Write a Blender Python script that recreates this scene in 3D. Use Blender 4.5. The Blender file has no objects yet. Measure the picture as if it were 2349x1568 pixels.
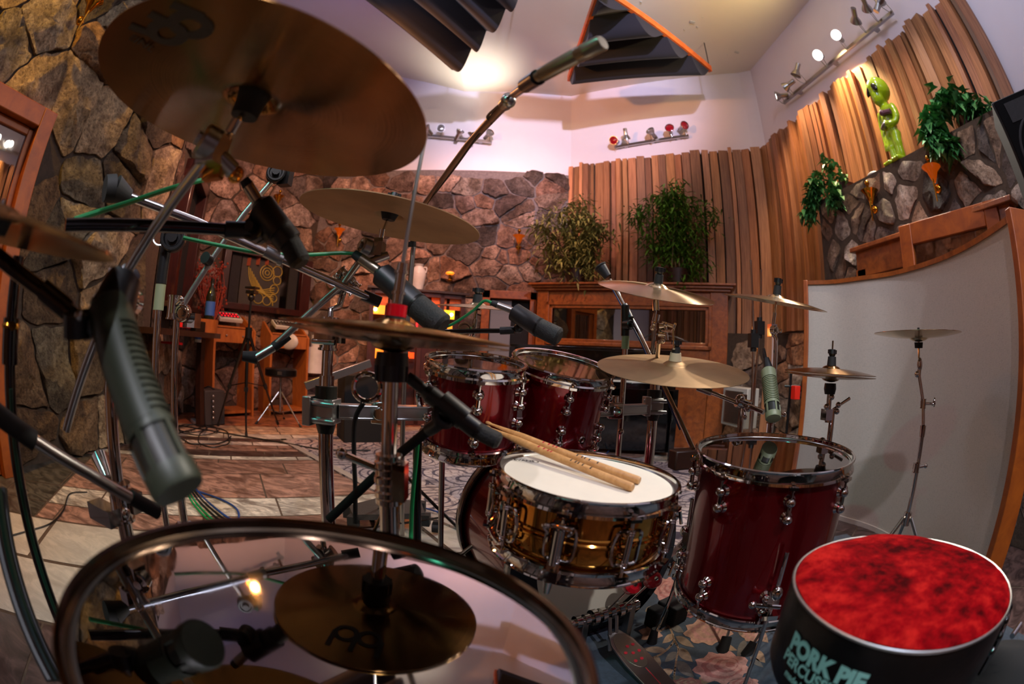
import bpy, bmesh, math, random
import numpy as np
from mathutils import Vector as V, Matrix, noise
random.seed(7)
PI = math.pi
scene = bpy.context.scene
COL = scene.collection
CAMH = 0.9
# ---------------------------------------------------------------- lens of the photograph (equisolid fisheye), used to lay out the survey
FPX = 1040.0
_g = V((math.sin(math.radians(3.0)), math.sin(math.radians(1.9)), 0)); _g.z = math.sqrt(1 - _g.length_squared)
_Y = (V((0, 1, 0)) - _g * _g.y).normalized(); _X = _Y.cross(_g)
RM = Matrix((_X, _Y, _g))
CAM = V((0, 0, CAMH))
def ray(u, v):
    x = (u - 1174.5) / FPX; y = (784 - v) / FPX; r = math.hypot(x, y) + 1e-12
    th = 2 * math.asin(min(1, r / 2))
    return RM @ V((x / r * math.sin(th), math.cos(th), y / r * math.sin(th)))
def P(u, v, d): return CAM + ray(u, v) * d
def PZ(u, v, z): r = ray(u, v); return CAM + r * ((z - CAMH) / r.z)
def PH(u, v, h): r = ray(u, v); return CAM + r * (h / math.hypot(r.x, r.y))      # at horizontal distance h
def PP(u, v, p0, n): r = ray(u, v); return CAM + r * ((p0 - CAM).dot(n) / r.dot(n))
def PY(u, v, y): r = ray(u, v); return CAM + r * (y / r.y)
def PX(u, v, x): r = ray(u, v); return CAM + r * (x / r.x)
# ---------------------------------------------------------------- materials
def lin(h):
    h = h.lstrip('#'); c = [int(h[i:i + 2], 16) / 255 for i in (0, 2, 4)]
    return tuple(((x + .055) / 1.055) ** 2.4 if x > .04045 else x / 12.92 for x in c) + (1,)
MATS = {}
def nt(name):
    m = bpy.data.materials.new(name); m.use_nodes = True
    t = m.node_tree; b = t.nodes['Principled BSDF']; MATS[name] = m
    return m, t.nodes, t.links, b
def mix(N, L, fac, a, b, mode='MIX'):
    n = N.new('ShaderNodeMix'); n.data_type = 'RGBA'; n.blend_type = mode
    for i, x in ((0, fac), (6, a), (7, b)):
        if hasattr(x, 'links') or hasattr(x, 'is_linked'): L.new(x, n.inputs[i])
        else: n.inputs[i].default_value = x
    return n.outputs[2]
def ramp(N, L, fac, stops, interp='LINEAR'):
    r = N.new('ShaderNodeValToRGB'); r.color_ramp.interpolation = interp
    e = r.color_ramp.elements
    while len(e) < len(stops): e.new(.5)
    for k, (p, c) in enumerate(stops): e[k].position = p; e[k].color = c
    if fac is not None: L.new(fac, r.inputs[0])
    return r.outputs[0]
def noi(N, L, scale, detail=4, rough=.55, vec=None, dist=0):
    n = N.new('ShaderNodeTexNoise'); n.inputs['Scale'].default_value = scale; n.inputs['Detail'].default_value = detail
    n.inputs['Roughness'].default_value = rough; n.inputs['Distortion'].default_value = dist
    if vec is not None: L.new(vec, n.inputs['Vector'])
    return n.outputs[0]
def coords(N, L, scale=(1, 1, 1), rot=(0, 0, 0), kind='Object', loc=(0, 0, 0)):
    t = N.new('ShaderNodeTexCoord'); m = N.new('ShaderNodeMapping'); m.inputs['Scale'].default_value = scale
    m.inputs['Rotation'].default_value = rot; m.inputs['Location'].default_value = loc; L.new(t.outputs[kind], m.inputs[0]); return m.outputs[0]
def bump(N, L, b, h, s=.3, d=.01):
    n = N.new('ShaderNodeBump'); n.inputs['Strength'].default_value = s; n.inputs['Distance'].default_value = d
    L.new(h, n.inputs['Height']); L.new(n.outputs[0], b.inputs['Normal'])
def M(name, col, rough=.5, metal=0, coat=0, spec=None, sheen=0, nscale=0, namt=.25, bmp=0, emit=None, es=0, aniso=0):
    m, N, L, b = nt(name)
    c = lin(col) if isinstance(col, str) else tuple(col) + (1,)
    b.inputs['Base Color'].default_value = c; b.inputs['Roughness'].default_value = rough; b.inputs['Metallic'].default_value = metal
    b.inputs['Coat Weight'].default_value = coat; b.inputs['Coat Roughness'].default_value = .06
    if spec is not None: b.inputs['Specular IOR Level'].default_value = spec
    if sheen: b.inputs['Sheen Weight'].default_value = sheen; b.inputs['Sheen Roughness'].default_value = .4
    if nscale:
        co = coords(N, L); n = noi(N, L, nscale, 5, .6, co)
        d = tuple(x * (1 - namt) for x in c[:3]) + (1,); l = tuple(min(1, x * (1 + namt)) for x in c[:3]) + (1,)
        L.new(ramp(N, L, n, [(.3, d), (.7, l)]), b.inputs['Base Color'])
        if bmp: bump(N, L, b, n, bmp, .01)
    if emit: b.inputs['Emission Color'].default_value = lin(emit); b.inputs['Emission Strength'].default_value = es
    if aniso:
        b.inputs['Anisotropic'].default_value = aniso
        t = N.new('ShaderNodeTangent'); t.direction_type = 'RADIAL'; t.axis = 'Z'; L.new(t.outputs[0], b.inputs['Tangent'])
    return m
M('chrome', '#cfcac5', .06, 1); M('chrome_satin', '#a9a6a2', .28, 1); M('alu', '#b9bab8', .35, 1)
M('dark_metal', '#2a2826', .35, .8); M('black_plastic', '#0c0c0d', .35); M('black_rubber', '#0e0e0e', .7); M('black_matt', '#040405', .8)
M('black_gloss', '#050506', .08, 0, .6); M('black_vinyl', '#070708', .33, nscale=60, namt=.2, bmp=.1)
M('chrome_brown_reflection', '#5b4a3c', .14, 1); M('gold', '#c9902f', .12, 1); M('brass_shell', '#c98a3e', .07, 1)  # the dark chrome has a brownish reflection put into its colour
M('head_coat', '#d9d2c0', .45, nscale=20, namt=.03); M('kick_head', '#cfc3a8', .5)
M('lacquer', '#7a0511', .26, .85, .8); M('lacquer_dark', '#14050a', .2, .2, 1.0)
M('felt', '#b3a283', .95); M('red_plastic', '#b5061a', .18, coat=.5); M('red_box', '#e0200a', .4)
M('mic_green', '#2d3326', .45, .1); M('mic_green_light', '#7d8263', .45, .1); M('mic_grey', '#26261f', .4, .2); M('mic_silver', '#8f8575', .3, .9)
M('cable_green', '#0a7a41', .45); M('cable_dark_green', '#06281a', .4); M('speaker_cloth', '#060506', .9, spec=.1); M('cable_black', '#0c0c0c', .5); M('cable_blue', '#183a78', .5)
M('white_paint', '#d6ced2', .75, nscale=3, namt=.02); M('ceil_paint', '#d8d0c4', .8, nscale=2, namt=.02)
M('vent_white', '#b8b8b0', .5); M('cloth_dark', '#17161e', .95, sheen=.1)
M('leaf', '#4d7420', .4, nscale=9, namt=.5); M('leaf_dull', '#76753a', .5, nscale=9, namt=.5); M('leaf_dark', '#3f7a44', .3, nscale=8, namt=.5)
M('stem_tan', '#7b6337', .7); M('alien_green', '#8fb010', .22, coat=.3); M('alien_eye', '#050507', .06); M('violet', '#5c3548', .4); M('slate_belt', '#5b5660', .35)
M('vase_white', '#b9b7b6', .4, nscale=6, namt=.15); M('dry_flower', '#7a2a18', .9); M('bottle_glass', '#1a1f14', .08, coat=.3); M('bottle_label', '#2956a8', .5)
M('cola', '#20090a', .1); M('cola_label', '#c4111a', .4); M('clear_plastic', '#b9c0c0', .12); M('paper', '#d8d2c8', .8)
M('tolex', '#2e2927', .7, nscale=120, namt=.2, bmp=.2); M('ink_red', '#a01520', .6); M('ink_dark', '#1e1a16', .6); M('ink_teal', '#8fc4bd', .55)
M('bulb_white', '#ffffff', .3, emit='#fff6ea', es=26); M('bulb_red', '#8a0f1d', .15); M('bulb_off', '#8d8a88', .15, .6); M('bulb_amber', '#ff9a2a', .3, emit='#ff7a14', es=40)
M('lamp_glow', '#ffb040', .4, emit='#ff7a14', es=1.3); M('lamp_yellow', '#e0c030', .4, emit='#d8a812', es=1.1); M('lamp_core', '#ffffff', .4, emit='#fff0d0', es=30); M('lamp_red', '#ff5010', .4, emit='#ff4408', es=1.1)
M('green_glass', '#7aa022', .3, emit='#86a018', es=.7); M('amber_glass', '#8a3a06', .12, emit='#ff6a10', es=.25); M('red_led', '#ff3040', .4, emit='#ff2030', es=1.0)
M('knit', '#1c1a1c', .9, nscale=50, namt=.3)
def cymbal_mat(name, col, rough, an):
    m, N, L, b = nt(name)
    co = coords(N, L); s = N.new('ShaderNodeSeparateXYZ'); L.new(co, s.inputs[0])
    n = noi(N, L, 7, 5, .6, co)
    w = N.new('ShaderNodeVectorMath'); w.operation = 'LENGTH'; cx = N.new('ShaderNodeCombineXYZ'); L.new(s.outputs[0], cx.inputs[0]); L.new(s.outputs[1], cx.inputs[1]); L.new(cx.outputs[0], w.inputs[0])
    wt = N.new('ShaderNodeTexNoise'); wt.noise_dimensions = '1D'; wt.inputs['Scale'].default_value = 260; wt.inputs['Detail'].default_value = 2; L.new(w.outputs['Value'], wt.inputs['W'])
    c = lin(col); d = tuple(x * .72 for x in c[:3]) + (1,)
    L.new(ramp(N, L, n, [(.3, d), (.7, c)]), b.inputs['Base Color'])
    b.inputs['Metallic'].default_value = 1; b.inputs['Roughness'].default_value = rough; b.inputs['Anisotropic'].default_value = an; b.inputs['Anisotropic Rotation'].default_value = .25
    t = N.new('ShaderNodeTangent'); t.direction_type = 'RADIAL'; t.axis = 'Z'; L.new(t.outputs[0], b.inputs['Tangent'])
    bump(N, L, b, wt.outputs[0], .12, .002)
cymbal_mat('bronze', '#c2914e', .24, .85); cymbal_mat('bronze_dull', '#b3946f', .62, .25); cymbal_mat('bronze_pale', '#dcc29a', .22, .9); cymbal_mat('bronze_dark', '#9a7040', .2, .88)
def wood(name, c1, c2, scale=(14, 14, 1.2), rough=.4, coat=0, attr=False):
    m, N, L, b = nt(name)
    co = coords(N, L, scale); n = noi(N, L, 3.0, 6, .65, co, .6)
    c = ramp(N, L, n, [(.3, lin(c1)), (.68, lin(c2))])
    if attr:
        a = N.new('ShaderNodeAttribute'); a.attribute_name = 'Col'; c = mix(N, L, 1.0, c, a.outputs[0], 'MULTIPLY')
    L.new(c, b.inputs['Base Color']); b.inputs['Roughness'].default_value = rough; b.inputs['Coat Weight'].default_value = coat
    bump(N, L, b, n, .15, .004)
wood('cedar', '#80502f', '#bd8456', (26, 26, .9), .55, 0, True)
wood('trim_wood', '#7c3605', '#a04f0b', (3, 3, 3), .5, 0); wood('cabinet_wood', '#6e350f', '#a0551d', (6, 6, 6), .35, .35)
wood('oak', '#8a4a1c', '#a9632c', (9, 9, 2), .45, .1); wood('mahogany', '#200805', '#38100a', (8, 8, 2), .35, .4); wood('stick_wood', '#a8763e', '#c9985c', (20, 20, 20), .5, .1)
wood('rail_wood', '#b84a14', '#d8702c', (4, 4, 4), .45); wood('shelf_wood', '#2c1008', '#46190b', (6, 6, 3), .4, .2); wood('dark_wood', '#1c0d07', '#331608', (7, 7, 3), .45, .2)
def stone_mat():
    m, N, L, b = nt('stone')
    co = coords(N, L); a = N.new('ShaderNodeAttribute'); a.attribute_name = 'Col'
    n0 = noi(N, L, 3.2, 3, .5, co, .6); n1 = noi(N, L, 9, 8, .72, co, .5); n2 = noi(N, L, 38, 6, .7, co); v = N.new('ShaderNodeTexVoronoi'); v.inputs['Scale'].default_value = 46; L.new(co, v.inputs['Vector'])
    k = ramp(N, L, n1, [(.28, (.2, .13, .09, 1)), (.5, (.9, .82, .76, 1)), (.70, (1.7, 1.62, 1.55, 1))])
    c = mix(N, L, 1.0, a.outputs[0], k, 'MULTIPLY')
    c = mix(N, L, .8, c, ramp(N, L, n0, [(.36, (.42, .34, .26, 1)), (.5, (1, 1, 1, 1)), (.66, (1.25, 1.22, 1.15, 1))]), 'MULTIPLY')
    pit = ramp(N, L, n2, [(.36, (.25, .2, .17, 1)), (.5, (1, 1, 1, 1))]); c = mix(N, L, .75, c, pit, 'MULTIPLY')
    L.new(c, b.inputs['Base Color']); b.inputs['Roughness'].default_value = .8
    ad = N.new('ShaderNodeMath'); ad.operation = 'ADD'; L.new(n1, ad.inputs[0]); L.new(n2, ad.inputs[1]); bump(N, L, b, ad.outputs[0], 1.0, .05)
stone_mat()
M('mortar_light', '#6b625f', .95, nscale=30, namt=.25, bmp=.5); M('mortar', '#3c3026', .95, nscale=30, namt=.25, bmp=.5)
def clear_head(name, tint, base, gl, rough=.03):
    m, N, L, b = nt(name); N.remove(b); out = N['Material Output']
    t = N.new('ShaderNodeBsdfTransparent'); t.inputs[0].default_value = tint + (1,)
    g = N.new('ShaderNodeBsdfGlossy'); g.inputs[0].default_value = (.95, .93, .92, 1); g.inputs[1].default_value = rough
    co = coords(N, L); n = noi(N, L, 14, 6, .7, co); sm = ramp(N, L, n, [(.45, (rough,) * 3 + (1,)), (.75, (rough * 4,) * 3 + (1,))]); L.new(sm, g.inputs[1])
    f = N.new('ShaderNodeLayerWeight'); f.inputs[0].default_value = .35
    mr = N.new('ShaderNodeMapRange'); mr.inputs['To Min'].default_value = base; mr.inputs['To Max'].default_value = gl; L.new(f.outputs['Facing'], mr.inputs['Value'])
    mx = N.new('ShaderNodeMixShader'); L.new(mr.outputs[0], mx.inputs[0]); L.new(t.outputs[0], mx.inputs[1]); L.new(g.outputs[0], mx.inputs[2]); L.new(mx.outputs[0], out.inputs[0])
clear_head('head_clear', (.55, .52, .5), .12, .75); clear_head('head_dark', (.16, .15, .15), .2, .66, .02); clear_head('glass', (.8, .82, .82), .06, .5, .01)
clear_head('glass_dark', (.35, .3, .28), .3, .7, .01)
def velvet():
    m, N, L, b = nt('velvet'); co = coords(N, L); n = noi(N, L, 6.5, 7, .7, co, .25); n2 = noi(N, L, 34, 5, .65, co)
    nf = N.new('ShaderNodeMath'); nf.operation = 'MULTIPLY_ADD'; nf.inputs[1].default_value = .35; L.new(n2, nf.inputs[0]); nq = N.new('ShaderNodeMath'); nq.operation = 'MULTIPLY'; nq.inputs[1].default_value = .65; L.new(n, nq.inputs[0]); L.new(nq.outputs[0], nf.inputs[2]); n = nf.outputs[0]
    c = ramp(N, L, n, [(.40, lin('#360003')), (.50, lin('#7d0209')), (.60, lin('#a81a16'))]); L.new(c, b.inputs['Base Color'])  # pile highlights and dark areas are put into the colour
    b.inputs['Roughness'].default_value = .75; b.inputs['Specular IOR Level'].default_value = .02; b.inputs['Sheen Weight'].default_value = .12; b.inputs['Sheen Roughness'].default_value = .3; b.inputs['Sheen Tint'].default_value = lin('#ff4030')
    a = N.new('ShaderNodeMath'); a.operation = 'ADD'; L.new(n, a.inputs[0]); L.new(n2, a.inputs[1]); bump(N, L, b, a.outputs[0], .6, .012)
velvet()
def fabric():
    m, N, L, b = nt('gobo_cloth'); co = coords(N, L, (400, 400, 60)); n = noi(N, L, 1.0, 2, .6, co); co2 = coords(N, L, (50, 50, 500)); n2 = noi(N, L, 1.0, 2, .6, co2)
    a = N.new('ShaderNodeMath'); a.operation = 'ADD'; L.new(n, a.inputs[0]); L.new(n2, a.inputs[1])
    L.new(ramp(N, L, a.outputs[0], [(.6, lin('#9d968d')), (1.2, lin('#b5ada2'))]), b.inputs['Base Color']); b.inputs['Roughness'].default_value = .95; bump(N, L, b, a.outputs[0], .2, .002)
fabric()
# ---------------------------------------------------------------- mesh builder
ROOTM = {}
def frame(c, n, xh=V((1, 0, 0))):
    z = V(n).normalized(); y = z.cross(V(xh)).normalized(); x = y.cross(z)
    m = Matrix((x, y, z)).transposed().to_4x4(); m.translation = V(c); return m
def crv(pts, n=6):
    pts = [V(p) for p in pts]; out = []
    for i in range(len(pts) - 1):
        a, b, c, d = pts[max(0, i - 1)], pts[i], pts[i + 1], pts[min(len(pts) - 1, i + 2)]
        for k in range(n):
            t = k / n; out.append(.5 * (2 * b + (c - a) * t + (2 * a - 5 * b + 4 * c - d) * t * t + (3 * b - a - 3 * c + d) * t ** 3))
    return out + [pts[-1]]
class MB:
    def __init__(s, M=None): s.v = []; s.f = []; s.c = []; s.mi = []; s.M = M; s.k = 0; s.hascol = False
    def add(s, vs, fs, col=None, mi=None):
        o = len(s.v)
        s.v += [s.M @ V(p) for p in vs] if s.M else [V(p) for p in vs]
        s.f += [tuple(i + o for i in f) for f in fs]; s.c += [col] * len(fs); s.mi += [s.k if mi is None else mi] * len(fs)
        if col: s.hascol = True
        return s
    def box(s, c, sz, R=None, col=None):
        c = V(c); h = V(sz) / 2; vs = []
        for x in (-1, 1):
            for y in (-1, 1):
                for z in (-1, 1):
                    p = V((x * h.x, y * h.y, z * h.z)); vs.append(c + (R @ p if R else p))
        return s.add(vs, [(0, 1, 3, 2), (4, 6, 7, 5), (0, 4, 5, 1), (2, 3, 7, 6), (0, 2, 6, 4), (1, 5, 7, 3)], col)
    def bar(s, a, b, w, h, up=V((0, 0, 1))):
        a = V(a); b = V(b); x = (b - a).normalized(); y = V(up).cross(x).normalized(); z = x.cross(y)
        R = Matrix((x, y, z)).transposed(); return s.box((a + b) / 2, ((b - a).length, w, h), R)
    def cone(s, a, b, r0, r1=None, n=16, caps=True):
        r1 = r0 if r1 is None else r1; a = V(a); b = V(b); z = (b - a).normalized()
        x = z.orthogonal().normalized(); y = z.cross(x); vs = []
        for p, r in ((a, r0), (b, r1)):
            for i in range(n): t = 2 * PI * i / n; vs.append(p + (x * math.cos(t) + y * math.sin(t)) * r)
        fs = [(i, (i + 1) % n, n + (i + 1) % n, n + i) for i in range(n)]
        if caps: fs += [tuple(range(n - 1, -1, -1)), tuple(range(n, 2 * n))]
        return s.add(vs, fs)
    def tube(s, pts, r, n=8):
        pts = [V(p) for p in pts]; m = len(pts); rs = r if isinstance(r, (list, tuple)) else [r] * m
        t0 = (pts[1] - pts[0]).normalized(); x = t0.orthogonal().normalized(); vs = []
        for i, p in enumerate(pts):
            t = (pts[min(m - 1, i + 1)] - pts[max(0, i - 1)]).normalized(); x = (x - t * x.dot(t)).normalized(); y = t.cross(x)
            for k in range(n): a = 2 * PI * k / n; vs.append(p + (x * math.cos(a) + y * math.sin(a)) * rs[i])
        fs = [(i * n + k, i * n + (k + 1) % n, (i + 1) * n + (k + 1) % n, (i + 1) * n + k) for i in range(m - 1) for k in range(n)]
        return s.add(vs, fs + [tuple(range(n - 1, -1, -1)), tuple(range((m - 1) * n, m * n))])
    def lathe(s, prof, F=None, n=48, a0=0, a1=2 * PI, close=False):
        F = F or Matrix(); full = abs(a1 - a0 - 2 * PI) < 1e-6; m = len(prof); k = n if full else n + 1; vs = []
        for i in range(k):
            t = a0 + (a1 - a0) * i / n
            for r, z in prof: vs.append(F @ V((r * math.cos(t), r * math.sin(t), z)))
        fs = []; mm = m if close else m - 1
        for i in range(n):
            j = (i + 1) % k
            for q in range(mm): w = (q + 1) % m; fs.append((i * m + q, j * m + q, j * m + w, i * m + w))
        return s.add(vs, fs)
    def sphere(s, c, r, sc=(1, 1, 1), R=None, n=16, m=10):
        c = V(c); prof = [(max(1e-5, math.cos(-PI / 2 + PI * i / m)) * r, math.sin(-PI / 2 + PI * i / m) * r) for i in range(m + 1)]
        S = Matrix.Diagonal((*sc, 1)); F = Matrix.Translation(c) @ (R.to_4x4() if R else Matrix()) @ S
        return s.lathe(prof, F, n)
    def torus(s, c, ax, R, r, n=32, m=8, a0=0, a1=2 * PI):
        prof = [(R + r * math.cos(2 * PI * i / m), r * math.sin(2 * PI * i / m)) for i in range(m)]
        return s.lathe(prof, frame(c, ax, V(ax).orthogonal()), n, a0, a1, True)
    def prism(s, poly, F, h, col=None):
        n = len(poly); vs = [F @ V((x, y, 0)) for x, y in poly] + [F @ V((x, y, h)) for x, y in poly]
        return s.add(vs, [tuple(range(n - 1, -1, -1)), tuple(range(n, 2 * n))] + [(i, (i + 1) % n, n + (i + 1) % n, n + i) for i in range(n)], col)
    def build(s, name, mat, parent=None, local=False, smooth=True, bev=0, ang=35):
        me = bpy.data.meshes.new(name); R = parent
        while R is not None and R.parent is not None: R = R.parent
        vs = s.v
        if R is not None and not local: Mi = ROOTM.get(R.name, Matrix()).inverted(); vs = [Mi @ p for p in vs]
        me.from_pydata([tuple(p) for p in vs], [], s.f)
        for mm in (mat if isinstance(mat, (list, tuple)) else [mat]): me.materials.append(MATS[mm])
        me.polygons.foreach_set('material_index', s.mi)
        if s.hascol:
            ca = me.color_attributes.new('Col', 'FLOAT_COLOR', 'CORNER'); d = []
            for f, c in zip(s.f, s.c): d += list(c or (1, 1, 1, 1)) * len(f)
            ca.data.foreach_set('color', d)
        bm = bmesh.new(); bm.from_mesh(me); bmesh.ops.recalc_face_normals(bm, faces=bm.faces); bm.to_mesh(me); bm.free()
        if smooth: me.polygons.foreach_set('use_smooth', [True] * len(me.polygons)); me.set_sharp_from_angle(angle=math.radians(ang))
        o = bpy.data.objects.new(name, me); COL.objects.link(o)
        if parent: o.parent = parent
        if bev: b = o.modifiers.new('edge', 'BEVEL'); b.width = bev; b.segments = 2; b.limit_method = 'ANGLE'
        return o
def thing(name, label, cat, loc=(0, 0, 0), group=None, F=None):
    o = bpy.data.objects.new(name, None); COL.objects.link(o); o.empty_display_size = .1
    m = F or Matrix.Translation(V(loc)); o.matrix_basis = m; ROOTM[o.name] = m.copy(); o['label'] = label; o['category'] = cat
    if group: o['group'] = group
    return o
def tag(o, label, cat, group=None):
    o['label'] = label; o['category'] = cat
    if group: o['group'] = group
    return o
def struct(o): o['kind'] = 'structure'; return o
def solo(mb, name, mat, label, cat, group=None, **k):      # a thing that is one mesh, with its origin at its base
    c = sum((V(p) for p in mb.v), V()) / len(mb.v); c.z = min(p.z for p in mb.v)
    mb.v = [p - c for p in mb.v]; o = mb.build(name, mat, None, **k); o.location = c; return tag(o, label, cat, group)
def text2d(s, size, bold=0.0, ext=0):
    cu = bpy.data.curves.new('glyphs', 'FONT'); cu.body = s; cu.size = size; cu.offset = bold; cu.align_x = 'CENTER'; cu.align_y = 'CENTER'; cu.resolution_u = 3
    o = bpy.data.objects.new('glyphs', cu); COL.objects.link(o); bpy.context.view_layer.update()
    me = o.evaluated_get(bpy.context.evaluated_depsgraph_get()).to_mesh()
    vs = [v.co.copy() for v in me.vertices]; fs = [tuple(p.vertices) for p in me.polygons]
    bpy.data.objects.remove(o); bpy.data.curves.remove(cu); return vs, fs
# ---------------------------------------------------------------- camera
cd = bpy.data.cameras.new('camera'); cam = bpy.data.objects.new('camera', cd); COL.objects.link(cam); scene.camera = cam
cd.type = 'PANO'; cd.panorama_type = 'FISHEYE_EQUISOLID'; cd.fisheye_lens = FPX / 2349 * 36; cd.fisheye_fov = math.radians(200)
cd.sensor_fit = 'HORIZONTAL'; cd.sensor_width = 36; cd.sensor_height = 36 * 1568 / 2349; cd.clip_start = .01
# camera right / forward / up in world = columns of RM
rx, fy, uz = (V((RM[0][i], RM[1][i], RM[2][i])) for i in range(3))
cam.matrix_world = Matrix(((rx.x, uz.x, -fy.x, 0), (rx.y, uz.y, -fy.y, 0), (rx.z, uz.z, -fy.z, CAMH), (0, 0, 0, 1)))
cd.dof.use_dof = True; cd.dof.focus_distance = 1.5; cd.dof.aperture_fstop = 2.8; cd.lens = 15.94
# ---------------------------------------------------------------- room shell
C1 = V((.70, 5.90, 0)); C2 = V((2.87, 4.53, 0)); CE = V((-2.9, 5.9, 0)); CD = V((-3.9, 4.2, 0)); CB = V((-3.12, 2.85, 0)); CA = V((-3.0, -2.5, 0)); CR = V((3.0, 4.40, 0)); CK = V((3.08, -2.5, 0))
def quad_wall(name, a, b, z0, z1, mat='white_paint', z1b=None, th=.12):
    a = V(a); b = V(b); d = (b - a).normalized(); n = d.cross(V((0, 0, 1))).normalized()   # points outward when walking clockwise seen from above is handled by caller
    zb = z1 if z1b is None else z1b; mb = MB(); o = n * th
    q = [a + V((0, 0, z0)), b + V((0, 0, z0)), b + V((0, 0, zb)), a + V((0, 0, z1))]
    mb.add(q + [p + o for p in q], [(0, 1, 2, 3), (7, 6, 5, 4), (0, 4, 5, 1), (1, 5, 6, 2), (2, 6, 7, 3), (3, 7, 4, 0)])
    return struct(mb.build(name, mat, None, smooth=False))
W = {}
# walked so that the outward normal is on the right-hand side
W['far'] = quad_wall('wall_far', C1, CE, 0, 4.85, z1b=5.55)
W['angled'] = quad_wall('wall_angled', CE, CD, 0, 5.9)
W['window'] = quad_wall('wall_window', CD, CB, 0, 5.9)
W['left'] = quad_wall('wall_left', CB, CA, 0, 5.9)
W['back'] = quad_wall('wall_back', CA, CK, 0, 5.9)
W['right'] = quad_wall('wall_right', CK, CR, 0, 4.9)
W['corner'] = quad_wall('wall_corner', CR, C2, 0, 4.9)
W['front'] = quad_wall('wall_front', C2, C1, 0, 4.9)
mb = MB()
q = [V((-.92, 6.05, 4.85)), V((3.3, 6.05, 4.85)), V((3.3, -2.7, 4.85)), V((-.92, -2.7, 4.85)), V((-4.1, -2.7, 5.87)), V((-4.1, 6.05, 5.87))]
t = V((0, 0, .12)); mb.add(q + [p + t for p in q], [(0, 1, 2, 3), (0, 3, 4, 5), (6, 9, 8, 7), (6, 11, 10, 9), (0, 6, 7, 1), (1, 7, 8, 2), (2, 8, 9, 3), (3, 9, 10, 4), (4, 10, 11, 5), (5, 11, 6, 0)])
ceiling = struct(mb.build('ceiling', 'ceil_paint', None, smooth=False))
# little paper notes and hooks left on the ceiling
mb = MB()
for u, v, s in ((1588, 51, .06), (1690, 120, .06), (1600, 62, .02), (1612, 40, .012), (1668, 125, .012), (1470, 4, .02), (1570, 68, .012)):
    p = PZ(u, v, 4.845); mb.box(p, (s, s * .7, .006))
struct(mb.build('ceiling_marks', 'vent_white', ceiling)); 
# ---------------------------------------------------------------- floor : stone planks laid in diagonal courses
E1 = V((.81, .585, 0)).normalized(); E2 = V((-E1.y, E1.x, 0))
def floor_mat():
    m, N, L, b = nt('floor_stone'); co = coords(N, L); a = N.new('ShaderNodeAttribute'); a.attribute_name = 'Col'
    mp = coords(N, L, (1, 2.4, 1), (0, 0, -math.atan2(E1.y, E1.x)))
    n = noi(N, L, 5.0, 7, .68, mp, 1.4); k = ramp(N, L, n, [(.36, (.4, .34, .32, 1)), (.49, (.95, .95, .95, 1)), (.60, (1.9, 1.85, 1.8, 1))])
    L.new(mix(N, L, a.outputs['Alpha'], a.outputs[0], k, 'MULTIPLY'), b.inputs['Base Color']); b.inputs['Roughness'].default_value = .28; bump(N, L, b, n, .08, .004)
floor_mat(); M('grout', '#4a3a2e', .9, nscale=40, namt=.2)
WHT, BRN, DRK, TAN, RWD, SLT, GRY = (.37, .34, .30, 1), (.20, .115, .09, 1), (.05, .03, .027, 1), (.36, .25, .17, 1), (.27, .10, .05, 1), (.055, .05, .042, 1), (.40, .34, .31, 1)
rows = [(-3.2, .3, DRK, .5), (.3, 1.2, DRK, .42), (1.2, 2.075, WHT, .0), (2.075, 2.30, BRN, .9), (2.30, 2.60, WHT, .9), (2.60, 3.11, BRN, 1.5), (3.11, 3.40, 'mix', .55), (3.40, 3.50, BRN, 1.2), (3.50, 3.61, WHT, .6), (3.61, 3.70, DRK, .5), (3.70, 3.79, DRK, .6), (3.79, 3.90, BRN, .55), (3.90, 4.02, BRN, .7), (4.02, 4.16, GRY, .6), (4.16, 4.30, DRK, .45), (4.30, 4.52, WHT, .7), (4.52, 4.66, TAN, .9), (4.66, 4.95, TAN, 1.1), (4.95, 5.4, RWD, 1.6), (5.4, 5.9, RWD, 1.4), (5.9, 6.5, RWD, 1.5), (6.5, 7.4, RWD, 1.5)]
mb = MB(); mb.add([V((-4.2, -2.7, 0)), V((3.3, -2.7, 0)), V((3.3, 6.1, 0)), V((-4.2, 6.1, 0))], [(0, 1, 2, 3)], (1, 1, 1, 1), 1)
def clip_poly(poly, box=(-4.1, 3.2, -2.6, 6.0)):
    for ax, sg, lim in ((0, 1, box[1]), (0, -1, -box[0]), (1, 1, box[3]), (1, -1, -box[2])):
        out = []
        for i in range(len(poly)):
            a, b2 = poly[i], poly[(i + 1) % len(poly)]; da = sg * a[ax] - lim; db = sg * b2[ax] - lim
            if da <= 0: out.append(a)
            if (da < 0) != (db < 0): out.append(a + (b2 - a) * (da / (da - db)))
        poly = out
        if not poly: return poly
    return poly
rg = random.Random(3)
def plank(s0, s1, w0, w1, c, g=.007):
    pl = clip_poly([E1 * s0 + E2 * w0, E1 * s1 + E2 * w0, E1 * s1 + E2 * w1, E1 * s0 + E2 * w1])
    if len(pl) > 2:
        k = rg.uniform(.82, 1.15); cc = tuple(x * k for x in c[:3]) + (.22 if (c is WHT and w0 < 2.08) else .9,)
        mb.add([p + V((0, 0, .002)) for p in pl], [tuple(range(len(pl)))], cc, 0)
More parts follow.
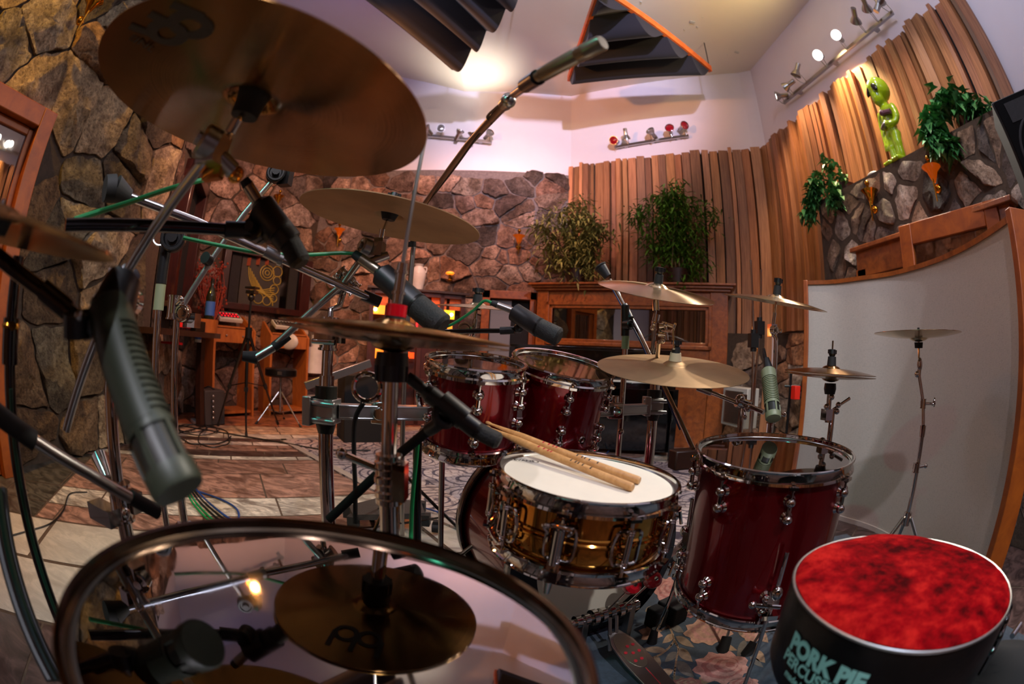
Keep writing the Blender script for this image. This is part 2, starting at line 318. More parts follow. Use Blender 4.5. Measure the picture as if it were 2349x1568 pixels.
for w0, w1, c, ln in rows:
    if c is WHT and w0 == 1.2:
        ww = w0                                     # two courses of big white tiles
        for h, off in ((.44, .0), (.435, .33)):
            s = -6 + off
            while s < 6: plank(s + .012, s + .66 - .012, ww + .012, ww + h - .012, WHT); s += .66
            ww += h
        continue
    s = -6 + rg.random()
    while s < 6:
        l = ln * rg.uniform(.7, 1.3); cc = c
        if c == 'mix': cc = WHT if rg.random() < .45 else BRN
        if 2.07 < w0 < 3.2 and s < -1.2:
            if s + l > -1.2: plank(-1.19, s + l - .006, w0 + .006, w1 - .006, cc)
            plank(s + .006, min(s + l, -1.2) - .006, w0 + .006, w1 - .006, SLT)
        else: plank(s + .006, s + l - .006, w0 + .006, w1 - .006, cc)
        s += l
floor = struct(mb.build('floor', ['floor_stone', 'grout'], None, smooth=False))
# ---------------------------------------------------------------- rubble stone facing : every stone a raised, irregular block of the wall's own mesh
STONE = [(.46, .32, .21), (.27, .16, .10), (.33, .30, .28), (.66, .58, .50), (.42, .22, .12), (.50, .38, .28), (.20, .15, .13), (.40, .27, .19), (.55, .42, .33), (.30, .2, .15), (.70, .64, .58), (.13, .11, .10)]
PINKS = [(.46, .32, .25), (.34, .20, .15), (.38, .31, .29), (.60, .50, .43), (.44, .26, .18), (.52, .38, .31), (.24, .17, .15), (.42, .28, .22), (.50, .37, .30), (.30, .22, .19), (.16, .13, .12), (.46, .30, .24)]
GREYS = [(.40, .33, .30), (.30, .24, .22), (.60, .54, .50), (.34, .22, .15), (.46, .36, .28), (.24, .19, .18), (.14, .12, .12), (.42, .30, .22), (.52, .46, .42)]
TANS = [(.44, .33, .18), (.28, .19, .10), (.34, .30, .20), (.58, .49, .33), (.36, .22, .10), (.48, .37, .22), (.18, .14, .08), (.40, .29, .16), (.24, .20, .13)]
def stone_facing(name, parent, a, b, z0, z1, cell, seed, holes=(), topjag=.12, off=.03, hmul=1.0, aspect=1.35, nin=1, gapm=1.0, mort='mortar', pal=None):
    rgs = random.Random(seed); a = V(a); b = V(b); a.z = b.z = 0; d = (b - a).normalized(); n = V((0, 0, 1)).cross(d).normalized() * nin; Lw = (b - a).length
    S = []; cx = cell * aspect; cz = cell
    ni = max(1, int(Lw / cx)); nj = max(1, int((z1 - z0) / cz))
    for j in range(-1, nj + 1):
        for i in range(-1, ni + 1):
            if rgs.random() < .14: continue
            S.append(((i + .5 + .5 * (j % 2) * .8 + rgs.uniform(-.42, .42)) * Lw / ni, z0 + (j + .5 + rgs.uniform(-.42, .42)) * (z1 - z0) / nj))
            if rgs.random() < .10: S.append((S[-1][0] + cx * rgs.uniform(.3, .5), S[-1][1] + cz * rgs.uniform(-.5, .5)))
    A = np.array(S); mb = MB(); F = Matrix((d, V((0, 0, 1)), n)).transposed().to_4x4(); F.translation = a + n * off
    zm = z1 - topjag * .5; mb.add([F @ V((x, y, 0)) for x, y in ((0, z0), (Lw, z0), (Lw, zm), (0, zm))], [(0, 1, 2, 3)], (1, 1, 1, 1), 1)
    for k, (sx, sz) in enumerate(S):
        if not (-.02 < sx < Lw + .02 and z0 - .02 < sz < zm): continue
        if any(h[0] - .03 < sx < h[1] + .03 and h[2] - .03 < sz < h[3] + .03 for h in holes): continue
        poly = [(sx - cx * 1.2, sz - cz * 1.3), (sx + cx * 1.2, sz - cz * 1.3), (sx + cx * 1.2, sz + cz * 1.3), (sx - cx * 1.2, sz + cz * 1.3)]
        D = A - (sx, sz); dd = (D[:, 0] / aspect) ** 2 + D[:, 1] ** 2
        for q in np.argsort(dd)[1:16]:
            mx, mz = sx + D[q, 0] / 2, sz + D[q, 1] / 2; nx, nz = D[q, 0] / aspect ** 2, D[q, 1]; out = []
            for i in range(len(poly)):
                p, r = poly[i], poly[(i + 1) % len(poly)]; dp = (p[0] - mx) * nx + (p[1] - mz) * nz; dr = (r[0] - mx) * nx + (r[1] - mz) * nz
                if dp <= 0: out.append(p)
                if (dp < 0) != (dr < 0): t = dp / (dp - dr); out.append((p[0] + (r[0] - p[0]) * t, p[1] + (r[1] - p[1]) * t))
            poly = out
            if len(poly) < 3: break
        if len(poly) < 3: continue
        zt = z1 - topjag * rgs.random(); poly = [(min(max(x, .004), Lw - .004), min(max(z, z0 + .002), zt)) for x, z in poly]
        cxx = sum(p[0] for p in poly) / len(poly); czz = sum(p[1] for p in poly) / len(poly)
        gap = cell * rgs.uniform(.03, .09) * gapm; pts = []
        for p in poly:
            r = math.hypot(p[0] - cxx, p[1] - czz) + 1e-6; t = max(.4, 1 - gap / r); pts.append((cxx + (p[0] - cxx) * t, czz + (p[1] - czz) * t))
        pts2 = []
        for i in range(len(pts)):                # broken, irregular edges
            p, r = pts[i], pts[(i + 1) % len(pts)]; el = math.hypot(r[0] - p[0], r[1] - p[1]); kq = max(1, int(el / (cell * .16)))
            for q in range(kq):
                t = q / kq; am = cell * .035 * (1 if 0 < q else .6); pts2.append((p[0] + (r[0] - p[0]) * t + rgs.uniform(-am, am), p[1] + (r[1] - p[1]) * t + rgs.uniform(-am, am)))
        pts = pts2
        for _ in range(1):                       # soften the corners
            pts2 = []
            for i in range(len(pts)):
                p, r = pts[i], pts[(i + 1) % len(pts)]
                if math.hypot(r[0] - p[0], r[1] - p[1]) < .02: pts2.append(((p[0] + r[0]) / 2, (p[1] + r[1]) / 2)); continue
                pts2 += [(p[0] * .8 + r[0] * .2, p[1] * .8 + r[1] * .2), (p[0] * .2 + r[0] * .8, p[1] * .2 + r[1] * .8)]
            pts = pts2
        area = abs(sum(pts[i][0] * pts[(i + 1) % len(pts)][1] - pts[(i + 1) % len(pts)][0] * pts[i][1] for i in range(len(pts)))) / 2
        if area < cell * cell * .04: continue
        h = min(.18, (.03 + .36 * math.sqrt(area) * rgs.uniform(.18, .48)) * hmul); c = rgs.choice(pal or STONE); kk = rgs.uniform(.5, 1.3); c = tuple(min(.85, x * kk) for x in c) + (1,)
        tx, tz = rgs.uniform(-.5, .5), rgs.uniform(-.5, .5); m = len(pts); vs = []; sz_ = math.sqrt(area); cuts = [(rgs.uniform(.55, 1.15) * h, rgs.uniform(0, 2 * PI), rgs.uniform(.25, 1.1) * h / sz_ * 2) for _ in range(4)]
        for sc, hh in ((1.0, -.004), (1.0, .5), (.955, .92), (.84, 1.0), (.55, 1.04), (.25, 1.05)):
            for x, z in pts:
                x2 = cxx + (x - cxx) * sc; z2 = czz + (z - czz) * sc
                nn = noise.noise(V((x2 * 9 + seed, z2 * 9, sc))) * .5 + noise.noise(V((x2 * 24, z2 * 24, seed + sc))) * .35
                y = h * hh * (1 + .8 * nn) + (tx * (x2 - cxx) + tz * (z2 - czz)) * (hh if hh > 0 else 0) * .6
                if hh > 0: y = max(.2 * h, min([y] + [c_[0] + c_[2] * ((x2 - cxx) * math.cos(c_[1]) + (z2 - czz) * math.sin(c_[1])) + .18 * h * nn for c_ in cuts]))
                jx = noise.noise(V((x2 * 14, z2 * 14, seed + 3))) * .012; jz = noise.noise(V((x2 * 14, z2 * 14, seed + 9))) * .012
                vs.append(F @ V((x2 + jx, z2 + jz, max(y, -.004))))
        fs = [(r * m + i, r * m + (i + 1) % m, (r + 1) * m + (i + 1) % m, (r + 1) * m + i) for r in range(5) for i in range(m)] + [tuple(range(5 * m, 6 * m))]
        mb.add(vs, fs, c, 0)
    o = mb.build(name, ['stone', mort], parent, ang=28); o['kind'] = 'structure'; return o
for w in W.values(): ROOTM[w.name] = Matrix()
stone_facing('stone_facing', W['far'], CE, C1 + V((-.02, 0, 0)), 0, 3.55, .235, 11, topjag=.22, off=.06, hmul=1.25, nin=-1, mort='mortar_light', pal=PINKS)
stone_facing('stone_facing', W['angled'], CD, CE, 0, 3.75, .25, 12, holes=((.42, 1.9, 1.30, 2.06),), off=.05, nin=-1, mort='mortar', pal=PINKS)
stone_facing('stone_facing', W['window'], CB, CD, 0, 3.9, .25, 13, holes=((.35, 1.3, 1.2, 2.6),), off=.05, nin=-1)
stone_facing('stone_facing', W['left'], V((-3.0, -.6, 0)), CB, 0, 4.3, 0.40, 14, holes=((.78, 1.76, 0, 2.14),), off=.05, hmul=1.6, aspect=.95, nin=-1, pal=TANS, gapm=.6)
# ---------------------------------------------------------------- cedar boards of random depth
def slat_facing(name, parent, a, b, z0, z1, seed, nin=-1, zend=None, dep=(.03, .13)):
    rgs = random.Random(seed); a = V(a); b = V(b); d = (b - a).normalized(); n = V((0, 0, 1)).cross(d).normalized() * nin; Lw = (b - a).length; mb = MB(); s = 0
    while s < Lw:
        w = rgs.choice((.045, .06, .08, .10, .12)) * rgs.uniform(.9, 1.1); dp = rgs.uniform(*dep); zt = (z1 if zend is None else z1 + (zend - z1) * s / Lw) + rgs.uniform(-.012, .015); yaw = rgs.uniform(-.3, .3) if rgs.random() < .5 else 0
        k = rgs.uniform(.5, 1.2); c = (k, k * rgs.uniform(.9, 1.04), k * rgs.uniform(.82, 1.08), 1)
        x = d * math.cos(yaw) + n * math.sin(yaw); y = V((0, 0, 1)).cross(x); R = Matrix((x, y, V((0, 0, 1)))).transposed()
        p = a + d * (s + w / 2) + n * (dp - .06); p.z = (z0 + zt) / 2
        mb.box(p, (w * .97, .12, zt - z0), R, c); s += w + (.006 if rgs.random() < .7 else .016)
    q = [a + n * .012, b + n * .012]; mb.k = 1; mb.add([V((q[0].x, q[0].y, z0)), V((q[1].x, q[1].y, z0)), V((q[1].x, q[1].y, (zend or z1) - .01)), V((q[0].x, q[0].y, z1 - .01))], [(0, 1, 2, 3)], (1, 1, 1, 1))  # black sheet behind the boards puts shadow into their gaps
    o = mb.build(name, ['cedar', 'black_matt'], parent, smooth=False); o['kind'] = 'structure'; return o
slat_facing('cedar_slats', W['front'], C1, C2, 0, 3.58, 21, nin=-1)
slat_facing('cedar_slats', W['right'], V((3.0, 4.51, 0)), V((3.05, .86, 0)), 1.30, 3.60, 22, nin=-1)
slat_facing('cedar_slats', W['back'], V((-3.0, -2.5, 0)), V((3.0, -2.5, 0)), 0, 2.9, 23, nin=1)
# low stone dado under the right-hand boards, and the stone chimney-breast that carries the ledge
stone_facing('stone_dado', W['right'], V((3.0, 4.4, 0)), V((2.98, 3.0, 0)), 0, 1.34, .2, 15, off=.06, nin=-1)
stone_facing('stone_dado', W['front'], C1 + (C2 - C1) * .80, C2, 0, 1.34, .2, 16, off=.15, nin=-1)
m_ = MB(); m_.box((2.93, 4.50, 2.45), (.05, .05, 2.24), Matrix.Rotation(.6, 3, 'Z')); o_ = m_.build('corner_gap_strip', 'black_matt', W['corner']); o_['kind'] = 'structure'  # black strip put in for the dark gap at the corner
# stone bay: front face x = 2.62, top z = 2.4
mb = MB(); mb.box((2.83, 1.35, 1.2), (.36, 3.5, 2.38)); bay = struct(mb.build('wall_bay', 'mortar', None)); ROOTM[bay.name] = Matrix()
stone_facing('stone_facing', bay, V((2.655, 3.1, 0)), V((2.655, -.4, 0)), 0, 2.40, .235, 17, off=.0, hmul=.7, topjag=.03, aspect=.85, nin=-1, gapm=1.7, mort='mortar_light', pal=GREYS)
stone_facing('stone_facing', bay, V((3.0, 3.1, 0)), V((2.66, 3.1, 0)), 0, 2.40, .22, 18, off=.0, hmul=.7, topjag=.03, nin=-1, gapm=.6)
# ---------------------------------------------------------------- doors and windows
# door_1 : glazed wood door in the left wall
d1 = MB(); x0 = -2.93
for y0, y1, z0, z1 in ((1.08, 1.21, 0, 2.19), (.25, 1.08, 2.06, 2.19), (.25, .36, 0, 2.06)): d1.box((x0, (y0 + y1) / 2, (z0 + z1) / 2), (.16, y1 - y0, z1 - z0))
door1 = struct(d1.build('door_1', 'trim_wood', None, bev=.006)); ROOTM[door1.name] = Matrix()
d = MB(); d.box((-2.95, 1.055, 1.03), (.06, .05, 2.04)); d.box((-2.93, .42, 1.03), (.06, .12, 2.04)); d.box((-2.95, .73, 2.03), (.06, .60, .05)); d.box((-2.93, .73, .25), (.06, .50, .5)); struct(d.build('door_leaf', 'trim_wood', door1, bev=.005))
d = MB(); d.box((-2.95, .755, 1.25), (.012, .55, 1.52)); struct(d.build('door_glass', 'glass_dark', door1))
# window_1 : deep red timber window in the corner recess
def in_wall(a, b, s, z, off): a = V(a); b = V(b); dd = (b - a).normalized(); n = V((0, 0, 1)).cross(dd).normalized() * -1; p = a + dd * s + n * off; p.z = z; return p
def panel(mb, a, b, s0, s1, z0, z1, off, th):
    dd = (V(b) - V(a)).normalized(); n = V((0, 0, 1)).cross(dd).normalized() * -1; R = Matrix((dd, n, V((0, 0, 1)))).transposed()
    mb.box(in_wall(a, b, (s0 + s1) / 2, (z0 + z1) / 2, off), (s1 - s0, th, z1 - z0), R)
w = MB()
for s0, s1, z0, z1 in ((.30, .42, 1.2, 2.62), (1.2, 1.34, 1.2, 2.62), (.30, 1.34, 2.5, 2.62)): panel(w, CB, CD, s0, s1, z0, z1, .10, .16)
win1 = struct(w.build('window_1', 'mahogany', None, bev=.006)); ROOTM[win1.name] = Matrix()
w = MB(); panel(w, CB, CD, .42, 1.2, 1.25, 2.5, .05, .02); struct(w.build('window_pane', 'black_matt', win1))
w = MB(); panel(w, CB, CD, .2, 1.44, 1.16, 1.21, .16, .26); struct(w.build('window_sill', 'dark_wood', win1, bev=.005))
# window_2 : dark picture window with a gold painted panel
A1, A2 = CD, CE
w = MB()
for s0, s1, z0, z1 in ((.46, .56, 1.33, 2.06), (1.70, 1.86, 1.33, 2.06), (.46, 1.86, 1.98, 2.06), (.42, 1.90, 1.28, 1.36)): panel(w, A1, A2, s0, s1, z0, z1, .11, .12)
win2 = struct(w.build('window_2', 'mahogany', None, bev=.006)); ROOTM[win2.name] = Matrix()
w = MB(); panel(w, A1, A2, .56, 1.70, 1.36, 1.98, .075, .02); struct(w.build('window_pane', 'black_gloss', win2))
w = MB(); panel(w, A1, A2, .60, .74, 1.36, 1.98, .095, .02); panel(w, A1, A2, 1.52, 1.66, 1.36, 1.98, .095, .02); struct(w.build('window_curtain', 'knit', win2))
w = MB(); panel(w, A1, A2, .76, 1.40, 1.365, 1.965, .09, .01); struct(w.build('window_panel', 'tolex', win2))
M('old_gold', '#a08a3c', .55, .2); M('rose_dark', '#7a3626', .7)
g = MB(); rg2 = random.Random(5)
def wp(s, z): return in_wall(A1, A2, s, z, .101)
for k in range(9): # sweeping gold strands
    pts = [wp(.86 + .03 * k, 1.86 - .035 * k), wp(.90 + .035 * k, 1.68 - .02 * k), wp(1.02 + .03 * k, 1.56 - .01 * k), wp(1.30, 1.62 - .03 * k)]
    g.tube(crv(pts, 6), .007, 5)
for (s, z, r) in ((1.16, 1.80, .10), (1.16, 1.80, .065), (1.16, 1.80, .03), (1.32, 1.84, .07), (1.33, 1.72, .055), (1.30, 1.60, .06), (1.06, 1.46, .07), (1.2, 1.44, .06), (1.3, 1.48, .05), (.95, 1.5, .05)):
    g.tube([wp(s + r * math.cos(t * PI / 10) * (1.1), z + r * math.sin(t * PI / 10)) for t in range(21)], .006, 5)
struct(g.build('gold_pattern', 'old_gold', win2))
g = MB(); [g.box(wp(s, z), (.09, .012, .10)) for s, z in ((.84, 1.9), (.98, 1.93), (1.12, 1.95))]; struct(g.build('rose_pattern', 'rose_dark', win2))
# far doorway beside the control-room window
w = MB()
for s0, s1, z0, z1 in ((-.40, -.30, 0, 1.72), (.20, .28, 0, 1.72), (-.40, .28, 1.62, 1.72)): w.box(((s0 + s1) / 2, 5.68, (z0 + z1) / 2), (s1 - s0, .16, z1 - z0))
door2 = struct(w.build('door_2', 'cabinet_wood', None, bev=.005)); ROOTM[door2.name] = Matrix()
w = MB(); w.box((-.05, 5.73, .81), (.5, .03, 1.62)); struct(w.build('doorway_black_panel', 'black_matt', door2))  # flat black panel fills the doorway
M('grey_door', '#77787c', .6); w = MB(); w.box((-.16, 5.69, .81), (.26, .03, 1.6)); struct(w.build('door_leaf', 'grey_door', door2))
# window_3 : control-room window in its oak bay
q0 = V((.28, 5.34, 0)); q1 = V((2.30, 4.42, 0)); dd = (q1 - q0).normalized(); nn = V((0, 0, 1)).cross(dd) * -1; BR = Matrix((dd, nn, V((0, 0, 1)))).transposed(); BL = (q1 - q0).length
def bay3(mb, s0, s1, z0, z1, o0, o1): p = q0 + dd * (s0 + s1) / 2 + nn * (o0 + o1) / 2; p.z = (z0 + z1) / 2; mb.box(p, (s1 - s0, o1 - o0, z1 - z0), BR)
w = MB()
bay3(w, 0, .14, 0, 1.70, -.28, .02); bay3(w, BL - .2, BL, 0, 1.70, -.28, .02); bay3(w, .14, BL - .2, 0, 1.10, -.28, 0); bay3(w, .14, BL - .2, 1.54, 1.70, -.28, 0)
win3 = struct(w.build('window_3', 'cabinet_wood', None, bev=.005)); ROOTM[win3.name] = Matrix()
w = MB(); bay3(w, -.03, BL + .03, 1.70, 1.73, -.3, .05); bay3(w, -.06, BL + .06, 1.73, 1.76, -.3, .08); bay3(w, -.09, BL + .09, 1.76, 1.785, -.3, .11); struct(w.build('cornice', 'cabinet_wood', win3, bev=.006))
w = MB()
for o, k in ((.035, .0), (.02, .035)):
    bay3(w, .12 + k, .16 + k, 1.07 + k, 1.57 - k, 0, o); bay3(w, BL - .22 - k, BL - .18 - k, 1.07 + k, 1.57 - k, 0, o); bay3(w, .12 + k, BL - .18 - k, 1.07 + k, 1.11 + k, 0, o); bay3(w, .12 + k, BL - .18 - k, 1.53 - k, 1.57 - k, 0, o)
struct(w.build('window_frame', 'cabinet_wood', win3, bev=.006))
w = MB(); bay3(w, .14, BL - .2, 1.10, 1.54, -.03, -.022); struct(w.build('window_pane', 'glass_dark', win3))
w = MB(); bay3(w, .14, BL - .2, 1.08, 1.56, -.27, -.26); struct(w.build('window_dark_backing', 'dark_wood', win3))  # dark backing stands for the unlit room behind the pane
w = MB(); [bay3(w, s, s + .46, .12, .95, 0, .018) for s in (.2, .72, 1.24)]; struct(w.build('window_apron', 'cabinet_wood', win3, bev=.008))
# door_3 : door head and half-open door behind the gobo
w = MB(); w.box((2.58, 1.75, 1.69), (.10, 1.55, .20)); w.box((2.58, 2.48, .85), (.10, .12, 1.6)); w.box((2.56, 1.75, 1.80), (.14, 1.62, .035)); door3 = struct(w.build('door_3', 'cabinet_wood', None, bev=.006)); ROOTM[door3.name] = Matrix()
hp = V((2.45, 1.93, 0)); hd = V((.10, -1, 0)).normalized(); hR = Matrix((hd, V((0, 0, 1)).cross(hd), V((0, 0, 1)))).transposed()
w = MB()
for s0, s1, z0, z1 in ((0, .11, .02, 1.83), (.75, .86, .02, 1.83), (.11, .75, 1.69, 1.83), (.11, .75, .02, .4)): p = hp + hd * (s0 + s1) / 2; p.z = (z0 + z1) / 2; w.box(p, (s1 - s0, .05, z1 - z0), hR)
struct(w.build('door_leaf', 'trim_wood', door3, bev=.006))
w = MB(); p = hp + hd * .43; p.z = 1.05; w.box(p, (.64, .012, 1.28), hR); struct(w.build('door_glass', 'glass', door3))
# ---------------------------------------------------------------- drums
def lerp(a, b, t): return V(a) + (V(b) - V(a)) * t
def drum(name, label, cat, c, n, dia, depth, shell, nl, head, hoop='flange', lug='ball', phi0=0., under='head_dark', hoopm='chrome', group=None, xh=V((1, 0, 0)), bottom_lugs=True):
    F = frame(V(c), V((n[0], n[1], 1)), xh); hr = dia / 2; sr = hr - .013
    root = thing(name, label, cat, F=F, group=group)
    prof = {'flange': [(hr - .0085, -.006), (hr - .007, 0), (hr - .002, .001), (hr, -.001), (hr - .001, -.004), (hr - .0045, -.006), (hr - .0055, -.012), (hr - .0055, -.021), (hr - .001, -.024), (hr, -.030), (hr - .004, -.032), (hr - .009, -.030), (hr - .009, -.012)],
            'cast': [(hr - .011, -.006), (hr - .010, 0), (hr - .002, .001), (hr, -.003), (hr - .0035, -.008), (hr - .0035, -.022), (hr, -.026), (hr, -.034), (hr - .006, -.036), (hr - .011, -.034)]}[hoop]
    zb = -depth
    MB().lathe(prof, None, 96, close=True).build('hoop', hoopm, root, True, ang=40)
    MB().lathe([(r, zb - z) for r, z in prof], None, 96, close=True).build('hoop', hoopm, root, True, ang=40)
    hz = -.011
    h = MB().lathe([(.0001, hz), (sr * .5, hz), (hr - .016, hz), (hr - .011, hz - .004)], None, 96).build('head', head, root, True)
    MB().lathe([(hr - .016, hz + .0005), (hr - .009, hz - .003), (hr - .0095, hz - .009)], None, 96).build('head_collar', 'alu', root, True)
    MB().lathe([(.0001, zb + .012), (hr - .01, zb + .012)], None, 72).build('bottom_head', under, root, True)
    sp = [(sr - .008, -.018), (sr, -.018)]
    if lug == 'tube':
        zm = zb / 2
        for zz, rr in ((zm + .010, 0), (zm + .007, .0035), (zm + .003, .0035), (zm, .001), (zm - .003, .0035), (zm - .007, .0035), (zm - .010, 0)): sp.append((sr + rr, zz))
        sp = sp[:2] + [(sr, -.03), (sr - .0, -.04)] + sp[2:]
        sp += [(sr, zb + .034), (sr - .003, zb + .026), (sr - .003, zb + .018)]
    else: sp += [(sr, zb + .018)]
    sp += [(sr - .008, zb + .018)]
    MB().lathe(sp, None, 96, close=True).build('shell', shell, root, True)
    for i in range(nl):
        a = phi0 + 2 * PI * i / nl; R = Matrix.Rotation(a, 4, 'Z'); L = MB(R)
        if lug == 'ball':
            ends = [(-.034, -.062, -.100)] + ([(zb + .034, zb + .062, zb + .100)] if bottom_lugs else [])
            for k, (ze, z1, z2) in enumerate(ends):
                L = MB(R)
                L.sphere((sr + .012, 0, z1), .0125, (1, 1, .9), None, 14, 8); L.sphere((sr + .012, 0, z2), .0125, (1, 1, .9), None, 14, 8)
                L.cone((sr + .012, 0, z1), (sr + .012, 0, z2), .0055, None, 10); L.cone((sr - .002, 0, z1), (sr + .006, 0, z1), .0155, .010, 16); L.cone((sr - .002, 0, z2), (sr + .006, 0, z2), .0155, .010, 16)
                lo = L.build('lug', 'chrome', root, True)
                T = MB(R); T.cone((sr + .013, 0, z1), (sr + .013, 0, ze), .003, None, 8); s = 1 if k == 0 else -1
                T.cone((sr + .013, 0, ze + s * .012), (sr + .013, 0, ze - s * .004), .0055, None, 8); T.box((hr + .002, 0, ze + s * .004), (.016, .02, .007)); T.build('tension_rod', 'chrome', lo, True)
        else:
            L.cone((sr + .016, 0, -.045), (sr + .016, 0, zb + .045), .0062, None, 12)
            zm = zb / 2
            for z in (zm + .028, zm - .028, -.05, zb + .05): L.torus((sr + .016, 0, z), (0, 0, 1), .0058, .0022, 14, 6)
            for z in (zm + .02, zm - .02): L.cone((sr - .002, 0, z), (sr + .016, 0, z), .0095, .006, 12)
            pts = [(sr + .012, .004, -.05), (sr + .012, .022, zm + .03), (sr + .008, .026, zm), (sr + .012, .022, zm - .03), (sr + .012, .004, zb + .05)]
            L.tube(crv(pts, 6), .0035, 6); L.tube(crv([(x, -y, z) for x, y, z in pts], 6), .0035, 6)
            lo = L.build('lug', 'chrome', root, True)
            for ze, s in ((-.030, 1), (zb + .030, -1)):
                T = MB(R); T.cone((sr + .015, 0, ze - s * .02), (sr + .015, 0, ze), .003, None, 8); T.cone((sr + .015, 0, ze + s * .012), (sr + .015, 0, ze), .0055, None, 8); T.box((hr + .003, 0, ze + s * .003), (.018, .022, .006)); T.build('tension_rod', 'chrome', lo, True)
    return root, F, hr, sr
def at(c): return V((c[0], c[1], c[2] + CAMH))
# snare
sn, SF, hr, sr = drum('snare_drum', 'brass snare drum with coated white head and two drumsticks on it', 'drum', at((.168, .867, -.22)), (.072, -.037), .372, .165, 'brass_shell', 10, 'head_coat', 'flange', 'tube', math.radians(-75), 'head_coat')
mb = MB()      # strainer and throw-off on the camera side
a = math.radians(-112); R = Matrix.Rotation(a, 4, 'Z'); mb.M = R
mb.box((sr + .010, 0, -.085), (.014, .022, .09)); mb.cone((sr + .024, 0, -.055), (sr + .024, 0, -.12), .006, None, 12); mb.tube(crv([(sr + .024, .018, -.06), (sr + .034, .022, -.045), (sr + .034, -.022, -.045), (sr + .024, -.018, -.06)], 6), .0035, 6)
mb.box((sr + .02, 0, -.14), (.03, .028, .022)); mb.cone((sr + .03, 0, -.15), (sr + .03, 0, -.175), .009, .006, 12); mb.build('strainer', 'chrome', sn, True)
mb = MB(Matrix.Rotation(math.radians(12), 4, 'Z')); mb.torus((sr + .02, 0, -.08), (1, 0, 0), .026, .004, 24, 6); mb.box((sr + .012, 0, -.08), (.02, .02, .05)); mb.build('strainer_butt', 'chrome', sn, True)
MB(Matrix.Rotation(math.radians(-100), 4, 'Z')).box((sr * .5, 0, -.165), (.001, .001, .001))
vs, fs = text2d('EVANS', .015, .0005); bp = PP(1202, 1055, SF.translation - SF.to_3x3() @ V((0, 0, .010)), SF.to_3x3() @ V((0, 0, 1))); bl = SF.inverted() @ bp
mb = MB(Matrix.Translation((bl.x, bl.y, -.0106)) @ Matrix.Rotation(math.radians(4), 4, 'Z')); mb.add(vs, fs)
mb.lathe([(.0300, 0), (.0325, 0)], Matrix.Diagonal((1, .42, 1, 1)), 40); mb.build('head_logo', 'ink_dark', sn, True, smooth=False)
# drumsticks resting on the snare head
def stick(name, label, tip, butt, nrm):
    tip = V(tip); butt = V(butt); d = (butt - tip); L = d.length; F = frame(tip, d, nrm); o = thing('drumstick', label, 'drumstick', F=F, group='drumsticks on the snare head')
    MB().lathe([(.0001, -.004), (.003, -.002), (.0045, .004), (.0045, .009), (.003, .016), (.0036, .03), (.0085, .11), (.0085, L - .004), (.007, L), (.0001, L)], None, 16).build('shaft', 'stick_wood', o, True)
    m = MB(); 
    for z in (.17, .185, .197, .205): m.lathe([(.0087, z), (.0087, z + .004)], None, 10, -.1, .7)
    m.build('red_print', 'ink_red', o, True); m = MB()
    for z in (.26, .272, .279, .29, .31): m.lathe([(.0087, z), (.0087, z + .003)], None, 10, -.1, .8)
    m.build('dark_print', 'ink_dark', o, True); return o
sp0 = SF.translation + SF.to_3x3() @ V((0, 0, -.002)); snr = SF.to_3x3() @ V((0, 0, 1))
b1 = PP(1452, 1118, sp0, snr); b2 = PP(1468, 1106, sp0, snr)
t1 = P(1172, 1003, 1.03); t2 = P(1180, 999, 1.035)
def fixlen(t, b, L=.41): return b + (t - b).normalized() * L
stick('a', 'pale wooden drumstick lying on the snare head, nearer the camera', fixlen(t1, b1), b1, snr); stick('b', 'pale wooden drumstick lying on the snare head, behind the other stick', fixlen(t2, b2) + V((.004, .012, .002)), b2 + V((.003, .012, 0)), snr)
# floor tom
ft, FF, hr, sr = drum('floor_tom', 'large burgundy floor tom standing on chrome legs beside the stool', 'drum', at((.65, .926, -.194)), (-.021, -.048), .424, .395, 'lacquer', 8, 'head_dark', 'flange', 'ball', math.radians(-67), 'head_dark')
fdir = FF.to_3x3()
for k, (ang, ) in enumerate(((-108,), (12,), (132,))):
    R = FF @ Matrix.Rotation(math.radians(ang), 4, 'Z'); top = R @ V((sr + .022, 0, -.17)); mid = R @ V((sr + .022, 0, -.36)); low = R @ V((sr + .035, 0, -.5)); foot = V((low.x + (low.x - FF.translation.x) * .12, low.y + (low.y - FF.translation.y) * .12, .035))
    m = MB(); m.tube([top, mid, low, foot], .0055, 10); lg = m.build('leg', 'chrome', ft)
    m = MB(); m.cone(foot + V((0, 0, .045)), foot + V((0, 0, -.025)), .011, .019, 14); m.build('rubber_foot', 'black_rubber', lg)
    m = MB(R); m.box((sr + .014, 0, -.29), (.026, .03, .05)); m.sphere((sr + .03, 0, -.27), .014, (1, 1, 1.3)); m.cone((sr + .028, .02, -.31), (sr + .028, -.05, -.30), .006, None, 10); m.sphere((sr + .028, -.05, -.30), .010); m.box((sr + .02, 0, -.335), (.034, .04, .012)); m.build('leg_bracket', 'chrome', ft)
m = MB(FF @ Matrix.Rotation(math.radians(8), 4, 'Z')); m.lathe([(.0001, 0), (.016, 0), (.018, .002)], Matrix.Translation((sr, 0, -.235)) @ Matrix.Rotation(PI / 2, 4, 'Y') @ Matrix.Diagonal((1.6, 1, 1, 1)), 24); m.build('badge', 'alu', ft)
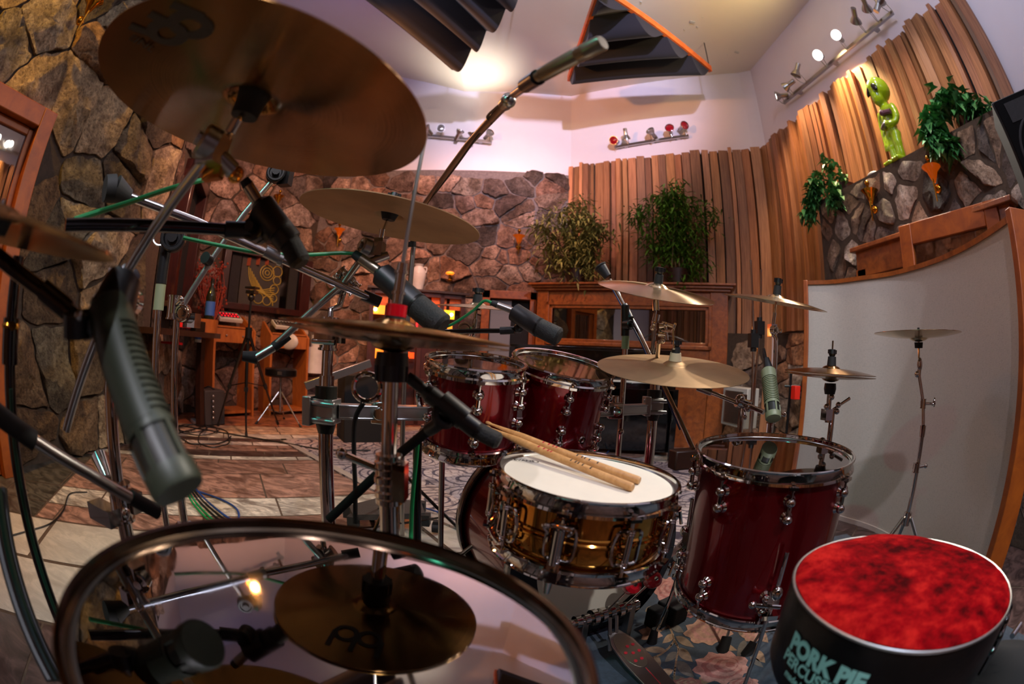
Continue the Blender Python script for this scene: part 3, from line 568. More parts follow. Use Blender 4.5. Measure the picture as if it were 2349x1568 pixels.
# rack toms
drum('rack_tom', 'smaller burgundy rack tom hung nearest the hi-hat', 'drum', at((-.09, 1.179, -.012)), (.067, -.157), .272, .245, 'lacquer', 6, 'head_clear', 'cast', 'ball', math.radians(-80), 'head_dark', group='rack toms over the kick drum')
t2r, TF, hr, sr = drum('rack_tom', 'second burgundy rack tom behind the drumsticks with blurred logo on head', 'drum', at((.161, 1.365, -.009)), (.149, -.237), .322, .26, 'lacquer', 6, 'head_clear', 'cast', 'ball', math.radians(-85), 'head_dark', group='rack toms over the kick drum')
m = MB(Matrix.Translation((-.09, .03, -.0105)) @ Matrix.Diagonal((1, .6, 1, 1))); m.lathe([(.022, 0), (.026, 0)], None, 30); m.lathe([(.0001, 0), (.012, 0)], None, 20); m.build('head_logo', 'ink_dark', t2r, True, smooth=False)
m = MB(TF @ Matrix.Rotation(math.radians(-55), 4, 'Z')); m.torus((sr, 0, -.19), (1, 0, 0), .009, .004, 18, 6); m.build('air_vent', 'chrome', t2r)
# side drum in the foreground whose clear head mirrors the room
kd, KF, hr, sr = drum('side_drum', 'large foreground drum at lower left whose glossy clear head mirrors the room', 'drum', at((-.137, .261, -.2045)), (.07, .01), .42, .40, 'lacquer_dark', 8, 'head_dark', 'flange', 'ball', math.radians(32), 'black_matt', 'chrome_brown_reflection')
for k, ang in enumerate((20, 140, 255)):
    R = KF @ Matrix.Rotation(math.radians(ang), 4, 'Z'); a_ = R @ V((sr + .02, 0, -.16)); b_ = R @ V((sr + .035, 0, -.42)); m = MB(); m.tube([a_, b_, V((b_.x, b_.y, .03))], .0055, 8); lg = m.build('leg', 'chrome', kd); m = MB(); m.cone(V((b_.x, b_.y, .05)), V((b_.x, b_.y, .0)), .012, .018, 12); m.build('rubber_foot', 'black_rubber', lg)
# kick drum
kc = V((.30, 1.22, .305)); kn = V((.407, -.914, .0)).normalized(); KKF = frame(kc, kn, V((1, 0, 0)))
kk = thing('kick_drum', 'burgundy kick drum on its side behind the snare', 'drum', F=Matrix.Translation((kc.x, kc.y, 0)))
m = MB(KKF); m.lathe([(.282, -.03), (.282, -.44)], None, 96); m.build('shell', 'lacquer', kk)
for z, s in ((0, 1), (-.47, -1)):
    m = MB(KKF); m.lathe([(.272, z + s * .004), (.300, z + s * .004), (.302, z), (.302, z - s * .038), (.296, z - s * .04), (.290, z - s * .036), (.290, z - s * .006), (.272, z - s * .004)], None, 96, close=True); m.build('hoop', 'lacquer_dark', kk)
    m = MB(KKF); m.lathe([(.3025, z - s * .012), (.304, z - s * .016), (.304, z - s * .024), (.3025, z - s * .028)], None, 96); m.build('hoop_inlay', 'chrome_satin', kk)
m = MB(KKF); m.lathe([(.0001, -.004), (.274, -.004), (.28, -.02)], None, 96); m.build('head', 'kick_head', kk)
m = MB(KKF); m.lathe([(.215, -.0035), (.274, -.0035)], None, 96); m.build('head_ring', 'black_vinyl', kk)
m = MB(KKF); m.lathe([(.0001, -.46), (.28, -.46)], None, 72); m.build('front_head', 'black_gloss', kk)
for i in range(10):
    a = math.radians(18 + 36 * i); R = KKF @ Matrix.Rotation(a, 4, 'Z')
    if math.sin(a) < -.8: continue
    m = MB(R); m.cone((.315, 0, .012), (.315, 0, -.14), .0045, None, 10); m.box((.306, 0, -.012), (.03, .03, .014)); m.cone((.315, -.026, .012), (.315, .026, .012), .006, None, 10); m.sphere((.30, 0, -.13), .016); m.sphere((.30, 0, -.17), .016); m.cone((.30, 0, -.13), (.30, 0, -.17), .007); m.build('claw', 'chrome', kk)
for sx in (-1, 1):
    m = MB(); s0, s1, s2 = (KKF @ V((sx * .27, -.05, -.36)), KKF @ V((sx * .40, -.27, -.52)), KKF @ V((sx * .412, -.298, -.54))); m.tube([s0, s1], .008, 10); m.cone(lerp(s0, s1, .95), s2, .014, .010, 12); m.build('spur', 'chrome_satin', kk)
# double bass-drum pedal, built in the kick's own frame (x across, y up, z out of the batter head)
pd = thing('bass_drum_pedal', 'chrome double kick pedal with two red beaters against the kick head', 'pedal', KKF @ V((0, -.30, .14)))
def kf(x, y, z): return KKF @ V((x, y - .305, z))
pxx = -.015
m = MB(KKF)
for x in (pxx - .085, pxx + .085): m.box((x, .085 - .305, .085), (.020, .17, .03)); m.box((x, .008 - .305, .095), (.03, .016, .10)); m.cone((x + .012, .01 - .305, .085), (x + .012, .16 - .305, .085), .006, None, 10)
m.box((pxx, .012 - .305, .075), (.17, .012, .09)); m.build('frame', 'chrome_satin', pd, bev=.002)
m = MB(KKF); m.cone((pxx - .13, .165 - .305, .085), (pxx + .115, .165 - .305, .085), .011, None, 14)
for x, r in ((-.115, .020), (-.085, .018), (-.06, .026), (-.03, .024), (0, .022), (.03, .026), (.06, .018), (.09, .020)): m.cone((pxx + x, .165 - .305, .085), (pxx + x + .016, .165 - .305, .085), r, None, 16)
for k in range(7): a = .9 * k; m.cone((pxx - .13, .165 - .305, .085), (pxx - .13 - .02, .165 - .305 + .03 * math.sin(a), .085 + .03 * math.cos(a)), .004, None, 6)
m.build('axle', 'chrome', pd)
m = MB(KKF); [m.tube([(pxx + dx, .165 - .305 - .016 * k, .11 + .004 * k) for k in range(8)], .006, 6) for dx in (-.012, .012)]; m.build('chain', 'chrome_satin', pd)
for bx, e in ((-.02, kf(.045, .252, .099)), (.05, kf(.118, .256, .108))):
    m = MB(); m.tube([kf(pxx + bx, .165, .085), e], .0035, 8); st = m.build('beater_shaft', 'chrome', pd)
    ba = (KKF.to_3x3() @ V((-.2, .62, .75))).normalized()
    m = MB(frame(e, ba)); m.lathe([(.0001, .026), (.016, .026), (.026, .016), (.0275, 0), (.024, -.016), (.012, -.024), (.0001, -.024)], None, 24); m.build('beater', 'red_plastic', pd)
    m = MB(frame(e, ba)); m.cone((0, 0, .024), (0, 0, .030), .009, .007, 12); m.build('beater_nut', 'chrome', pd)
fd0 = kf(pxx + .005, .105, .115); fd1 = kf(pxx + .01, .03, .40); dd2 = (fd1 - fd0).normalized(); fn = dd2.cross(KKF.to_3x3() @ V((1, 0, 0))); fn = fn if fn.z > 0 else -fn; F = frame(fd0, fn, dd2)
L = (fd1 - fd0).length
out = [(0, -.020), (.05, -.040), (.13, -.045), (.22, -.042), (L, -.040), (L + .02, -.03), (L + .02, .03), (L, .040), (.22, .042), (.13, .045), (.05, .040), (0, .020)]
m = MB(); m.prism(out, F, .008); m.build('footboard', 'chrome_satin', pd, bev=.002)
m = MB(); m.prism([(.09 + .075 * math.cos(t * PI / 14), .034 * math.sin(t * PI / 14)) for t in range(28)], F @ Matrix.Translation((0, 0, .008)), .0015); m.build('footboard_plate', 'mic_silver', pd)
m = MB()
for x, y in ((.075, 0), (.075, .02), (.105, .022), (.105, 0), (.095, -.02), (.135, .01), (.135, -.012)): m.cone(F @ V((x, y, .0095)), F @ V((x, y, .0112)), .0055, None, 12)
m.prism([(.17, -.001), (.25, -.001), (.25, .001), (.17, .001)], F @ Matrix.Translation((0, 0, .008)), .001); m.build('red_dots', 'ink_red', pd)
b0, b1 = kf(pxx, .008, .10), kf(pxx + .01, .008, .42); m = MB(); m.bar(b0, b1, .10, .008); m.build('base_plate', 'dark_metal', pd)
# drum stool
sc_ = at((.521, .329, -.262)); th = thing('drum_stool', 'round drum stool with crushed red velvet top and black vinyl side', 'stool', (sc_.x, sc_.y, 0))
SR = .181; Sz = sc_.z; TF2 = Matrix.Translation(sc_)
bm = bmesh.new(); 
m = MB(); m.lathe([(.0001, .012), (.04, .0118), (.08, .0105), (.12, .009), (.15, .006), (.168, .003), (.178, -.003)], TF2, 96)
for i, p in enumerate(m.v): p.z += .004 * noise.noise(V((p.x * 14, p.y * 14, 3)))
m.build('velvet_top', 'velvet', th)
m = MB(); m.torus(sc_ + V((0, 0, -.004)), (0, 0, 1), .1805, .0022, 96, 8); m.build('piping', 'alu', th)
m = MB(); m.lathe([(.178, -.004), (.182, -.02), (.183, -.07), (.182, -.115), (.176, -.128), (.15, -.132), (.0001, -.132)], TF2, 96); side = m.build('side', 'black_vinyl', th)
def wrap_text(s, size, ang, z, bold, r=.1845):
    vs, fs = text2d(s, size, bold); n = []
    for p in vs: a = ang + p.x / r; n.append(V((sc_.x + r * math.cos(a), sc_.y + r * math.sin(a), sc_.z + z + p.y)))
    return n, fs
m = MB()
for s, sz, z, b, ang in (('PORK PIE', .032, -.050, .0018, 192), ('PERCUSSION', .023, -.073, .0008, 191), ('made by', .014, -.092, .0004, 183)):
    vs, fs = wrap_text(s, sz, math.radians(ang), z, b); m.add(vs, fs)
m.build('lettering', 'ink_teal', side, smooth=False)
m = MB(); m.cone((sc_.x, sc_.y, Sz - .13), (sc_.x, sc_.y, .22), .0125, None, 16); m.cone((sc_.x, sc_.y, .44), (sc_.x, sc_.y, .10), .017, None, 16); m.build('post', 'chrome', th)
for k in range(3):
    a = math.radians(62 + 120 * k); m = MB(); e = V((sc_.x + .27 * math.cos(a), sc_.y + .27 * math.sin(a), .012)); h = V((sc_.x + .02 * math.cos(a), sc_.y + .02 * math.sin(a), .33)); m.tube([h, e], .009, 8); lg = m.build('leg', 'chrome_satin', th)
    m = MB(); m.cone(e + V((0, 0, .03)), e - V((0, 0, .011)), .014, .018, 12); m.build('rubber_foot', 'black_rubber', lg)
# ---------------------------------------------------------------- cymbals
def cym_prof(R, bell=.16, bh=.045, bow=.07, th=.0016):
    up = []; rb = R * bell; hb = R * bh * 2.2; hw = R * bow
    for i in range(15):
        t = i / 14; up.append((max(.006, rb * t), hw + hb * math.sqrt(max(0, 1 - (t * .94) ** 2)) - hb * math.sqrt(1 - .94 ** 2) * 1.0))
    for i in range(1, 25):
        t = i / 24; up.append((rb + (R - rb) * t, hw * (1 - t ** 1.7)))
    return up + [(r, z - th) for r, z in reversed(up)]
def cymbal(label, c, n, dia, mat, group=None, name='cymbal', flip=False, top=True, felt='black_plastic', topper='black_plastic', bow=.07, bell=.16):
    nn2 = V((n[0], n[1], 1)).normalized(); F = frame(V(c), nn2); root = thing(name, label, 'cymbal', F=F, group=group)
    if flip: F2 = Matrix.Rotation(PI, 4, 'X')
    else: F2 = Matrix()
    p = cym_prof(dia / 2, bell, bow=bow); m = MB(F2); m.lathe(p, None, 128, close=True); m.build('plate', mat, root, True, ang=60)
    hz = dia / 2 * (bow + .045 * 2.2 * .66); return root, F, hz
def topper(root, z, r=.013, h=.05, rod=.02, felt_m='black_rubber', under=True):
    m = MB(); m.cone((0, 0, z), (0, 0, z + h * .55), r * 1.25, r * 1.1, 16); m.build('felt', felt_m, root, True)
    m = MB(); m.cone((0, 0, z + h * .55), (0, 0, z + h * .72), r * .7, r, 12); m.cone((0, 0, z + h * .72), (0, 0, z + h), r, r * .85, 12)
    for a in (0, PI): m.box((math.cos(a) * r, math.sin(a) * r, z + h * .85), (r * .9, r * .4, h * .25))
    m.build('wing_nut', 'black_plastic', root, True)
def stem_cups(root, z, r=.016, m_='black_rubber'):
    m = MB(); m.cone((0, 0, z - .004), (0, 0, z - .022), r * 1.15, r * .8, 18); m.build('washer', m_, root, True)
cA = at((-.361, .439, .303)); nA = (.168, .006)
A_, AF, az = cymbal('big ride cymbal seen from below with dark logo, nearest upper left', cA, nA, .508, 'bronze_dark', bow=.055)
m = MB(); m.cone((0, 0, az - .006), (0, 0, az - .036), .026, .019, 24); m.cone((0, 0, az - .02), (0, 0, az - .045), .022, .02, 20); m.build('sleeve_cup', 'black_rubber', A_, True)
# dark logo : two loops and three legs, and a line of lettering, on the underside
nw = AF.to_3x3() @ V((0, 0, 1)); pl0 = cA + nw * .006
def on_a(u, v):
    p = AF.inverted() @ PP(u, v, pl0, nw); r = math.hypot(p.x, p.y); R = .254; rb = R * .16; t = (r - rb) / (R - rb); p.z = R * .055 * (1 - max(0, t) ** 1.7) - .0026; return p
def ribbon(m, pts, w, n=AF):
    pts = [V(p) for p in pts]; vs = []
    for i, p in enumerate(pts):
        t = (pts[min(i + 1, len(pts) - 1)] - pts[max(0, i - 1)]); s = V((-t.y, t.x, 0)).normalized() * w / 2; vs += [p + s, p - s]
    m.add(vs, [(2 * i, 2 * i + 1, 2 * i + 3, 2 * i + 2) for i in range(len(pts) - 1)])
m = MB(); LW = .016
def loop(c, ex, ey): return [on_a(c[0] + ex[0] * math.cos(t) + ey[0] * math.sin(t), c[1] + ex[1] * math.cos(t) + ey[1] * math.sin(t)) for t in [2 * PI * k / 28 for k in range(29)]]
ribbon(m, loop((386, 72), (33, 11), (-10, 22)), LW); ribbon(m, loop((439, 54), (37, 12), (-12, 24)), LW)
for a, b in (((402, -2), (470, 34)), ((350, 22), (398, 52)), ((304, 50), (350, 74))): ribbon(m, [on_a(a[0] + (b[0] - a[0]) * k / 6, a[1] + (b[1] - a[1]) * k / 6) for k in range(7)], LW)
m.build('logo', 'ink_dark', A_, True, smooth=False)
vs, fs = text2d('MEINL', 1.0, .012); p0 = on_a(316, 87); px_ = on_a(355, 110) - on_a(277, 63); L = px_.length; px_.z = 0; px_.normalize(); py_ = V((px_.y, -px_.x, 0)); w = max(p.x for p in vs) - min(p.x for p in vs)
m = MB(); m.add([p0 + px_ * (p.x / w * L) + py_ * (p.y / w * L) for p in vs], fs); m.build('logo_lettering', 'ink_dark', A_, True, smooth=False)
cB = at((-.316, 1.03, .316)); B_, BF, bz = cymbal('crash cymbal in front of the stone wall, level with the green cables', cB, (.142, -.03), .457, 'bronze_dull', bow=.05); topper(B_, bz - .002, .012, .045); stem_cups(B_, bz - .006, .02)
cJ = P(-8, 532, .50); J_, JF, jz = cymbal('small dark cymbal at the extreme left edge, seen from below', cJ, (.10, .02), .31, 'bronze_dark', bow=.10, bell=.22); stem_cups(J_, jz - .006, .016)
js = thing('cymbal_stand', 'short rod and boom under the small cymbal at the extreme left edge', 'cymbal stand', cJ); m = MB(); m.cone(cJ + V((0, 0, .03)), cJ - V((0, 0, .10)), .004, None, 8); m.tube([cJ - V((0, 0, .10)), P(-120, 640, .6)], .008, 10); m.build('rod', 'chrome_satin', js)
cD = P(1094, 706, 1.56); D_, DF, dz_ = cymbal('small splash cymbal above the nearer rack tom', cD, (.03, -.10), .31, 'bronze_pale', bow=.07, bell=.22); topper(D_, dz_ - .002, .014, .05); stem_cups(D_, dz_ - .006, .014)
sD = thing('cymbal_stand', 'chrome splash stand with round clamp above the nearer rack tom', 'cymbal stand', V((cD.x, cD.y, 0)))
m = MB(); m.cone(cD + V((0, 0, .03)), P(1086, 772, 1.55), .0055, None, 10); m.cone(P(1091, 732, 1.555), P(1088, 752, 1.555), .009, None, 12); m.build('rod', 'chrome', sD)
# hi-hat pair on its stand
cH = P(902, 768, .69); nH = (.06, -.0)
# near pair
H1, HF, hz = cymbal('upper hi-hat cymbal with bell up under the red clutch', cH + V((0, 0, .004)), nH, .356, 'bronze', 'hi-hat pair by the camera', 'hi_hat_cymbal', bow=.06, bell=.2)
H2, HF2, hz2 = cymbal('lower hi-hat cymbal with bell down on the black seat', cH - V((0, 0, .004)), nH, .356, 'bronze_dark', 'hi-hat pair by the camera', 'hi_hat_cymbal', flip=True, bow=.06, bell=.2)
m = MB(); lg_ = [V((-.016, -.115, 0)), V((.016, -.115, 0))]
def ring2(c, r): return [V((c[0] + r * math.cos(2 * PI * k / 24), c[1] + r * math.sin(2 * PI * k / 24), 0)) for k in range(25)]
def zlow(p): r = math.hypot(p.x, p.y); R = .178; rb = R * .2; return V((p.x, p.y, -R * .06 * (1 - max(0, (r - rb) / (R - rb)) ** 1.7) - .0012))
for c in ((-.018, -.105), (.020, -.105)): ribbon(m, [zlow(p) for p in ring2(c, .017)], .008)
for x in (-.036, 0, .040): ribbon(m, [zlow(V((x, -.105 - .008 * k, 0))) for k in range(6)], .008)
m.build('logo', 'ink_dark', H2, True, smooth=False)
hb = V((cH.x, cH.y, 0)); hs = thing('hi_hat_stand', 'chrome hi-hat stand rising behind the foreground drum', 'cymbal stand', hb)
nHw = V((nH[0], nH[1], 1)).normalized()
m = MB(); m.tube([cH + nHw * .02, cH + nHw * .33], .0034, 8); m.build('pull_rod', 'chrome_satin', hs)
m = MB(); m.cone(cH + nHw * .048, cH + nHw * .11, .0085, .0085, 14); m.cone(cH + nHw * .062, cH + nHw * .066, .011, None, 14); m.cone(cH + nHw * .094, cH + nHw * .098, .011, None, 14); m.build('clutch', 'chrome', hs)
m = MB(); m.cone(cH + nHw * .028, cH + nHw * .046, .0165, .0165, 18); m.build('clutch_knob', 'red_plastic', hs)
m = MB(); m.cone(cH + nHw * .016, cH + nHw * .028, .017, .016, 18); m.build('clutch_felt', 'black_rubber', hs)
s0 = cH - V((0, 0, .026)); m = MB(); m.cone(s0, s0 - V((0, 0, .02)), .024, .026, 24); m.cone(s0 - V((0, 0, .02)), s0 - V((0, 0, .044)), .024, .024, 24)
for i in range(10): a = 2 * PI * i / 10; m.cone(s0 + V((.0235 * math.cos(a), .0235 * math.sin(a), -.02)), s0 + V((.0235 * math.cos(a), .0235 * math.sin(a), -.043)), .004, None, 6)
m.build('seat', 'black_plastic', hs)
m = MB(); m.cone(s0 - V((0, 0, .044)), V((cH.x, cH.y, .66)), .0125, None, 20); m.build('upper_tube', 'chrome', hs)
m = MB(); m.cone(V((cH.x, cH.y, .70)), V((cH.x, cH.y, .05)), .016, None, 20); m.build('lower_tube', 'chrome', hs)
m = MB()
for k in range(7): z = .74 - .012 * k; m.cone((cH.x, cH.y, z), (cH.x, cH.y, z - .008), .0215 + .002 * (k % 2), None, 20)
m.cone((cH.x - .02, cH.y, .715), (cH.x - .075, cH.y - .012, .735), .006, None, 10); m.sphere((cH.x - .075, cH.y - .012, .735), .010); m.box((cH.x + .02, cH.y - .006, .70), (.02, .03, .06)); m.build('height_clamp', 'chrome', hs)
for k in range(3):
    a = math.radians(60 + 120 * k); e = V((cH.x + .26 * math.cos(a), cH.y + .26 * math.sin(a), .012)); m = MB(); m.tube([V((cH.x + .02 * math.cos(a), cH.y + .02 * math.sin(a), .30)), e], .008, 8); lg = m.build('leg', 'chrome_satin', hs); m = MB(); m.cone(e + V((0, 0, .03)), e - V((0, 0, .011)), .013, .017, 12); m.build('rubber_foot', 'black_rubber', lg)
# ring key hanging on the hi-hat stand side
m = MB(); m.torus(P(842, 888, .86), (.3, -1, .1), .026, .005, 28, 8); m.build('ring', 'chrome', hs)
# ---------------------------------------------------------------- stand parts
def tripod(root, c, hub, rad, a0=30, r=.008, mat='chrome_satin', foot='black_rubber', fs=1.0):
    for k in range(3):
        a = math.radians(a0 + 120 * k); d = V((math.cos(a), math.sin(a), 0)); e = V((c.x, c.y, .012)) + d * rad
        m = MB(); m.tube([V((c.x, c.y, hub)) + d * .02, e], r, 8); lg = m.build('leg', mat, root)
        m = MB(); m.tube([V((c.x, c.y, hub * .35)), V((c.x, c.y, hub)) * .45 + e * .55 + V((0, 0, 0))], r * .6, 6); m.build('brace', mat, lg)
        m = MB(); m.cone(e - d * .02 * fs + V((0, 0, .022 * fs ** 1.5)), e + d * .012 - V((0, 0, .010)), .011 * fs, .0145 * fs, 12); m.build('rubber_foot', foot, lg)
def clamp(m, p, d, r=.018, l=.05, knob=V((0, 0, .04))):
    p = V(p); d = V(d).normalized(); m.cone(p - d * l / 2, p + d * l / 2, r, None, 18); s = d.orthogonal().normalized() * r * 1.2
    m.box(p + s, (r * 1.3, r * 1.3, l * .6)); m.cone(p, p + V(knob), .005, None, 10); m.sphere(p + V(knob), .009); m.cone(p - d * l * .56, p - d * l * .48, r * 1.15, None, 18); m.cone(p + d * l * .48, p + d * l * .56, r * 1.15, None, 18)
def vpost(m, top, z0, r): top = V(top); m.cone(V((top.x, top.y, z0)), top, r, None, 18)
def wheel(m, p, ax, r=.022, t=.014): p = V(p); ax = V(ax).normalized(); m.cone(p - ax * t / 2, p + ax * t / 2, r, None, 22); m.torus(p + ax * t / 2, ax, r * .8, r * .18, 20, 6); m.cone(p + ax * t * .4, p + ax * t * 1.0, r * .4, None, 10)
m = MB(); wheel(m, P(1066, 757, 1.54), (.1, -1, .1), .027, .03); m.build('round_clamp', 'chrome', sD); m = MB(); m.cone(P(1086, 772, 1.55), V((P(1086, 772, 1.55).x, P(1086, 772, 1.55).y, .70)), .011, None, 12); m.build('tube', 'chrome', sD)
# A : boom cymbal stand holding the big cymbal
Ast = P(262, 700, .80); pA = V((Ast.x, Ast.y, 0)); aS = thing('cymbal_stand', 'chrome boom stand at left holding the big overhead cymbal', 'cymbal stand', pA)
tA = P(486, 345, .60); nAw = nw; hubA = cA + nAw * (az - .03)
m = MB(); m.tube([cA + nAw * (az + .01), hubA, P(530, 300, .61), P(515, 345, .605)], .0042, 10); m.cone(P(545, 275, .613), P(528, 305, .611), .0085, None, 12); m.build('rod', 'chrome', aS)
m = MB(); wheel(m, P(478, 330, .60), (-.55, -.75, .25), .024, .02); m.box(P(490, 345, .60), (.03, .03, .04)); m.tube([P(470, 372, .60), P(515, 345, .605)], .008, 10); m.cone(P(505, 362, .6), P(535, 392, .6), .012, None, 12); m.build('tilter', 'chrome_satin', aS)
m = MB(); m.box(P(490, 396, .60), (.03, .012, .02)); m.sphere(P(540, 400, .60), .012); m.build('wing_screw', 'brass_shell', aS)
m = MB(); m.tube([P(470, 368, .60), P(283, 640, .74), P(152, 985, .84)], .0085, 14); m.build('boom_arm', 'chrome_satin', aS)
m = MB(); clamp(m, P(283, 655, .745), P(152, 985, .84) - P(470, 368, .60), .016, .05, V((.03, -.02, .01))); wheel(m, P(300, 690, .75), (.4, -.9, 0), .022, .02); m.box(P(285, 700, .76), (.04, .035, .05)); m.build('boom_clamp', 'chrome', aS)
m = MB(); m.cone((pA.x, pA.y, .55), (pA.x, pA.y, Ast.z - .0), .0125, None, 16); m.cone((pA.x, pA.y, .60), (pA.x, pA.y, .06), .0155, None, 16); m.build('post', 'chrome', aS)
pc = V((pA.x, pA.y, .62)); m = MB(); clamp(m, pc, (0, 0, 1), .022, .06, V((.05, -.03, .0))); m.box(pc + V((-.02, -.03, -.02)), (.07, .035, .03)); m.cone(pc + V((-.03, .0, .03)), pc + V((-.08, .02, .055)), .012, .02, 12); m.build('height_clamp', 'chrome', aS)
tripod(aS, pA, .32, .30, 40)
m = MB(); m.tube([P(-10, 945, .62), P(200, 1083, .68), P(358, 1172, .74)], .0095, 12); arm = m.build('side_arm', 'chrome_satin', aS)
m = MB(); m.tube([P(-12, 944, .62), P(78, 1010, .64)], .014, 12); m.build('grip', 'black_rubber', arm); m = MB(); m.tube([P(300, 1140, .715), P(362, 1174, .742)], .012, 12); m.build('end_cap', 'black_rubber', arm)
# B : boom arm with tilter, on a tall post of the rack
rk = thing('drum_rack', 'chrome drum rack with posts and square bar carrying the toms', 'drum rack', (-.44, 1.02, 0))
rp0 = V((-.44, 1.02, 0)); rp1 = PH(1497, 960, 1.70); rp1.z = 0; rb0 = V((rp0.x, rp0.y, .745)); rb1 = V((rp1.x, rp1.y, .735))
def post(p, ztop, zm):
    m = MB(); m.cone((p.x, p.y, .02), (p.x, p.y, zm), .019, None, 22); o = m.build('post', 'chrome', rk)
    m = MB(); m.cone((p.x, p.y, .01), (p.x, p.y, .06), .024, None, 18); m.build('rubber_foot', 'black_rubber', o)
    m = MB(); m.cone((p.x, p.y, zm - .005), (p.x, p.y, zm + .07), .014, None, 18); m.build('inner_tube', 'chrome', o)
    m = MB(); m.cone((p.x, p.y, zm + .06), (p.x, p.y, ztop), .0215, None, 20); m.build('sleeve', 'black_plastic', o)
    m = MB(); m.cone((p.x, p.y, .775), (p.x, p.y, .805), .028, None, 20); m.build('collar', 'mic_grey', o)
    m = MB(); m.box((p.x, p.y, .745), (.06, .06, .06)); m.box((p.x - .035, p.y - .02, .745), (.022, .05, .07)); m.cone((p.x - .05, p.y - .03, .725), (p.x + .04, p.y - .04, .725), .007, None, 10); m.cone((p.x - .05, p.y - .03, .765), (p.x + .04, p.y - .04, .765), .007, None, 10); m.build('bar_clamp', 'alu', o, bev=.004)
    m = MB(); m.cone((p.x, p.y, .712), (p.x, p.y, .69), .026, .02, 18); m.build('lock_ring', 'mic_grey', o)
post(rp0, .90, .83); post(rp1, .865, .83)
m = MB(); bd = (rb1 - rb0).normalized(); m.bar(rb0 + bd * .03, rb1 - bd * .03, .036, .036); [m.bar(rb0 + bd * .03 + V((0, 0, z)), rb1 - bd * .03 + V((0, 0, z)), .040, .006) for z in (-.015, .015)]; m.build('bar', 'alu', rk, bev=.002)
for s in (.13, .36, .60, .82):
    p = lerp(rb0, rb1, s); m = MB(); m.box(p, (.05, .055, .055)); m.cone(p + V((0, -.03, 0)), p + V((0, -.042, 0)), .016, None, 18); m.cone(p + V((0, 0, .02)), p + V((0, 0, .05)), .012, None, 12); m.box(p + V((.02, -.02, -.045)), (.012, .012, .05)); m.sphere(p + V((.02, -.03, -.07)), .011); m.build('tom_clamp', 'chrome', rk, bev=.003)
for s, e in ((.22, at((-.16, 1.22, -.12))), (.52, at((.06, 1.32, -.13))), (.75, at((.30, 1.44, -.15)))):
    p = lerp(rb0, rb1, s); m = MB(); m.tube(crv([p, p + V((0, -.02, .07)), e + V((0, .04, .02)), e], 5), .008, 10); m.build('tom_arm', 'chrome', rk)
m = MB(); p = V((rp0.x, rp0.y, .93)); clamp(m, p, (0, 0, 1), .022, .07, V((.035, -.02, .01))); m.box(p + V((.0, -.025, 0)), (.05, .02, .05)); [m.cone(p + V((-.03, -.03, z)), p + V((.03, -.03, z)), .007, None, 10) for z in (-.02, .02)]; m.build('top_clamp', 'chrome', rk)
ja = P(795, 645, 1.14)
m = MB(); m.tube([p, V((rp0.x, rp0.y, .99)), P(779, 700, 1.13), ja], .008, 12); m.build('riser_tube', 'chrome', rk)
bB = thing('cymbal_boom', 'chrome cymbal boom holding the crash before the stone wall', 'cymbal stand', ja)
nBw = BF.to_3x3() @ V((0, 0, 1)); tb = P(862, 572, 1.10)
m = MB(); m.tube([cB + nBw * (bz + .03), cB + nBw * (bz - .02), P(872, 545, 1.11), tb], .004, 10); m.cone(P(878, 525, 1.11), P(874, 545, 1.11), .0075, None, 12); m.build('rod', 'chrome', bB)
m = MB(); wheel(m, P(838, 566, 1.09), (-.7, -.7, .2), .022, .018); m.box(tb, (.04, .035, .035)); m.cone(P(850, 600, 1.08), P(890, 585, 1.09), .010, None, 12); m.cone(P(858, 560, 1.1), P(878, 560, 1.1), .017, None, 14); m.build('tilter', 'chrome_satin', bB)
m = MB(); m.tube([P(835, 585, 1.10), P(790, 648, 1.11), P(622, 800, 1.12)], .009, 14); m.build('boom_arm', 'chrome_satin', bB)
m = MB(); m.tube([P(662, 768, 1.12), P(628, 796, 1.12)], .0125, 14); m.cone(P(590, 820, 1.13), P(556, 816, 1.13), .016, .012, 14); m.build('grip', 'black_rubber', bB)
m = MB(); m.tube([P(628, 796, 1.12), P(588, 820, 1.125)], .011, 14); m.build('counter_tube', 'chrome_satin', bB)
m = MB(); clamp(m, ja, (.4, .2, -.4), .02, .06, V((.03, -.03, .03))); [m.sphere(P(u, v, 1.12), .010) for u, v in ((775, 632), (792, 628), (808, 642), (815, 660))]; m.build('clamp', 'chrome', bB)
# long chrome boom that runs from the black counterweight to the clamp
m1 = thing('boom_arm', 'long chrome boom with black cone counterweight crossing above the picture window', 'microphone boom', ja)
m = MB(); m.tube([P(285, 447, .98), P(450, 508, 1.02), P(640, 592, 1.06), P(855, 686, 1.10)], .0095, 14); m.build('tube', 'chrome', m1)
m = MB(); m.cone(P(296, 452, .985), P(262, 432, .975), .016, .029, 20); m.cone(P(262, 432, .975), P(240, 432, .97), .029, .027, 20); m.build('counterweight', 'black_rubber', m1)
m = MB(); m.cone(P(607, 575, 1.05), P(648, 596, 1.06), .0145, None, 16); m.cone(P(640, 592, 1.06), P(648, 596, 1.06), .017, None, 16); m.build('joint_sleeve', 'chrome_satin', m1)
m = MB(); m.tube([P(832, 676, 1.10), P(872, 693, 1.105)], .014, 14); m.build('tip_clip', 'black_plastic', m1)
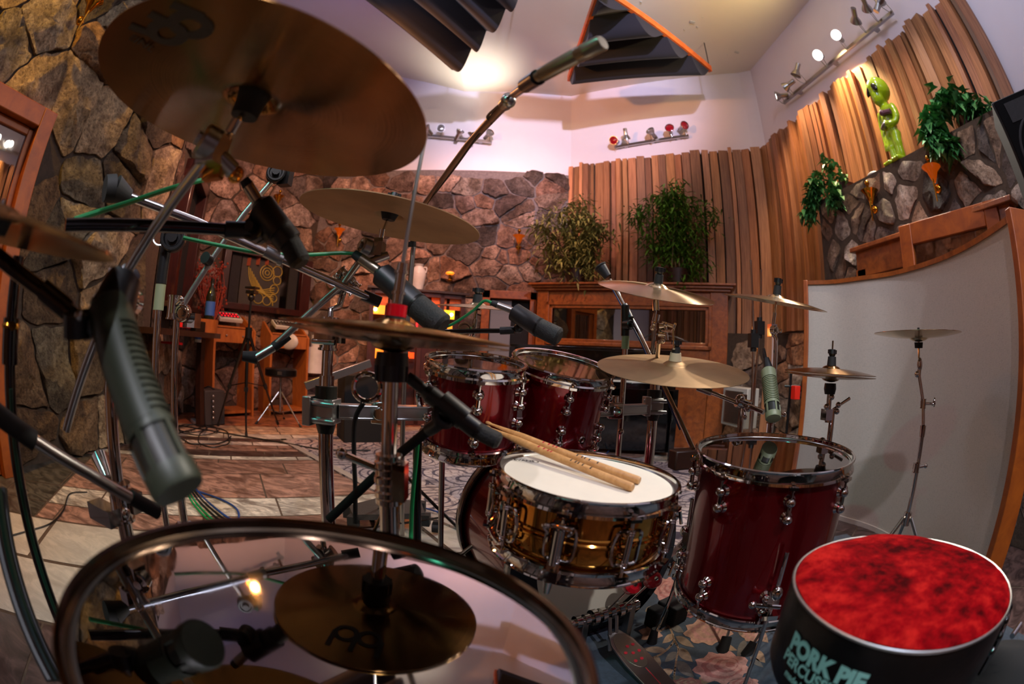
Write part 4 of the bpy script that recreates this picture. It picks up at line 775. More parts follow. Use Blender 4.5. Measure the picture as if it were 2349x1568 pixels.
# left boom cymbal stand seen under the big cymbal
cS = thing('cymbal_stand', 'slim chrome boom stand with clamp, right of the green microphone top', 'cymbal stand', (lambda q: V((q.x, q.y, 0)))(PH(400, 800, 1.35)))
q = PH(405, 740, 1.35); m = MB(); m.cone((q.x, q.y, .5), (q.x, q.y, q.z + .03), .011, None, 14); m.cone((q.x, q.y, .06), (q.x, q.y, .62), .014, None, 14); m.build('post', 'chrome', cS)
m = MB(); clamp(m, P(398, 705, 1.36), (0, 0, 1), .02, .06, V((.05, -.02, .02))); wheel(m, P(420, 718, 1.34), (.3, -.95, 0), .026, .02); m.box(P(440, 735, 1.35), (.05, .03, .04)); m.build('clamp', 'chrome', cS)
m = MB(); m.tube([P(420, 700, 1.36), P(560, 490, 1.4), P(648, 390, 1.42)], .0095, 12); m.build('boom_arm', 'chrome_satin', cS)
m = MB(); wheel(m, P(632, 398, 1.41), (.5, -.8, 0), .03, .025); m.box(P(655, 408, 1.42), (.04, .03, .05)); m.cone(P(480, 598, 1.37), P(470, 590, 1.35), .018, None, 12); m.build('tilter', 'dark_metal', cS)
tripod(cS, V((q.x, q.y, 0)), .35, .33, 75)
m = MB(); q2 = PH(376, 600, 1.30); m.cone((q2.x, q2.y, .05), (q2.x, q2.y, q2.z - .12), .011, None, 14); 
s2 = thing('microphone_stand', 'upright chrome stand with black top clutch left of the picture window', 'microphone stand', (q2.x, q2.y, 0)); m.build('post', 'chrome', s2)
m = MB(); m.cone((q2.x, q2.y, q2.z - .13), (q2.x, q2.y, q2.z - .05), .0165, None, 14); m.build('clear_collar', 'mic_green_light', s2)
m = MB(); m.cone((q2.x, q2.y, q2.z - .06), (q2.x, q2.y, q2.z + .09), .018, None, 14); wheel(m, P(398, 545, 1.29), (.5, -.85, 0), .04, .02); m.build('clutch', 'black_plastic', s2)
m = MB(); m.torus(P(368, 545, 1.30), (.6, -.8, .2), .022, .004, 20, 6); m.build('ring', 'chrome_satin', s2)
m = MB(); m.cone((q2.x, q2.y, .012), (q2.x, q2.y, .05), .13, .03, 30); m.build('base', 'dark_metal', s2)
# ---------------------------------------------------------------- right-hand cymbals and stands
def simple_stand(name, label, c, n, z, tilt_p, col='chrome', floor_r=.3, a0=20, hub=.4, up=.03, lean=None, fs=1.0):
    root = thing(name, label, 'cymbal stand', (c.x, c.y, 0))
    nn3 = V((n[0], n[1], 1)).normalized(); base = V((c.x, c.y, 0)) + (lean or V()); t = c - nn3 * .10
    m = MB(); m.cone(c + nn3 * (z + up), t, .004, None, 10); m.cone(c - nn3 * .035, t, .007, None, 12); m.build('rod', col, root)
    m = MB(); wheel(m, t + V((-.005, -.02, 0)), (.3, -.95, 0), .016, .018); m.box(t, (.026, .03, .045)); m.sphere(t + V((.03, -.01, .0)), .008); m.cone(t, t + V((.03, -.01, .0)), .004, None, 8); m.build('tilter', col, root)
    b2 = V((base.x, base.y, t.z - .03)); m = MB(); m.tube([t, b2 + V((0, 0, .0)), V((base.x, base.y, t.z - .32))], .008, 14); m.build('upper_tube', col, root)
    m = MB(); m.cone((base.x, base.y, t.z - .30), (base.x, base.y, hub - .05), .0115, None, 16); m.build('lower_tube', col, root)
    m = MB(); clamp(m, (base.x, base.y, t.z - .30), (0, 0, 1), .016, .05, V((.045, -.02, .005))); m.build('height_clamp', col, root)
    tripod(root, V((base.x, base.y, 0)), hub, floor_r, a0, r=.005 if fs > 1 else .008, fs=fs); return root
cE = P(1507, 668, 1.54); nE = (.05, -.31); E_, EF, ez = cymbal('bright crash cymbal in front of the oak control-room window', cE, nE, .406, 'bronze_pale', bow=.08, bell=.2); topper(E_, ez - .002, .013, .055); stem_cups(E_, ez - .004)
eS = thing('cymbal_stand', 'chrome stand with cluster of clamps under the bright crash', 'cymbal stand', (cE.x, cE.y, 0)); nEw = EF.to_3x3() @ V((0, 0, 1))
m = MB(); e1 = cE - nEw * .03; m.cone(cE + nEw * ez, P(1503, 722, 1.54), .004, None, 10); m.cone(e1, P(1505, 712, 1.54), .0115, None, 14); m.build('rod', 'chrome', eS)
m = MB(); [m.cone(P(u, v, 1.54), P(u + du, v + dv, 1.54), r, None, 12) for u, v, du, dv, r in ((1507, 720, -4, 20, .012), (1500, 735, 0, 22, .010), (1512, 748, 14, 0, .010), (1510, 765, 16, 2, .010), (1525, 750, 4, 30, .008), (1512, 780, 2, 8, .008), (1518, 740, 26, 8, .006))]; [m.sphere(P(u, v, 1.53), .009) for u, v in ((1500, 742), (1497, 752), (1520, 782), (1526, 744))]; m.build('clamps', 'chrome', eS)
m = MB(); m.tube([P(1502, 740, 1.54), P(1496, 810, 1.54)], .007, 10); m.build('lower_rod', 'chrome_satin', eS)
m = MB(); m.tube([P(1511, 785, 1.54), rp1 + V((0, 0, .865))], .008, 12); m.build('tube', 'chrome', eS)
m = MB(); m.tube([P(1515, 757, 1.54), P(1543, 760, 1.50), P(1549, 742, 1.48)], .005, 8); m.tube([P(1543, 757, 1.49), P(1546, 800, 1.45)], .0045, 8); m.build('side_arm', 'chrome', eS)
cG = at((.526, 1.387, -.012)); G_, GF, gz = cymbal('wide worn bronze ride cymbal between the rack tom and floor tom', cG, (-.02, -.189), .508, 'bronze_dull', bow=.045); topper(G_, gz + .016, .012, .048)
m = MB(); m.cone((0, 0, gz - .002), (0, 0, gz + .024), .022, .018, 20); m.build('felt_tall', 'felt', G_, True); stem_cups(G_, gz - .01)
cF = P(1780, 694, 1.68); F_, FF2, fz = cymbal('thin bright crash seen edge-on before the cedar boards', cF, (.06, -.175), .406, 'bronze_pale', bow=.085, bell=.2); topper(F_, fz - .002, .013, .06); stem_cups(F_, fz - .004)
simple_stand('cymbal_stand', 'chrome straight stand under the edge-on crash by the cedar boards', cF, (.06, -.175), fz, None, a0=-124, floor_r=.41, fs=1.6)
cHH = P(1906, 858, 1.50); nX = (.02, -.03)
X1, XF, xz = cymbal('upper cymbal of the dark closed hi-hat pair by the gobo', cHH + V((0, 0, .004)), nX, .325, 'bronze_dark', 'closed hi-hat pair by the gobo', 'hi_hat_cymbal', bow=.09, bell=.2); topper(X1, xz - .002, .013, .05); 
m = MB(); m.cone((0, 0, xz), (0, 0, xz + .075), .003, None, 8); m.build('rod_tip', 'chrome', X1, True)
X2, _, _ = cymbal('lower cymbal of the dark closed hi-hat pair by the gobo', cHH - V((0, 0, .004)), nX, .325, 'bronze_dark', 'closed hi-hat pair by the gobo', 'hi_hat_cymbal', flip=True, bow=.06, bell=.2)
xs = thing('hi_hat_mount', 'chrome closed hi-hat mount with black seat and clamps before the gobo', 'cymbal stand', (cHH.x, cHH.y, 0))
m = MB(); m.cone(cHH - V((0, 0, .028)), cHH - V((0, 0, .045)), .020, .022, 20); m.cone(cHH - V((0, 0, .045)), cHH - V((0, 0, .062)), .022, .018, 20); m.build('seat', 'black_plastic', xs)
px = V((cHH.x, cHH.y, 0)); m = MB(); m.cone(cHH - V((0, 0, .06)), cHH - V((0, 0, .15)), .009, None, 12); [m.sphere(cHH + V((dx, -.012, dz)), .010) for dx, dz in ((.0, -.07), (-.02, -.10), (.03, -.115), (.035, -.095))]; m.box(cHH + V((-.006, 0, -.125)), (.03, .03, .035)); m.cone(cHH + V((.02, 0, -.11)), cHH + V((.09, -.01, -.075)), .004, .006, 8); m.build('clutch', 'chrome', xs)
m = MB(); m.cone((cHH.x + .02, cHH.y, cHH.z - .11), (cHH.x + .02, cHH.y, .35), .010, None, 14); m.build('tube', 'chrome', xs)
m = MB(); cz = cHH.z - .235
for dx, dy, dz, r in ((0, 0, 0, .028), (-.06, 0, .015, .024), (-.04, -.03, .03, .016), (.06, -.01, -.005, .018), (-.085, -.02, .0, .014), (.02, -.03, -.02, .018)): m.sphere((cHH.x + dx, cHH.y + dy, cz + dz), r, (1, .8, .9))
m.cone((cHH.x - .10, cHH.y, cz + .02), (cHH.x + .06, cHH.y, cz + .0), .014, None, 14); m.cone((cHH.x + .05, cHH.y - .01, cz), (cHH.x + .09, cHH.y - .02, cz - .035), .009, .013, 10); m.box((cHH.x - .10, cHH.y, cz + .01), (.012, .03, .05)); m.build('multi_clamp', 'chrome', xs)
tripod(xs, px + V((.02, 0, 0)), .36, .28, -152, r=.005, fs=1.5)
cI = P(2107, 768, 1.78); I_, IF, iz = cymbal('inverted china cymbal alone in front of the grey gobo', cI + V((0, 0, .006)), (-.03, -.0), .385, 'bronze_pale', bow=.09, bell=.22, flip=True)
m = MB(); m.cone((0, 0, .0), (0, 0, .02), .007, .005, 10); m.build('wing_nut', 'black_plastic', I_, True); m = MB(); m.cone((0, 0, -iz - .002), (0, 0, -iz - .022), .019, .017, 18); m.build('washer', 'black_rubber', I_, True)
iS = thing('cymbal_stand', 'slim chrome tripod stand in front of the gobo holding the china', 'cymbal stand', (cI.x, cI.y, 0)); hubp = P(2081, 1186, 1.86)
m = MB(); m.cone(P(2107, 768, 1.78), P(2108, 822, 1.77), .0045, None, 10); m.build('rod', 'chrome', iS)
m = MB(); m.sphere(P(2110, 836, 1.77), .014, (1, .8, 1.8)); m.sphere(P(2104, 858, 1.77), .012); m.cone(P(2110, 830, 1.77), P(2108, 862, 1.77), .009, None, 12); m.build('tilter', 'chrome', iS)
j1 = P(2118, 925, 1.76); m = MB(); m.tube([P(2108, 858, 1.77), j1], .0075, 12); m.build('upper_tube', 'chrome', iS)
m = MB(); clamp(m, j1, (0, 0, 1), .012, .03, V((.035, -.03, .0))); m.torus(P(2143, 922, 1.74), (.7, -.7, 0), .014, .004, 18, 6); m.build('wing_clamp', 'chrome', iS)
j2 = P(2118, 975, 1.75); m = MB(); m.tube([j1, j2], .0075, 12); m.cone(j2, j2 - V((0, 0, .04)), .014, .012, 12); m.build('mid_tube', 'chrome', iS)
m = MB(); m.tube([j2, hubp], .0095, 14); m.build('lower_tube', 'chrome', iS)
m = MB(); clamp(m, P(2102, 1072, 1.76), (0, 0, 1), .014, .03, V((.04, -.02, .005))); m.cone(hubp + V((0, 0, .02)), hubp - V((0, 0, .03)), .018, None, 14); m.build('collars', 'chrome', iS); tripod(iS, V((hubp.x, hubp.y, 0)), hubp.z, .30, 165)
# ---------------------------------------------------------------- microphones
def frame_ab(a, b, up=V((0, -1, .3))): return frame(a, V(b) - V(a), up)
def re20(label, a, b, mat, dia=.054, rot=0):
    a = V(a); b = V(b); L = (b - a).length; F = frame_ab(a, b) @ Matrix.Rotation(rot, 4, 'Z'); r = dia / 2; o = thing('microphone', label, 'microphone', F=F)
    MB().lathe([(.0001, 0), (r * .8, 0), (r, .006), (r, L * .20), (r * .97, L * .205)], None, 40).build('body', mat, o, True)
    s = MB(); n = 13
    for k in range(n):
        z = L * (.22 + .46 * k / n); s.lathe([(r * .9, z), (r * .99, z + .001), (r * .99, z + L * .020), (r * .9, z + L * .021)], None, 40)
    s.lathe([(r * .88, L * .2), (r * .88, L * .72)], None, 40); s.build('ribbed_sleeve', mat, o, True)
    s = MB(); s.lathe([(r * .97, L * .2), (r * 1.005, L * .2), (r * 1.005, L * .70), (r * .97, L * .70)], None, 18, -.75, .75, True); s.build('spine', mat, o, True, bev=.003)
    c = MB(); c.lathe([(r * .985, L * .70), (r, L * .70), (r, L * .735), (r * .985, L * .735)], None, 40, close=True); c.lathe([(r * .985, L * .90), (r, L * .90), (r, L * .98), (r * .93, L), (.0001, L)], None, 40)
    for k in range(5): c.box((r * .955 * math.cos(2 * PI * k / 5), r * .955 * math.sin(2 * PI * k / 5), L * .82), (r * .1, r * .22, L * .18), Matrix.Rotation(2 * PI * k / 5, 3, 'Z'))
    c.build('grille_cage', mat, o, True); MB().lathe([(r * .9, L * .70), (r * .9, L * .92)], None, 32).build('grille_mesh', 'mic_grey', o, True); return o, F, L
SPIN1 = math.radians(-10)
M1, MF, ML = re20('large dark green ribbed microphone hanging at lower left, nearest the camera', P(248, 700, .50), P(412, 1128, .40), 'mic_green', .054, SPIN1)
mc = thing('microphone_boom', 'black boom and clip at far left holding the large green microphone', 'microphone boom', P(27, 800, .85) * 1)
m = MB(); m.cone(P(285, 640, .52), P(256, 716, .50), .022, .029, 20); m.tube(crv([P(270, 690, .50), P(225, 735, .50), P(190, 745, .50)], 5), .016, 12); m.cone(P(193, 718, .50) + V((0, -.01, 0)), P(178, 770, .50), .018, None, 14); m.build('mic_clip', 'black_plastic', mc)
m = MB(); m.sphere(P(182, 722, .48), .006); m.build('clip_screw', 'chrome_satin', mc)
m = MB(); m.tube([P(-60, 540, .56), P(20, 608, .54), P(110, 676, .52), P(185, 735, .50)], .0095, 12); m.cone(P(98, 664, .52), P(160, 715, .51), .0125, None, 14); m.build('boom', 'black_gloss', mc)
bs = PH(23, 800, .70); m = MB(); m.cone((bs.x, bs.y, .05), (bs.x, bs.y, bs.z + .12), .0105, None, 14); m.cone((bs.x, bs.y, bs.z - .02), (bs.x, bs.y, bs.z + .04), .015, None, 14); st = m.build('stand_tube', 'black_gloss', mc)
m = MB(); m.torus((bs.x, bs.y, bs.z + .03), (0, 0, 1), .013, .004, 18, 6); m.cone((bs.x - .02, bs.y, bs.z + .03), (bs.x + .03, bs.y - .01, bs.z + .03), .006, None, 10); m.build('brass_ring', 'gold', st)
m = MB(); m.cone((bs.x, bs.y, .012), (bs.x, bs.y, .05), .13, .03, 30); m.build('base', 'dark_metal', mc)
def pencil(label, a, b, r, mat, tipm, name='microphone', cap='chrome_satin'):
    a = V(a); b = V(b); L = (b - a).length; F = frame_ab(a, b); o = thing(name, label, 'microphone', F=F)
    MB().lathe([(.0001, 0), (r * .7, 0), (r * .7, L * .06), (r, L * .09), (r, L * .62), (r * .96, L * .63), (r * .96, L * .64), (r, L * .65), (r, L * .70)], None, 28).build('body', mat, o, True)
    MB().lathe([(r, L * .70), (r * 1.03, L * .71), (r * 1.03, L * .78), (r, L * .79), (r, L * .97), (r * .85, L), (.0001, L)], None, 28).build('capsule', tipm, o, True); return o
pencil('silver pencil condenser microphone overhead in front of the ceiling cloths', P(1232, 178, .66), P(1384, 97, .60), .0115, 'mic_silver', 'mic_silver')
ob = thing('overhead_boom', 'long thin boom rising from behind the crash to the overhead microphone', 'microphone boom', (lambda q: V((q.x, q.y, 0)))(PH(940, 600, 1.95)))
m = MB(); m.tube([P(972, 470, 1.80), P(1075, 330, 1.22), P(1160, 238, .86)], [.0095, .0095, .0095], 12); m.build('boom', 'mic_silver', ob)
m = MB(); m.tube([P(1158, 240, .86), P(1168, 226, .83)], .013, 12); m.sphere(P(1166, 232, .83), .014); m.cone(P(1180, 216, .80), P(1216, 190, .69), .008, None, 12); m.build('joint', 'chrome_satin', ob)
m = MB(); m.tube([P(1205, 196, .72), P(1234, 177, .66)], .0125, 14); m.build('mic_clip', 'black_plastic', ob)
m = MB(); m.tube(crv([P(1230, 180, .66), P(1190, 205, .76), P(1140, 245, .88), P(1118, 268, .95), P(1128, 282, .97), P(1105, 300, 1.05), P(1040, 390, 1.35), P(978, 470, 1.78)], 6), .0028, 6); m.build('cable', 'cable_black', ob)
qs = PH(942, 640, 1.95); m = MB(); m.cone((qs.x, qs.y, .06), (qs.x, qs.y, P(945, 560, 1.98).z), .011, None, 14); m.build('stand_tube', 'chrome_satin', ob)
m = MB(); m.cone(P(945, 566, 1.97), P(945, 554, 1.97), .018, None, 12); m.tube([P(945, 556, 1.97), P(972, 470, 1.80)], .0095, 12); m.build('clutch', 'black_plastic', ob); tripod(ob, V((qs.x, qs.y, 0)), .35, .35, 10, mat='black_gloss')
def dyn(label, a, b, c, d, r, cableto=None, tail=.011, tailm='chrome_satin', ring=True, r2=None):
    """a = cable end of the connector, b = connector/body joint, c = body/grille joint, d = tip"""
    a, b, c, d = V(a), V(b), V(c), V(d); r2 = r2 or r; o = thing('microphone', label, 'microphone', F=Matrix.Translation(b))
    m = MB(); m.cone(a, a + (b - a) * .3, tail * .8, tail, 14); m.build('cable_boot', 'black_rubber', o); m = MB(); m.cone(a + (b - a) * .28, b, tail, tail, 18); m.build('connector', tailm, o)
    m = MB(); m.cone(b, b + (c - b) * .12, tail * 1.15, r, 24); m.cone(b + (c - b) * .1, c, r, r, 28); m.build('body', 'mic_black', o)
    m = MB(); m.cone(c, d, r2, r2, 28); m.cone(d, d + (d - c).normalized() * .006, r2, r2 * .7, 28); m.build('grille', 'mic_grille', o)
    if ring: m = MB(); m.cone(c - (d - c).normalized() * .003, c + (d - c).normalized() * .003, r2 * 1.04, None, 28); m.build('ring', 'dark_metal', o)
    return o
M('mic_black', '#121214', .42, nscale=80, namt=.15); M('mic_grille', '#1d1c1a', .6, .3, nscale=300, namt=.5, bmp=.4)
dyn('black microphone with teal-lit connector at centre left above the picture window', P(560, 412, .80), P(592, 462, .795), P(664, 556, .77), P(688, 600, .755), .024, r2=.019)
hb_ = thing('microphone_boom', 'thick black horizontal boom carrying the black microphone, centre left', 'microphone boom', P(300, 520, .76))
m = MB(); m.tube([P(150, 516, .72), P(330, 517, .75), P(520, 527, .78)], .0105, 14); m.build('boom', 'black_gloss', hb_); m = MB(); m.cone(P(516, 527, .78), P(580, 528, .785), .015, None, 14); m.build('joint_sleeve', 'black_plastic', hb_)
m = MB(); wheel(m, P(588, 528, .785), (.1, -1, 0), .022, .03); m.cone(P(575, 505, .785), P(600, 552, .785), .011, None, 12); m.tube([P(590, 520, .785), P(622, 515, .785)], .012, 12); m.cone(P(598, 480, .79), P(640, 535, .775), .0275, None, 20); m.build('mic_clip', 'black_plastic', hb_)
dyn('black instrument microphone angled down beside the red hi-hat clutch', P(812, 582, 1.02), P(868, 622, 1.0), P(955, 700, .95), P(1012, 746, .92), .027, tail=.0125, tailm='mic_silver')
dyn('black instrument microphone pointing right over the far rack tom', P(1128, 694, 1.32), P(1175, 712, 1.31), P(1235, 750, 1.27), P(1280, 772, 1.25), .027, tail=.010)
tb_ = thing('microphone_boom', 'short black boom with clip behind the hi-hat aimed at the far tom', 'microphone boom', P(1060, 765, 1.36))
m = MB(); m.tube([P(1020, 760, 1.38), P(1155, 758, 1.34)], .0075, 12); m.build('boom', 'black_gloss', tb_); m = MB(); m.cone(P(1148, 758, 1.34), P(1180, 757, 1.33), .012, None, 12); m.sphere(P(1190, 752, 1.325), .015); m.tube([P(1190, 752, 1.325), P(1210, 740, 1.30)], .010, 10); m.build('mic_clip', 'black_plastic', tb_)
m = MB(); qq = PH(1025, 800, 1.37); m.cone((qq.x, qq.y, .08), (qq.x, qq.y, P(1020, 760, 1.38).z), .009, None, 12); m.build('stand_tube', 'chrome_satin', tb_); m = MB(); m.cone((qq.x, qq.y, .0146), (qq.x, qq.y, .08), .085, .02, 28); m.build('base', 'dark_metal', tb_)
dyn('black snare microphone with ribbed tip above the left edge of the snare', P(934, 862, .80), P(975, 895, .80), P(1092, 985, .79), P(1140, 1010, .785), .0165, tail=.011, tailm='mic_black', r2=.0155)
sb = thing('microphone_stand', 'short black stand with clip holding the snare microphone', 'microphone stand', (lambda q: V((q.x, q.y, 0)))(PH(952, 1030, .95)))
m = MB(); m.cone(P(1012, 918, .80), P(1066, 962, .795), .0215, None, 20); m.torus(P(1020, 952, .79), (.5, -.8, .3), .018, .007, 20, 8); m.tube(crv([P(1018, 960, .80), P(1000, 975, .82), P(985, 985, .84)], 4), .013, 12); m.build('mic_clip', 'mic_black', sb)
m = MB(); m.tube([P(985, 985, .84), P(905, 1050, .92), P(755, 1190, 1.02)], .010, 12); m.build('boom', 'black_matt', sb)
q5 = PH(958, 1020, .93); m = MB(); m.cone((q5.x, q5.y, .03), (q5.x, q5.y, q5.z + .02), .0095, None, 14); m.build('stand_tube', 'black_gloss', sb); m = MB(); m.cone((q5.x, q5.y, .0), (q5.x, q5.y, .03), .125, .03, 30); m.build('base', 'dark_metal', sb)
M7, _, _ = re20('pale green ribbed microphone over the floor tom', P(1762, 848, 1.50), P(1774, 960, 1.40), 'mic_green_light', .052, math.radians(150))
rb_ = thing('microphone_boom', 'chrome boom with clamps reaching right to the pale green microphone', 'microphone boom', (lambda q: V((q.x, q.y, 0)))(PH(1700, 960, 1.8)))
m = MB(); m.tube([P(1612, 892, 1.62), P(1695, 925, 1.60)], .008, 12); m.tube([P(1720, 932, 1.58), P(1752, 945, 1.55)], .009, 12); m.build('boom', 'chrome', rb_); m = MB(); m.cone(P(1600, 888, 1.62), P(1632, 900, 1.615), .013, None, 12); m.build('sleeve', 'chrome_satin', rb_)
m = MB(); clamp(m, P(1705, 925, 1.6), (1, .0, -.3), .018, .05, V((0, -.02, -.045))); m.sphere(P(1698, 915, 1.59), .018); m.sphere(P(1716, 935, 1.58), .014); m.build('clamp', 'chrome', rb_)
q6 = PH(1700, 960, 1.62); m = MB(); m.cone((q6.x, q6.y, .1), (q6.x, q6.y, P(1700, 930, 1.6).z), .011, None, 14); m.build('stand_tube', 'chrome', rb_); tripod(rb_, V((q6.x, q6.y, 0)), .33, .28, 80)
m = MB(); m.cone(P(1764, 850, 1.5), P(1758, 822, 1.52), .018, .010, 14); m.tube(crv([P(1758, 826, 1.52), P(1752, 800, 1.6), P(1756, 830, 1.75), P(1790, 960, 1.75)], 5), .005, 8); m.build('cable_tail', 'cable_black', rb_)
dm = thing('diagonal_boom', 'long chrome boom slanting down from a dark microphone clip to a counterweight', 'microphone boom', (lambda q: V((q.x, q.y, 0)))(PH(1435, 800, 1.80)))
m = MB(); m.tube([P(1400, 642, 1.95), P(1470, 770, 1.78), P(1530, 900, 1.62), P(1590, 1030, 1.50)], .0085, 14); m.build('boom', 'chrome', dm)
m = MB(); m.tube([P(1398, 650, 1.96), P(1466, 776, 1.79), P(1526, 906, 1.63), P(1560, 985, 1.56)], .0035, 8); m.build('cable', 'cable_blue', dm)
m = MB(); m.cone(P(1394, 634, 1.96), P(1378, 612, 1.97), .018, .026, 20); m.torus(P(1377, 610, 1.97), P(1377, 610, 1.97) - P(1394, 634, 1.96), .024, .005, 22, 8); m.build('mic_clip', 'mic_black', dm)
m = MB(); m.cone(P(1432, 700, 1.84), P(1446, 730, 1.81), .015, None, 14); wheel(m, P(1440, 745, 1.79), (.5, -.8, 0), .02, .03); m.cone((PH(1434, 700, 1.80)), PH(1434, 770, 1.80), .017, None, 14); m.build('clutch', 'black_plastic', dm)
q7 = PH(1434, 800, 1.80); m = MB(); m.cone((q7.x, q7.y, PH(1434, 800, 1.8).z), (q7.x, q7.y, PH(1434, 770, 1.8).z), .0155, None, 14); m.build('clear_collar', 'mic_green_light', dm)
m = MB(); m.cone((q7.x, q7.y, .06), (q7.x, q7.y, PH(1434, 790, 1.8).z), .0115, None, 14); m.build('stand_tube', 'chrome', dm); m = MB(); m.cone((q7.x, q7.y, .0), (q7.x, q7.y, .05), .13, .03, 30); m.build('base', 'dark_metal', dm)
m = MB(); cw = P(1567, 1052, 1.50); m.box(cw, (.09, .05, .065), Matrix.Rotation(.2, 3, 'Z')); m.build('counterweight', 'dark_wood', dm, bev=.006)
for (u0, v0, u1, v1, dist, lab) in ((1722, 596, 1720, 985, 3.0, 'tall thin upright boom stand before the cedar boards, left of a pair'), (1746, 618, 1730, 900, 3.1, 'thin leaning boom stand before the cedar boards, right of a pair')):
    b0 = PH(u0, v0, dist); b1 = PH(u1, v1, dist); ts = thing('microphone_stand', lab, 'microphone stand', (b1.x, b1.y, 0))
    m = MB(); m.cone(b0, b1, .007, .010, 12); m.cone(b1, V((b1.x, b1.y, .10)), .011, None, 12); m.build('tube', 'chrome', ts)
    m = MB(); pm = lerp(b0, b1, .48); m.box(pm, (.06, .05, .09)); m.cone(pm + V((0, 0, -.07)), pm + V((0, 0, .07)), .02, None, 12); m.build('clutch', 'black_plastic', ts); tripod(ts, V((b1.x, b1.y, 0)), .4, .33, 15 if u0 < 1730 else 75, mat='black_gloss')
rs = thing('music_stand', 'black stand with red headphone box against the stone beside the gobo', 'stand', (lambda q: V((q.x, q.y, 0)))(PH(1812, 980, 3.0)))
qq = PH(1812, 900, 3.0); m = MB(); m.cone((qq.x, qq.y, .05), (qq.x, qq.y, qq.z + .12), .009, None, 10); m.cone(PH(1800, 885, 3.0), PH(1835, 885, 3.0), .008, None, 10); m.build('tube', 'black_plastic', rs); tripod(rs, V((qq.x, qq.y, 0)), .45, .35, 30, mat='black_gloss')
m = MB(); m.box(PH(1825, 900, 2.95), (.045, .05, .085)); m.build('red_box', 'red_box', rs, bev=.004)
# ---------------------------------------------------------------- cables
def cable(label, pts, r, mat, name='cable', group=None, n=6):
    m = MB(); m.tube(crv(pts, n), r, 8); return solo(m, name, mat, label, 'cable', group)
cable('green cable arching behind the chrome boom, upper left', [P(170, 504, .80), P(290, 466, .84), P(390, 432, .88), P(470, 412, .92), P(510, 404, .93)], .0050, 'cable_green')
cable('green cable hanging level across the picture window', [P(420, 545, 1.05), P(500, 562, 1.06), P(600, 580, 1.06), P(700, 584, 1.04), P(780, 580, 1.03), P(812, 582, 1.02)], .0045, 'cable_green')
cable('green cable running down from the far tom microphone', [P(1128, 694, 1.32), P(1110, 690, 1.34), P(1085, 712, 1.36), P(1040, 742, 1.38), P(1012, 752, 1.39)], .0045, 'cable_green')
cable('green cable hanging beside the snare microphone stand', [P(958, 1015, .92), P(954, 1060, .93), P(948, 1120, .94), P(944, 1180, .95), P(942, 1260, .96)], .0045, 'cable_green')
cable('thin black cable loop hanging left of the hi-hat stand', [P(840, 915, .95), P(815, 960, .97), P(812, 1040, .98), P(815, 1120, .99), P(815, 1200, 1.0)], .0055, 'cable_black')
for k, (du, dd_, lab, mt) in enumerate(((0, 0, 'black cable sweeping down the lower left corner, outermost', 'cable_black'), (14, .02, 'green-tinged cable sweeping down the lower left corner, second in', 'cable_dark_green'), (26, .03, 'black cable sweeping down the lower left corner, innermost of the bundle', 'cable_black'))):
    cable(lab, [P(-18 + du, 1120, .62 + dd_), P(0 + du, 1250, .60 + dd_), P(32 + du, 1370, .58 + dd_), P(70 + du, 1470, .57 + dd_), P(115 + du, 1560, .56 + dd_)], .0065, mt)
cable('green cable taped down the black stand at far left', [V((bs.x + .013, bs.y - .004, bs.z - .05)), V((bs.x + .012, bs.y - .005, .6)), V((bs.x + .013, bs.y - .004, .35)), V((bs.x + .014, bs.y, .08))], .004, 'cable_dark_green')
cable('thin dark cable snaking over the pale tiles at left', [PZ(200, 1128, .008), PZ(160, 1132, .008), PZ(145, 1170, .008), PZ(115, 1200, .008), PZ(60, 1218, .008), PZ(10, 1232, .008)], .004, 'cable_black')
cable('long black cable crossing the striped floor to the patterned rug', [PZ(410, 975, .01), PZ(470, 985, .01), PZ(560, 1000, .01), PZ(650, 1015, .012), PZ(740, 1030, .022), PZ(850, 1032, .022)], .007, 'cable_black')
cable('blue cable curling on the marble beyond the foreground hoop', [PZ(450, 1125, .01), PZ(500, 1142, .01), PZ(535, 1160, .01), PZ(548, 1180, .01), PZ(540, 1215, .01)], .006, 'cable_blue')
for k, (o1, mt, lab) in enumerate(((0, 'cable_green', 'green cable in the bundle behind the foreground hoop, leftmost'), (10, 'cable_green', 'green cable in the bundle behind the foreground hoop, second'), (22, 'cable_black', 'black cable in the bundle behind the foreground hoop, third'), (34, 'cable_black', 'black cable in the bundle behind the foreground hoop, fourth'), (46, 'cable_blue', 'blue cable in the bundle behind the foreground hoop, rightmost'))):
    cable(lab, [PZ(425 + o1 * .5, 1120, .10), PZ(440 + o1 * .8, 1150, .02 + .002 * k), PZ(470 + o1 * 1.1, 1185, .01), PZ(520 + o1 * 1.6, 1230, .01)], .006, mt)
rg3 = random.Random(9)
for k, lab in enumerate(('outermost loop of the black cable pile by the amplifier', 'middle loop of the black cable pile by the amplifier', 'smallest loop of the black cable pile by the amplifier', 'loose tail of the black cable pile by the amplifier')):
    c0_ = [(470, 1000, 62, 20), (455, 985, 50, 12), (440, 982, 34, 9), (490, 1005, 40, 22)][k]
    cable(lab, [PZ(c0_[0] + c0_[2] * math.cos(t) * rg3.uniform(.85, 1.1), c0_[1] + c0_[3] * math.sin(t) * rg3.uniform(.85, 1.1), .012 + .008 * k) for t in [i * 2 * PI / 12 for i in range(14 if k < 3 else 9)]], .006, 'cable_black', group=None)
for lab, pts in (('long blue cord lying behind the tom rack, upper', [PZ(1425, 1000, .02), PZ(1400, 1030, .02), PZ(1370, 1060, .02)]), ('blue cord beside the hi-hat pedal board on the rug', [PZ(905, 1135, .03), PZ(935, 1150, .03), PZ(960, 1160, .03), PZ(1010, 1175, .03)])): cable(lab, pts, .005, 'cable_blue')
